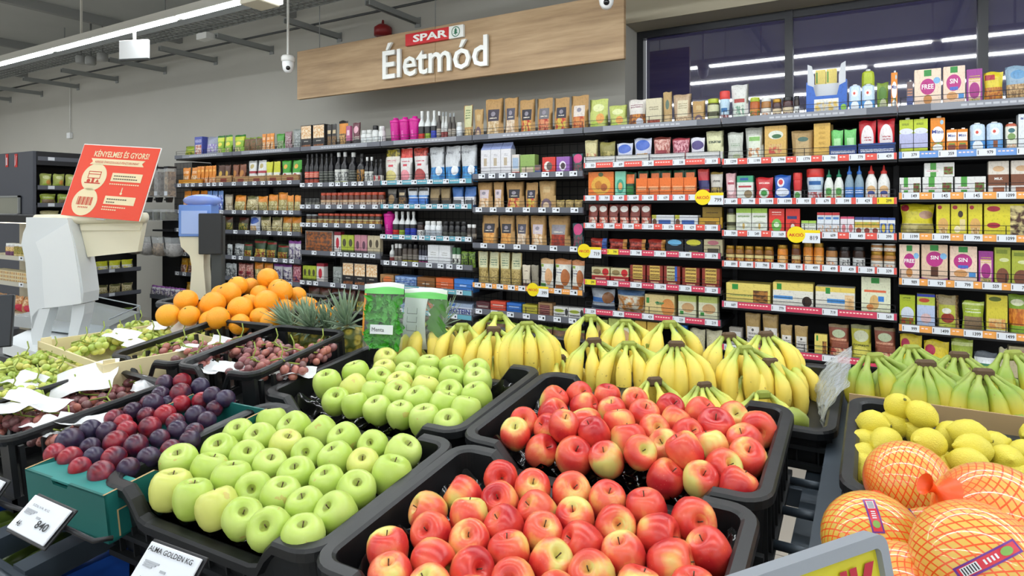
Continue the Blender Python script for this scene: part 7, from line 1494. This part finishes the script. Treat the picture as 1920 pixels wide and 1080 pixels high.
for i in range(6):
    for j in range(2):
        k += 1
        o = link('cucumber', CUC, None, (-1.88+.072*i, .51+.17*j, .76), (0, 0, R(90)+br_.uniform(-.03, .03)), (.16, .19, .19)); tag(o, f'green cucumber in the blue crate, {ORD[i]} from the left, {"front" if j == 0 else "back"} layer', 'cucumber', 'cucumbers in the blue crate')

# ---------------- yellow sign at the bottom right ----------------
GF = M('sign_frame_grey', '#8f969e', .35); YS_ = M('sign_yellow', '#cfc62c', .5)
ps = cw(.354, .6, -.313); pe = cw(.354-.906*.34, .6-.423*.34, -.313)
ux = (ps-pe).normalized(); L = .34; uz = Vector((0, 0, 1)); y = uz.cross(ux); uz = (uz*math.cos(R(-12))+y*math.sin(R(12))).normalized(); y = uz.cross(ux)
M4 = Matrix.Identity(4)
for i in range(3): M4[i][0] = ux[i]; M4[i][1] = y[i]; M4[i][2] = uz[i]; M4[i][3] = ps[i]
sg = empty('price_sign'); sg.matrix_world = M4; tag(sg, 'yellow price sign with grey rounded frame and red letters', 'sign')
m = MB(); H = .26; pts = []
def rr_rect(x0, x1, z0, z1, r):
    o = []
    for cx, cz, a0 in ((x1-r, z1-r, 0), (x0+r, z1-r, 90), (x0+r, z0+r, 180), (x1-r, z0+r, 270)):
        for k in range(6): a = R(a0+18*k); o.append((cx+r*math.cos(a), cz+r*math.sin(a)))
    return o
o_ = rr_rect(-L, 0, -H, 0, .012); i_ = rr_rect(-L+.011, -.011, -H+.011, -.011, .006); n = len(o_)
vs = [(x, -.006, z) for x, z in o_]+[(x, -.006, z) for x, z in i_]+[(x, .01, z) for x, z in o_]+[(x, .01, z) for x, z in i_]
fs = []
for k in range(n): j = (k+1) % n; fs += [(k, n+k, n+j, j), (2*n+k, 2*n+j, 3*n+j, 3*n+k), (k, j, 2*n+j, 2*n+k), (n+k, 3*n+k, 3*n+j, n+j)]
m.add(vs, fs); m.build('frame', GF, sg)
MB().box(-L+.01, -.01, .0, .006, -H+.01, -.01).build('panel', YS_, sg)
lettering('UNK', M('sign_letter_red', '#b4233a', .5), sg, (-.073, -.002, -.056), .118, .068, .04)
m = MB(); m.tube([(-L/2, .015, -H), (-L/2, .015, -H-.35)], .008, 8); m.build('stand_rod', GF, sg)

# ---------------- scale ----------------
WHP = M('scale_white', '#d5dadb', .35); CRM = M('scale_cream', '#e0dac0', .4); GRP = M('scale_grey', '#8c9396', .35)
D = 2.62
def cam_plane(D):      # local x to the right of the view, y away, at depth D
    return (0, 0, YAW)
def lp(px, py, dd=D): return ((px-PX)/F*dd, -(py-PY)/F*dd)     # local x,z relative to the axis at depth dd
base = atd(170, 600, D)
sc = empty('fruit_scale', (base.x, base.y, base.z), cam_plane(D)); tag(sc, 'white self-service fruit scale with red-orange notice on top', 'scale')
bx0, bz0 = lp(170, 600)
def L_(px, py, dd=D): x, z = lp(px, py, dd); return (x-bx0, z-bz0)
def poly(pts, dd=D): return [L_(x, y, dd) for x, y in pts]
Z2b = (0, 240, 4.0); Z3b = (0, 380, 3.857)
def zz(l): return [(u/3.857, 380+v/3.857) for u, v in l]
m = MB(); m.prism(poly(zz([(255,105),(545,110),(570,170),(605,290),(640,470),(662,640),(655,715),(410,750),(375,750),(345,760),(300,900),(275,730),(250,420),(222,290),(235,215),(255,170)][::-1])), -.05, .05); m.build('head_column', WHP, sc)
m = MB(); m.prism(poly(zz([(345,755),(425,750),(380,900),(345,1060),(310,1060),(290,930),(300,800)][::-1])), -.05, -.0); m.build('column_leg', WHP, sc)
m = MB(); m.prism(poly(zz([(560,735),(650,720),(640,800),(595,960),(560,1040),(520,1000),(545,860)][::-1])), -.03, .03); m.build('column_leg', WHP, sc)
m = MB(); m.prism(poly(zz([(375,400),(380,560),(395,745),(425,745),(655,715),(640,560),(600,300),(560,140),(330,280)][::-1])), -.056, -.05); m.build('front_cover', M('cover_white', '#dfe3e3', .3), sc)
# roll along the top and cream drip tray behind
m = MB(); a = L_(68, 412); b_ = L_(274, 408); m.tube([(a[0], .0, a[1]), (b_[0], .0, b_[1])], .022, 14); m.build('top_roll', CRM, sc)
m = MB(); m.prism(poly([(148,417),(268,417),(258,472),(164,482)][::-1]), .0, .03); m.prism(poly([(152,424),(266,424),(264,432),(153,432)][::-1]), -.006, .0); m.build('paper_tray', CRM, sc)
# platform
bp = [L_(10,640),(0,0)]
m = MB(); 
def W3(px, py, z): p = atz(px, py, z); q = p-Vector(sc.location); c_, s_ = math.cos(-YAW), math.sin(-YAW); return (q.x*c_-q.y*s_, q.x*s_+q.y*c_, q.z)
zt_ = CAMH-.515
c4 = [W3(25,592,zt_), W3(205,612,zt_), W3(262,585,zt_), W3(150,560,zt_)]
vs = c4+[(x, y, z-.05) for x, y, z in c4]; m.add(vs, [(0, 1, 2, 3), (7, 6, 5, 4), (0, 4, 5, 1), (1, 5, 6, 2), (2, 6, 7, 3), (3, 7, 4, 0)]); m.build('weighing_plate', M('steel_plate', '#b8bfc2', .25, metal=.7), sc)
cm_ = [W3(5,640,zt_-.06), W3(90,668,zt_-.06), W3(300,610,zt_-.06), W3(150,575,zt_-.06)]
m = MB(); vs = [(x, y, z) for x, y, z in cm_]+[(x, y, z-.05) for x, y, z in cm_]; m.add(vs, [(0, 1, 2, 3), (7, 6, 5, 4), (0, 4, 5, 1), (1, 5, 6, 2), (2, 6, 7, 3), (3, 7, 4, 0)]); m.build('base_housing', WHP, sc)
m = MB(); m.tube([(x, y, z+.03) for x, y, z in (c4[3], c4[2], c4[1])], .003, 6); m.tube([(c4[2][0], c4[2][1], c4[2][2]), (c4[2][0], c4[2][1], c4[2][2]+.03)], .003, 6); m.build('plate_guard', GRP, sc)
# scale table
p = atz(150, 620, CAMH-.56); tb = empty('scale_table', (p.x, p.y+.05, 0), (0, 0, R(0))); tag(tb, 'dark table under the white fruit scale', 'table')
MB().bbox(-.4, .35, -.3, .35, CAMH-.68, CAMH-.632, .004).build('table_top', M('table_dark', '#2a2c30', .4), tb)
for sx_ in (-.36, .31):
    for sy in (-.26, .31): MB().box(sx_-.02, sx_+.02, sy-.02, sy+.02, 0, CAMH-.68).build('leg', STD, tb)
# monitor edge at the far left
m = MB(); r = empty('customer_display', atd(8, 600, 2.1), (R(-12), 0, YAW+R(25))); tag(r, 'dark tilted screen back at the left edge beside the scale', 'screen')
MB().bbox(-.1, .025, -.012, .012, -.09, .085, .004).build('screen_shell', M('screen_dark', '#20252b', .3), r)
MB().box(-.06, -.04, -.01, .01, -.2, -.09).build('screen_foot', M('screen_dark', '#20252b', .3), r)
# notice: red board
def quad_board(tl, tr, bl, label, name):
    ux = (tr-tl); W = ux.length; ux.normalize(); uz = (tl-bl); H = uz.length; y = uz.cross(ux).normalized(); uz = ux.cross(y)
    M4 = Matrix.Identity(4)
    for i in range(3): M4[i][0] = ux[i]; M4[i][1] = y[i]; M4[i][2] = uz[i]; M4[i][3] = tl[i]
    r = empty(name); r.matrix_world = M4; return r, W, H
tl, tr, bl = atd(157, 269, 2.70), atd(302, 277, 2.62), atd(134, 402, 2.60)
nb, W, H = quad_board(tl, tr, bl, '', 'notice_board'); tag(nb, 'red-orange notice reading KÉNYELMES ÉS GYORS! on top of the scale', 'sign')
ORG = M('notice_red', '#dc3a12', .45); CRE = M('notice_cream', '#e2d2a8', .5); REDD = M('notice_print_red', '#c23a20', .5)
sk = .0
m = MB(); m.bbox(0, W, .003, .008, -H, 0, .001); m.build('backing', M('notice_white', '#e6e4de', .5), nb)
m = MB(); m.box(.006, W-.003, .0, .003, -H, -.005); m.build('red_sheet', ORG, nb)
lettering('KÉNYELMES ÉS GYORS!', CRE, nb, (W*.54, -.001, -H*.125), W*.70, H*.10, .02)
m = MB(); m.prism([(W*.17, -H*.20), (W*.86, -H*.20), (W*.83, -H*.245), (W*.86, -H*.285), (W*.17, -H*.285), (W*.2, -H*.245)][::-1], -.0012, -.0002)
def disc(cx, cz, rad): return [(cx+rad*math.cos(2*math.pi*k/32), cz+rad*math.sin(2*math.pi*k/32)) for k in range(32)]
m.prism(disc(W*.28, -H*.46, W*.155), -.0012, -.0002); m.prism(disc(W*.26, -H*.80, W*.155), -.0012, -.0002)
m.prism([(W*.5, -H*.385), (W*.88, -H*.385), (W*.88, -H*.50), (W*.5, -H*.50)][::-1], -.0012, -.0002); m.prism([(W*.5, -H*.70), (W*.88, -H*.70), (W*.88, -H*.81), (W*.5, -H*.81)][::-1], -.0012, -.0002)
for k in range(14): m.box(W*(.5+.027*k), W*(.5+.027*k+.018), -.0012, -.0003, -H*.545, -H*.53)
for q in (0, 1):
    for k in range(11-4*q): m.box(W*(.5+.027*k), W*(.5+.027*k+.018), -.0012, -.0003, -H*(.855+.035*q), -H*(.84+.035*q))
m.box(W*.675, W*.685, -.0012, -.0003, -H*.66, -H*.58); m.prism(disc(W*.68, -H*.66, W*.014), -.0012, -.0002)
m.build('cream_print', CRE, nb)
lettering('KERESSE ÖNKISZOLGÁLÓ PÉNZTÁRUNKAT', REDD, nb, (W*.515, -.002, -H*.243), W*.56, H*.04)
m = MB()
for k in range(12):     # barcode
    wd = (.006, .012, .008)[k % 3]; m.box(W*(.165+.0165*k), W*(.165+.0165*k+wd), -.002, -.0013, -H*.845, -H*.735)
for k in range(6): m.box(W*(.2+.022*k), W*(.2+.022*k+.01), -.002, -.0013, -H*.885, -H*.865)
m.build('barcode_print', REDD, nb); m = MB()
a = (W*.28, -H*.46)      # checkout pictogram
m.box(a[0]-W*.08, a[0]+W*.08, -.002, -.0013, a[1]+H*.07, a[1]+H*.08); m.box(a[0]-W*.08, a[0]-W*.073, -.002, -.0013, a[1]-H*.02, a[1]+H*.08); m.box(a[0]+W*.073, a[0]+W*.08, -.002, -.0013, a[1]-H*.02, a[1]+H*.08)
m.box(a[0]-W*.08, a[0]+W*.08, -.002, -.0013, a[1]-H*.02, a[1]-H*.01); m.box(a[0]-W*.08, a[0]+W*.08, -.002, -.0013, a[1]+H*.035, a[1]+H*.045)
m.box(a[0]-W*.015, a[0]+W*.015, -.002, -.0013, a[1]-H*.08, a[1]-H*.01); m.box(a[0]-W*.1, a[0]+W*.1, -.002, -.0013, a[1]-H*.09, a[1]-H*.075)
m.prism(disc(a[0]-W*.055, a[1]-H*.055, W*.022), -.002, -.0013); m.prism([(a[0]+W*.035, a[1]-H*.07), (a[0]+W*.08, a[1]-H*.07), (a[0]+W*.058, a[1]-H*.025)], -.002, -.0013)
m.build('checkout_print', REDD, nb)
m = MB()
for (x0, zq, n_) in ((.53, -.42, 10), (.53, -.46, 11), (.53, -.735, 9), (.53, -.775, 4)):
    for k in range(n_): m.box(W*(x0+.028*k), W*(x0+.028*k+.02), -.002, -.0013, H*zq-.0045, H*zq)
m.build('dark_print', M('notice_dark', '#4a3a2c', .5), nb)
MB().box(W*.45, W*.55, .009, .015, -H-.005, -H+.05).build('support_stem', WHP, nb)

# ---------------- bag dispenser ----------------
dd = 2.75; base = atd(380, 560, dd)
bd = empty('bag_dispenser', base, (0, 0, YAW)); tag(bd, 'blue plastic bag dispenser on a cream foot beside the oranges', 'dispenser')
bx0, bz0 = lp(380, 560, dd)
P2 = lambda px, py: ((lp(px, py, dd)[0]-bx0), (lp(px, py, dd)[1]-bz0))
def bxp(nm, x0, y0, x1, y1, d0, d1, mat, bev=.004): a = P2(x0, y0); b_ = P2(x1, y1); return MB().bbox(a[0], b_[0], d0, d1, b_[1], a[1], bev).build(nm, mat, bd)
BLB = M('dispenser_blue', '#6f95dc', .25); BLT = NT('blue_film').p(color='#8aa6ea', rough=.2, alpha=.75).mat
bxp('bag_box', 343, 384, 403, 443, -.04, .04, BLB)
bxp('front_window', 349, 395, 397, 438, -.043, -.041, M('window_lightblue', '#a5bdf0', .15), .001)
m = MB(); m.sphere((P2(380, 376)[0], .0, P2(380, 376)[1]), (.085, .05, .028), 14, 8); m.build('bag_roll', BLT, bd)
a = P2(345, 443); 
m = MB(); pf = [(0, 0)]; prof = [(343,443),(403,443),(400,462),(388,478),(388,500),(393,560),(361,560),(366,500),(362,478),(346,462)]
m.prism([P2(*q) for q in prof][::-1], -.03, .03); m.build('foot_column', CRM, bd)
BKP = M('post_black', '#212324', .4)
bp_ = empty('steel_post', atd(405, 560, 2.72), (0, 0, YAW)); tag(bp_, 'dark square post standing beside the blue bag dispenser', 'post')
bx0, bz0 = lp(405, 560, 2.72)
P2 = lambda px, py: ((lp(px, py, 2.72)[0]-bx0), (lp(px, py, 2.72)[1]-bz0))
a = P2(378, 400); b_ = P2(420, 476); MB().bbox(a[0], b_[0], -.03, -.005, b_[1], a[1], .003).build('display_unit', BKP, bp_)
a = P2(396, 405); b_ = P2(417, 560); MB().bbox(a[0], b_[0], -.004, .03, -.95, a[1], .003).build('post_body', M('post_grey', '#3c403f', .45), bp_)

# ---------------- left gondola, dispensers, cooler ----------------
XG = -7.5
def gx(px, py, X=XG):           # point on the plane x = XG
    v = ray(px, py); t_ = X/v.x; return Vector((X, v.y*t_, v.z*t_+CAMH))
gz = CAMH+.56
gd = empty('side_gondola', (XG, 3.65, 0)); tag(gd, 'dark shelving unit at right angles to the wall, far left', 'shelving')
GPM = M('gondola_grey', '#4c4f57', .5)
y0g, y1g = gx(68, 300).y-3.65, 4.85-3.65
MB().box(-.02, .0, y0g, y1g-.55, 0, gz).build('back_panel', BACKD, gd).location = (-.45, 0, 0)
MB().box(-1.6, .0, y0g-.03, y0g, 0, gz).build('end_panel', GPM, gd)
MB().box(-.5, .01, y0g, y1g-.55, gz-.14, gz).build('top_fascia', SHM, gd)
rowsG = [(150, 301), (120, 352), (110, 384), (110, 412), (200, 508), (200, 553), (200, 600)]
GZ = []
for (px, py) in rowsG:
    z = gx(px, py).z; GZ.append(z); sh = MB().box(-.45, .0, y0g+.01, y1g-.75, z-.03, z-.004).build('shelf', SHM, gd)
    MB().box(.0, .012, y0g+.01, y1g-.75, z-.022, z+.02).build('price_rail', RAILM, sh)
    for q in range(3): MB().box(.0125, .015, y0g+.1+.3*q, y0g+.16+.3*q, z-.018, z+.016).build('price_tag', TAGM, sh)
GN = ['top', 'second', 'third', 'fourth', 'fifth', 'sixth', 'seventh']
def gput(row, kind, mk, n, h, desc, w=.1, y_s=0.05):
    z = GZ[row]-.003; L = (y1g-.8)-(y0g+y_s); 
    for k in range(n):
        y = 3.65+y0g+y_s+L*(k+.5)/n
        nm, cat = NAMES[kind]
        o = link(nm, unit(kind, False, k % UM[kind][2], G[mk]), None, (XG-.02, y, z), (0, 0, R(90)), (L/n*.94, .09, h)); tag(o, f'{desc}, {ORD[k]} of {NUM[n] if n < 14 else n}, {GN[row]} shelf of the side unit', cat, f'{desc}s on the side unit')
gput(0, 'bag', 'greenpack', 1, .1, 'green bag', y_s=.6)
gput(1, 'bag', 'lime', 8, .15, 'lime salad bag'); gput(2, 'bag', 'greenbread', 6, .12, 'bright green bag'); gput(3, 'bag', 'creamp', 5, .1, 'cream bag')
gput(4, 'pouch', 'yellowwhite', 7, .11, 'yellow pouch with pink top'); gput(5, 'bag', 'nutbag2', 7, .11, 'yellow and teal bag'); gput(6, 'bag', 'greenbag', 7, .1, 'green and yellow bag')
# purple goods shelf in the corner
m = MB(); pa = aty(240, 553, 4.2); pb = aty(335, 560, 4.2); cs = empty('corner_shelf', (0, 0, 0)); tag(cs, 'low dark corner shelf with purple packs left of the wall bays', 'shelf')
zc = pb.z
sh = MB().box(-7.45, BX[0]-.34, 4.2, 4.34, zc-.03, zc).build('shelf_board', SHM, cs); MB().box(-7.45, BX[0]-.01, 4.18, 4.2, zc-.03, zc+.02).build('price_rail', RAILM, cs)
MB().box(-7.45, BX[0]-.01, 4.2, 4.34, 0, zc-.031).build('cabinet', BACKD, cs)
for k in range(7):
    o = link('snack_bag', unit('bag', False, k % 4, G['whitepurp']), None, (-7.40+.095*k, 4.17, zc+.001), (0, 0, R(8)), (.09, .08, .12)); tag(o, f'purple and silver bag, {ORD[k]} of seven on the low corner shelf', 'bag', 'purple bags on the corner shelf')
# bulk dispensers
t = NT('clear_acrylic'); t.p(color='#dfe4e6', rough=.08, alpha=.25); ACR = t.mat
def fillmat(nm, a, b_): 
    t = NT(nm); tc = t.n('ShaderNodeTexCoord').outputs['Object']; vo = t.n('ShaderNodeTexVoronoi'); vo.inputs['Scale'].default_value = 40; t.l(tc, vo.inputs['Vector']); s_ = t.n('ShaderNodeSeparateXYZ'); t.l(vo.outputs['Color'], s_.inputs[0])
    t.p(color=t.mix(s_.outputs[0], a, b_), rough=.6); t.bump(vo.outputs['Distance'], .6, .01); return t.mat
F1 = fillmat('muesli_fill', '#6a5640', '#b09470'); F2 = fillmat('grain_fill', '#8a8480', '#b5b0aa')
for i, (px, f) in enumerate(((300, F2), (319, F1), (281, F1))):
    p = aty(px, 300, 4.25); r = empty('bulk_dispenser', (p.x, 4.25, aty(px, 370, 4.25).z)); tag(r, ['clear tube dispenser of pale grain in the corner', 'clear tube dispenser of muesli next to the wall bays', 'clear tube dispenser of muesli half hidden by the notice'][i], 'dispenser', 'bulk food dispensers')
    m = MB(); m.box(-.04, .04, -.05, .05, 0, .34); m.build('tube', ACR, r); MB().box(-.036, .036, -.046, .046, .01, .3).build('grain', f, r)
    MB().box(-.042, .042, -.052, .052, .34, .36).build('lid', SHM, r)
    m = MB(); m.prism([(-.035, 0), (.035, 0), (.012, -.06), (-.012, -.06)], -.04, .02); m.tube([(0, -.04, -.02), (0, -.07, -.03)], .01, 8); m.build('spout', M('spout_dark', '#2a2b2c', .3), r)
    MB().box(-.03, .03, -.054, -.052, .02, .07).build('tag', TAGM, r)
for i in range(5):
    p = aty(262+15*i, 400, 4.25); r = empty('scoop_bin', (p.x, 4.2, aty(262, 400, 4.25).z)); tag(r, f'small dark clear scoop bin in the corner, {ORD[i]} of five', 'bin', 'small corner bins')
    m = MB(); m.prism([(-.04, -.08), (.04, -.08), (.05, .05), (-.05, .05)], -.06, .1); m.build('bin_shell', ACR, r); MB().box(-.036, .036, -.05, .09, -.075, .02).build('grain', fillmat('dark_fill', '#2c2a20', '#5a5a3c') if i == 0 else bpy.data.materials['dark_fill'], r)
for i in range(4):
    p = aty(262+24*i, 460, 4.2); r = empty('bulk_bin', (p.x, 4.15, aty(300, 460, 4.2).z)); tag(r, f'large clear bin of pale cereal in the corner, {ORD[i]} of four', 'bin', 'large corner bins')
    m = MB(); m.lathe([(.04, -.12), (.09, -.1), (.11, -.02), (.1, .1)], 14); m.build('bin_shell', ACR, r); m = MB(); m.lathe([(.035, -.115), (.085, -.095), (.1, -.03), (.09, .03)], 12); m.build('cereal', F2 if i % 2 else F1, r)
    MB().tube([(0, -.1, -.02), (0, -.12, .12)], .006, 6).build('scoop_handle', M('spout_dark', '#2a2b2c', .3), r)
tall = empty('dispenser_rack', ((BX[0]+XG)/2, 4.36, 0)); tag(tall, 'dark rack holding the bulk dispensers in the corner', 'rack')
MB().box(-.19, .17, .0, .5, 0, CAMH-.15).build('rack_body', BACKD, tall); MB().box(-.19, .17, .15, .5, CAMH-.15, CAMH+.52).build('rack_back', GRID, tall)
MB().box(-.19, .17, -.12, .0, aty(300, 430, 4.3).z-.02, aty(300, 430, 4.3).z).build('rack_shelf', SHM, tall)
# cooler at the far left, with jars; framed hatch and fire stickers on the gondola end panel
ye = 3.65+y0g-.03
def ep(px, py): return aty(px, py, ye-.003)
for i, px in enumerate((13, 30)):
    p = ep(px, 301); r = empty('safety_sticker', p); tag(r, ['red fire extinguisher pictogram sticker, nearer the left edge', 'red fire hose pictogram sticker beside the other'][i], 'sticker', 'fire safety stickers')
    MB().box(-.032, .032, -.002, .0, -.07, .07).build('sticker', AKR, r)
    m = MB(); m.box(-.026, -.022, -.003, -.0021, -.06, .06); m.box(-.01, .012, -.003, -.0021, -.05, .03) if i == 0 else m.prism([(-.02, -.05), (-.012, -.05), (.02, .05), (.012, .05)], -.003, -.0021); m.build('pictogram', TAGM, r)
a, b_ = ep(-40, 368), ep(40, 404); fw = empty('framed_hatch', ((a.x+b_.x)/2, ye-.01, (a.z+b_.z)/2)); tag(fw, 'metal framed glazed hatch on the grey end panel', 'hatch')
hw, hh = (b_.x-a.x)/2, (a.z-b_.z)/2
m = MB(); m.box(-hw, hw, -.02, .0, hh-.02, hh); m.box(-hw, hw, -.02, .0, -hh, -hh+.02); m.box(hw-.02, hw, -.02, 0, -hh, hh); m.box(-hw, -hw+.02, -.02, 0, -hh, hh); m.build('frame', GREY, fw); MB().box(-hw+.02, hw-.02, -.01, .0, -hh+.02, hh-.02).build('glass', M('hatch_glass', '#8f9084', .15), fw)
# cooler cabinet
Yc = 2.55
a = aty(66, 413, Yc); x1c = a.x+.12; x0c = x1c-1.4
cl = empty('cooler_cabinet', ((x0c+x1c)/2, Yc, 0)); tag(cl, 'open refrigerated cabinet at the left edge with lit shelves of cups', 'refrigerated cabinet')
hw = (x1c-x0c)/2; zt2 = aty(30, 408, Yc).z
MB().box(-hw, hw, 0, .42, zt2-.045, zt2+.02).build('canopy', M('cooler_black', '#1a1a1c', .4), cl); MB().box(-hw, hw, .38, .42, .1, zt2-.045).build('back_wall', M('cooler_inner', '#b8b09a', .5), cl)
MB().box(hw-.02, hw, .0, .42, .1, zt2-.045).build('side_wall', ACR, cl); MB().box(-hw, hw, 0, .42, 0, .3).build('base', M('cooler_black', '#1a1a1c', .4), cl)
MB().box(-hw+.02, hw-.02, .06, .09, zt2-.055, zt2-.047).build('strip_lamp', M('cooler_lamp', '#fff4dc', .4, emis='#fff0d0', estr=6.0), cl)
CZ = [aty(30, py, Yc).z for py in (483, 532, 590)]
for z in CZ:
    sh = MB().box(-hw+.02, hw-.02, .02, .37, z-.02, z-.004).build('shelf', M('shelf_cream', '#cfc5a4', .5), cl); MB().box(-hw+.02, hw-.02, .0, .02, z-.025, z+.012).build('price_rail', M('cooler_rail', '#bfbcae', .4), sh)
    m = MB(); m.box(hw-.42, hw-.34, -.004, -.0005, z-.02, z+.016); m.box(hw-.385, hw-.355, -.005, -.0041, z-.008, z+.006, 1); m.build('price_tag', [TAGM, INK], sh)
OLJ = pkg('p_olj', '#8a7a2c', [('r', 0, .1, 1, .4, '#c9b87c'), ('n', 0, .3, 1, .8, '#6a6a20', '#b5a040', 12)], .2)
PKJ = pkg('p_pkj', '#b5a8a4', [('r', 0, .0, 1, .5, '#6a3a5c'), ('n', .0, .5, 1, .9, '#c89a50', '#e0c890', 8)], .25)
for k in range(9):
    mm = OLJ if k < 7 else PKJ
    o = link('lidded_cup', unit('jar', False, 0, mm), None, ((x0c+x1c)/2+hw-.09-.085*k, Yc+.03, CZ[0]-.003), (0, 0, 0), (.08, .08, .12)); link('lid', unit('jar', True, 0, W_), o)
    tag(o, f'clear cup of olives with white lid, {ORD[k]} from the scale in the cooler', 'cup', 'cups on the top cooler shelf')
CKM = pkg('p_ckm', '#e0d4ae', [('r', .05, .15, .3, .8, '#b08a5c'), ('r', .37, .15, .62, .8, '#c9a05c'), ('r', .7, .15, .95, .8, '#b08a5c')], .4)
for k in range(8):
    for q in range(3):
        o = link('carton_box', unit('box', False, 0, CKM), None, ((x0c+x1c)/2+hw-.14-.125*k, Yc+.03, CZ[1]-.003+.035*q), (0, 0, 0), (.12, .1, .033)); tag(o, f'flat cream pack, {ORD[k]} stack from the scale, {["bottom", "middle", "top"][q]} of three', 'box', 'flat packs on the middle cooler shelf')
VG = pkg('p_vg', '#c9b088', [('n', 0, 0, 1, 1, '#d8b88c', '#b8743c', 8), ('e', .8, .3, .18, .25, '#c83a50')], .3, .3)
for k in range(6):
    o = link('snack_bag', unit('bag', False, k % 4, VG), None, ((x0c+x1c)/2+hw-.12-.17*k, Yc+.03, CZ[2]-.003), (0, 0, 0), (.165, .12, .15)); tag(o, f'clear bag with pink label, {ORD[k]} from the scale on the lowest cooler shelf', 'bag', 'bags on the lowest cooler shelf')
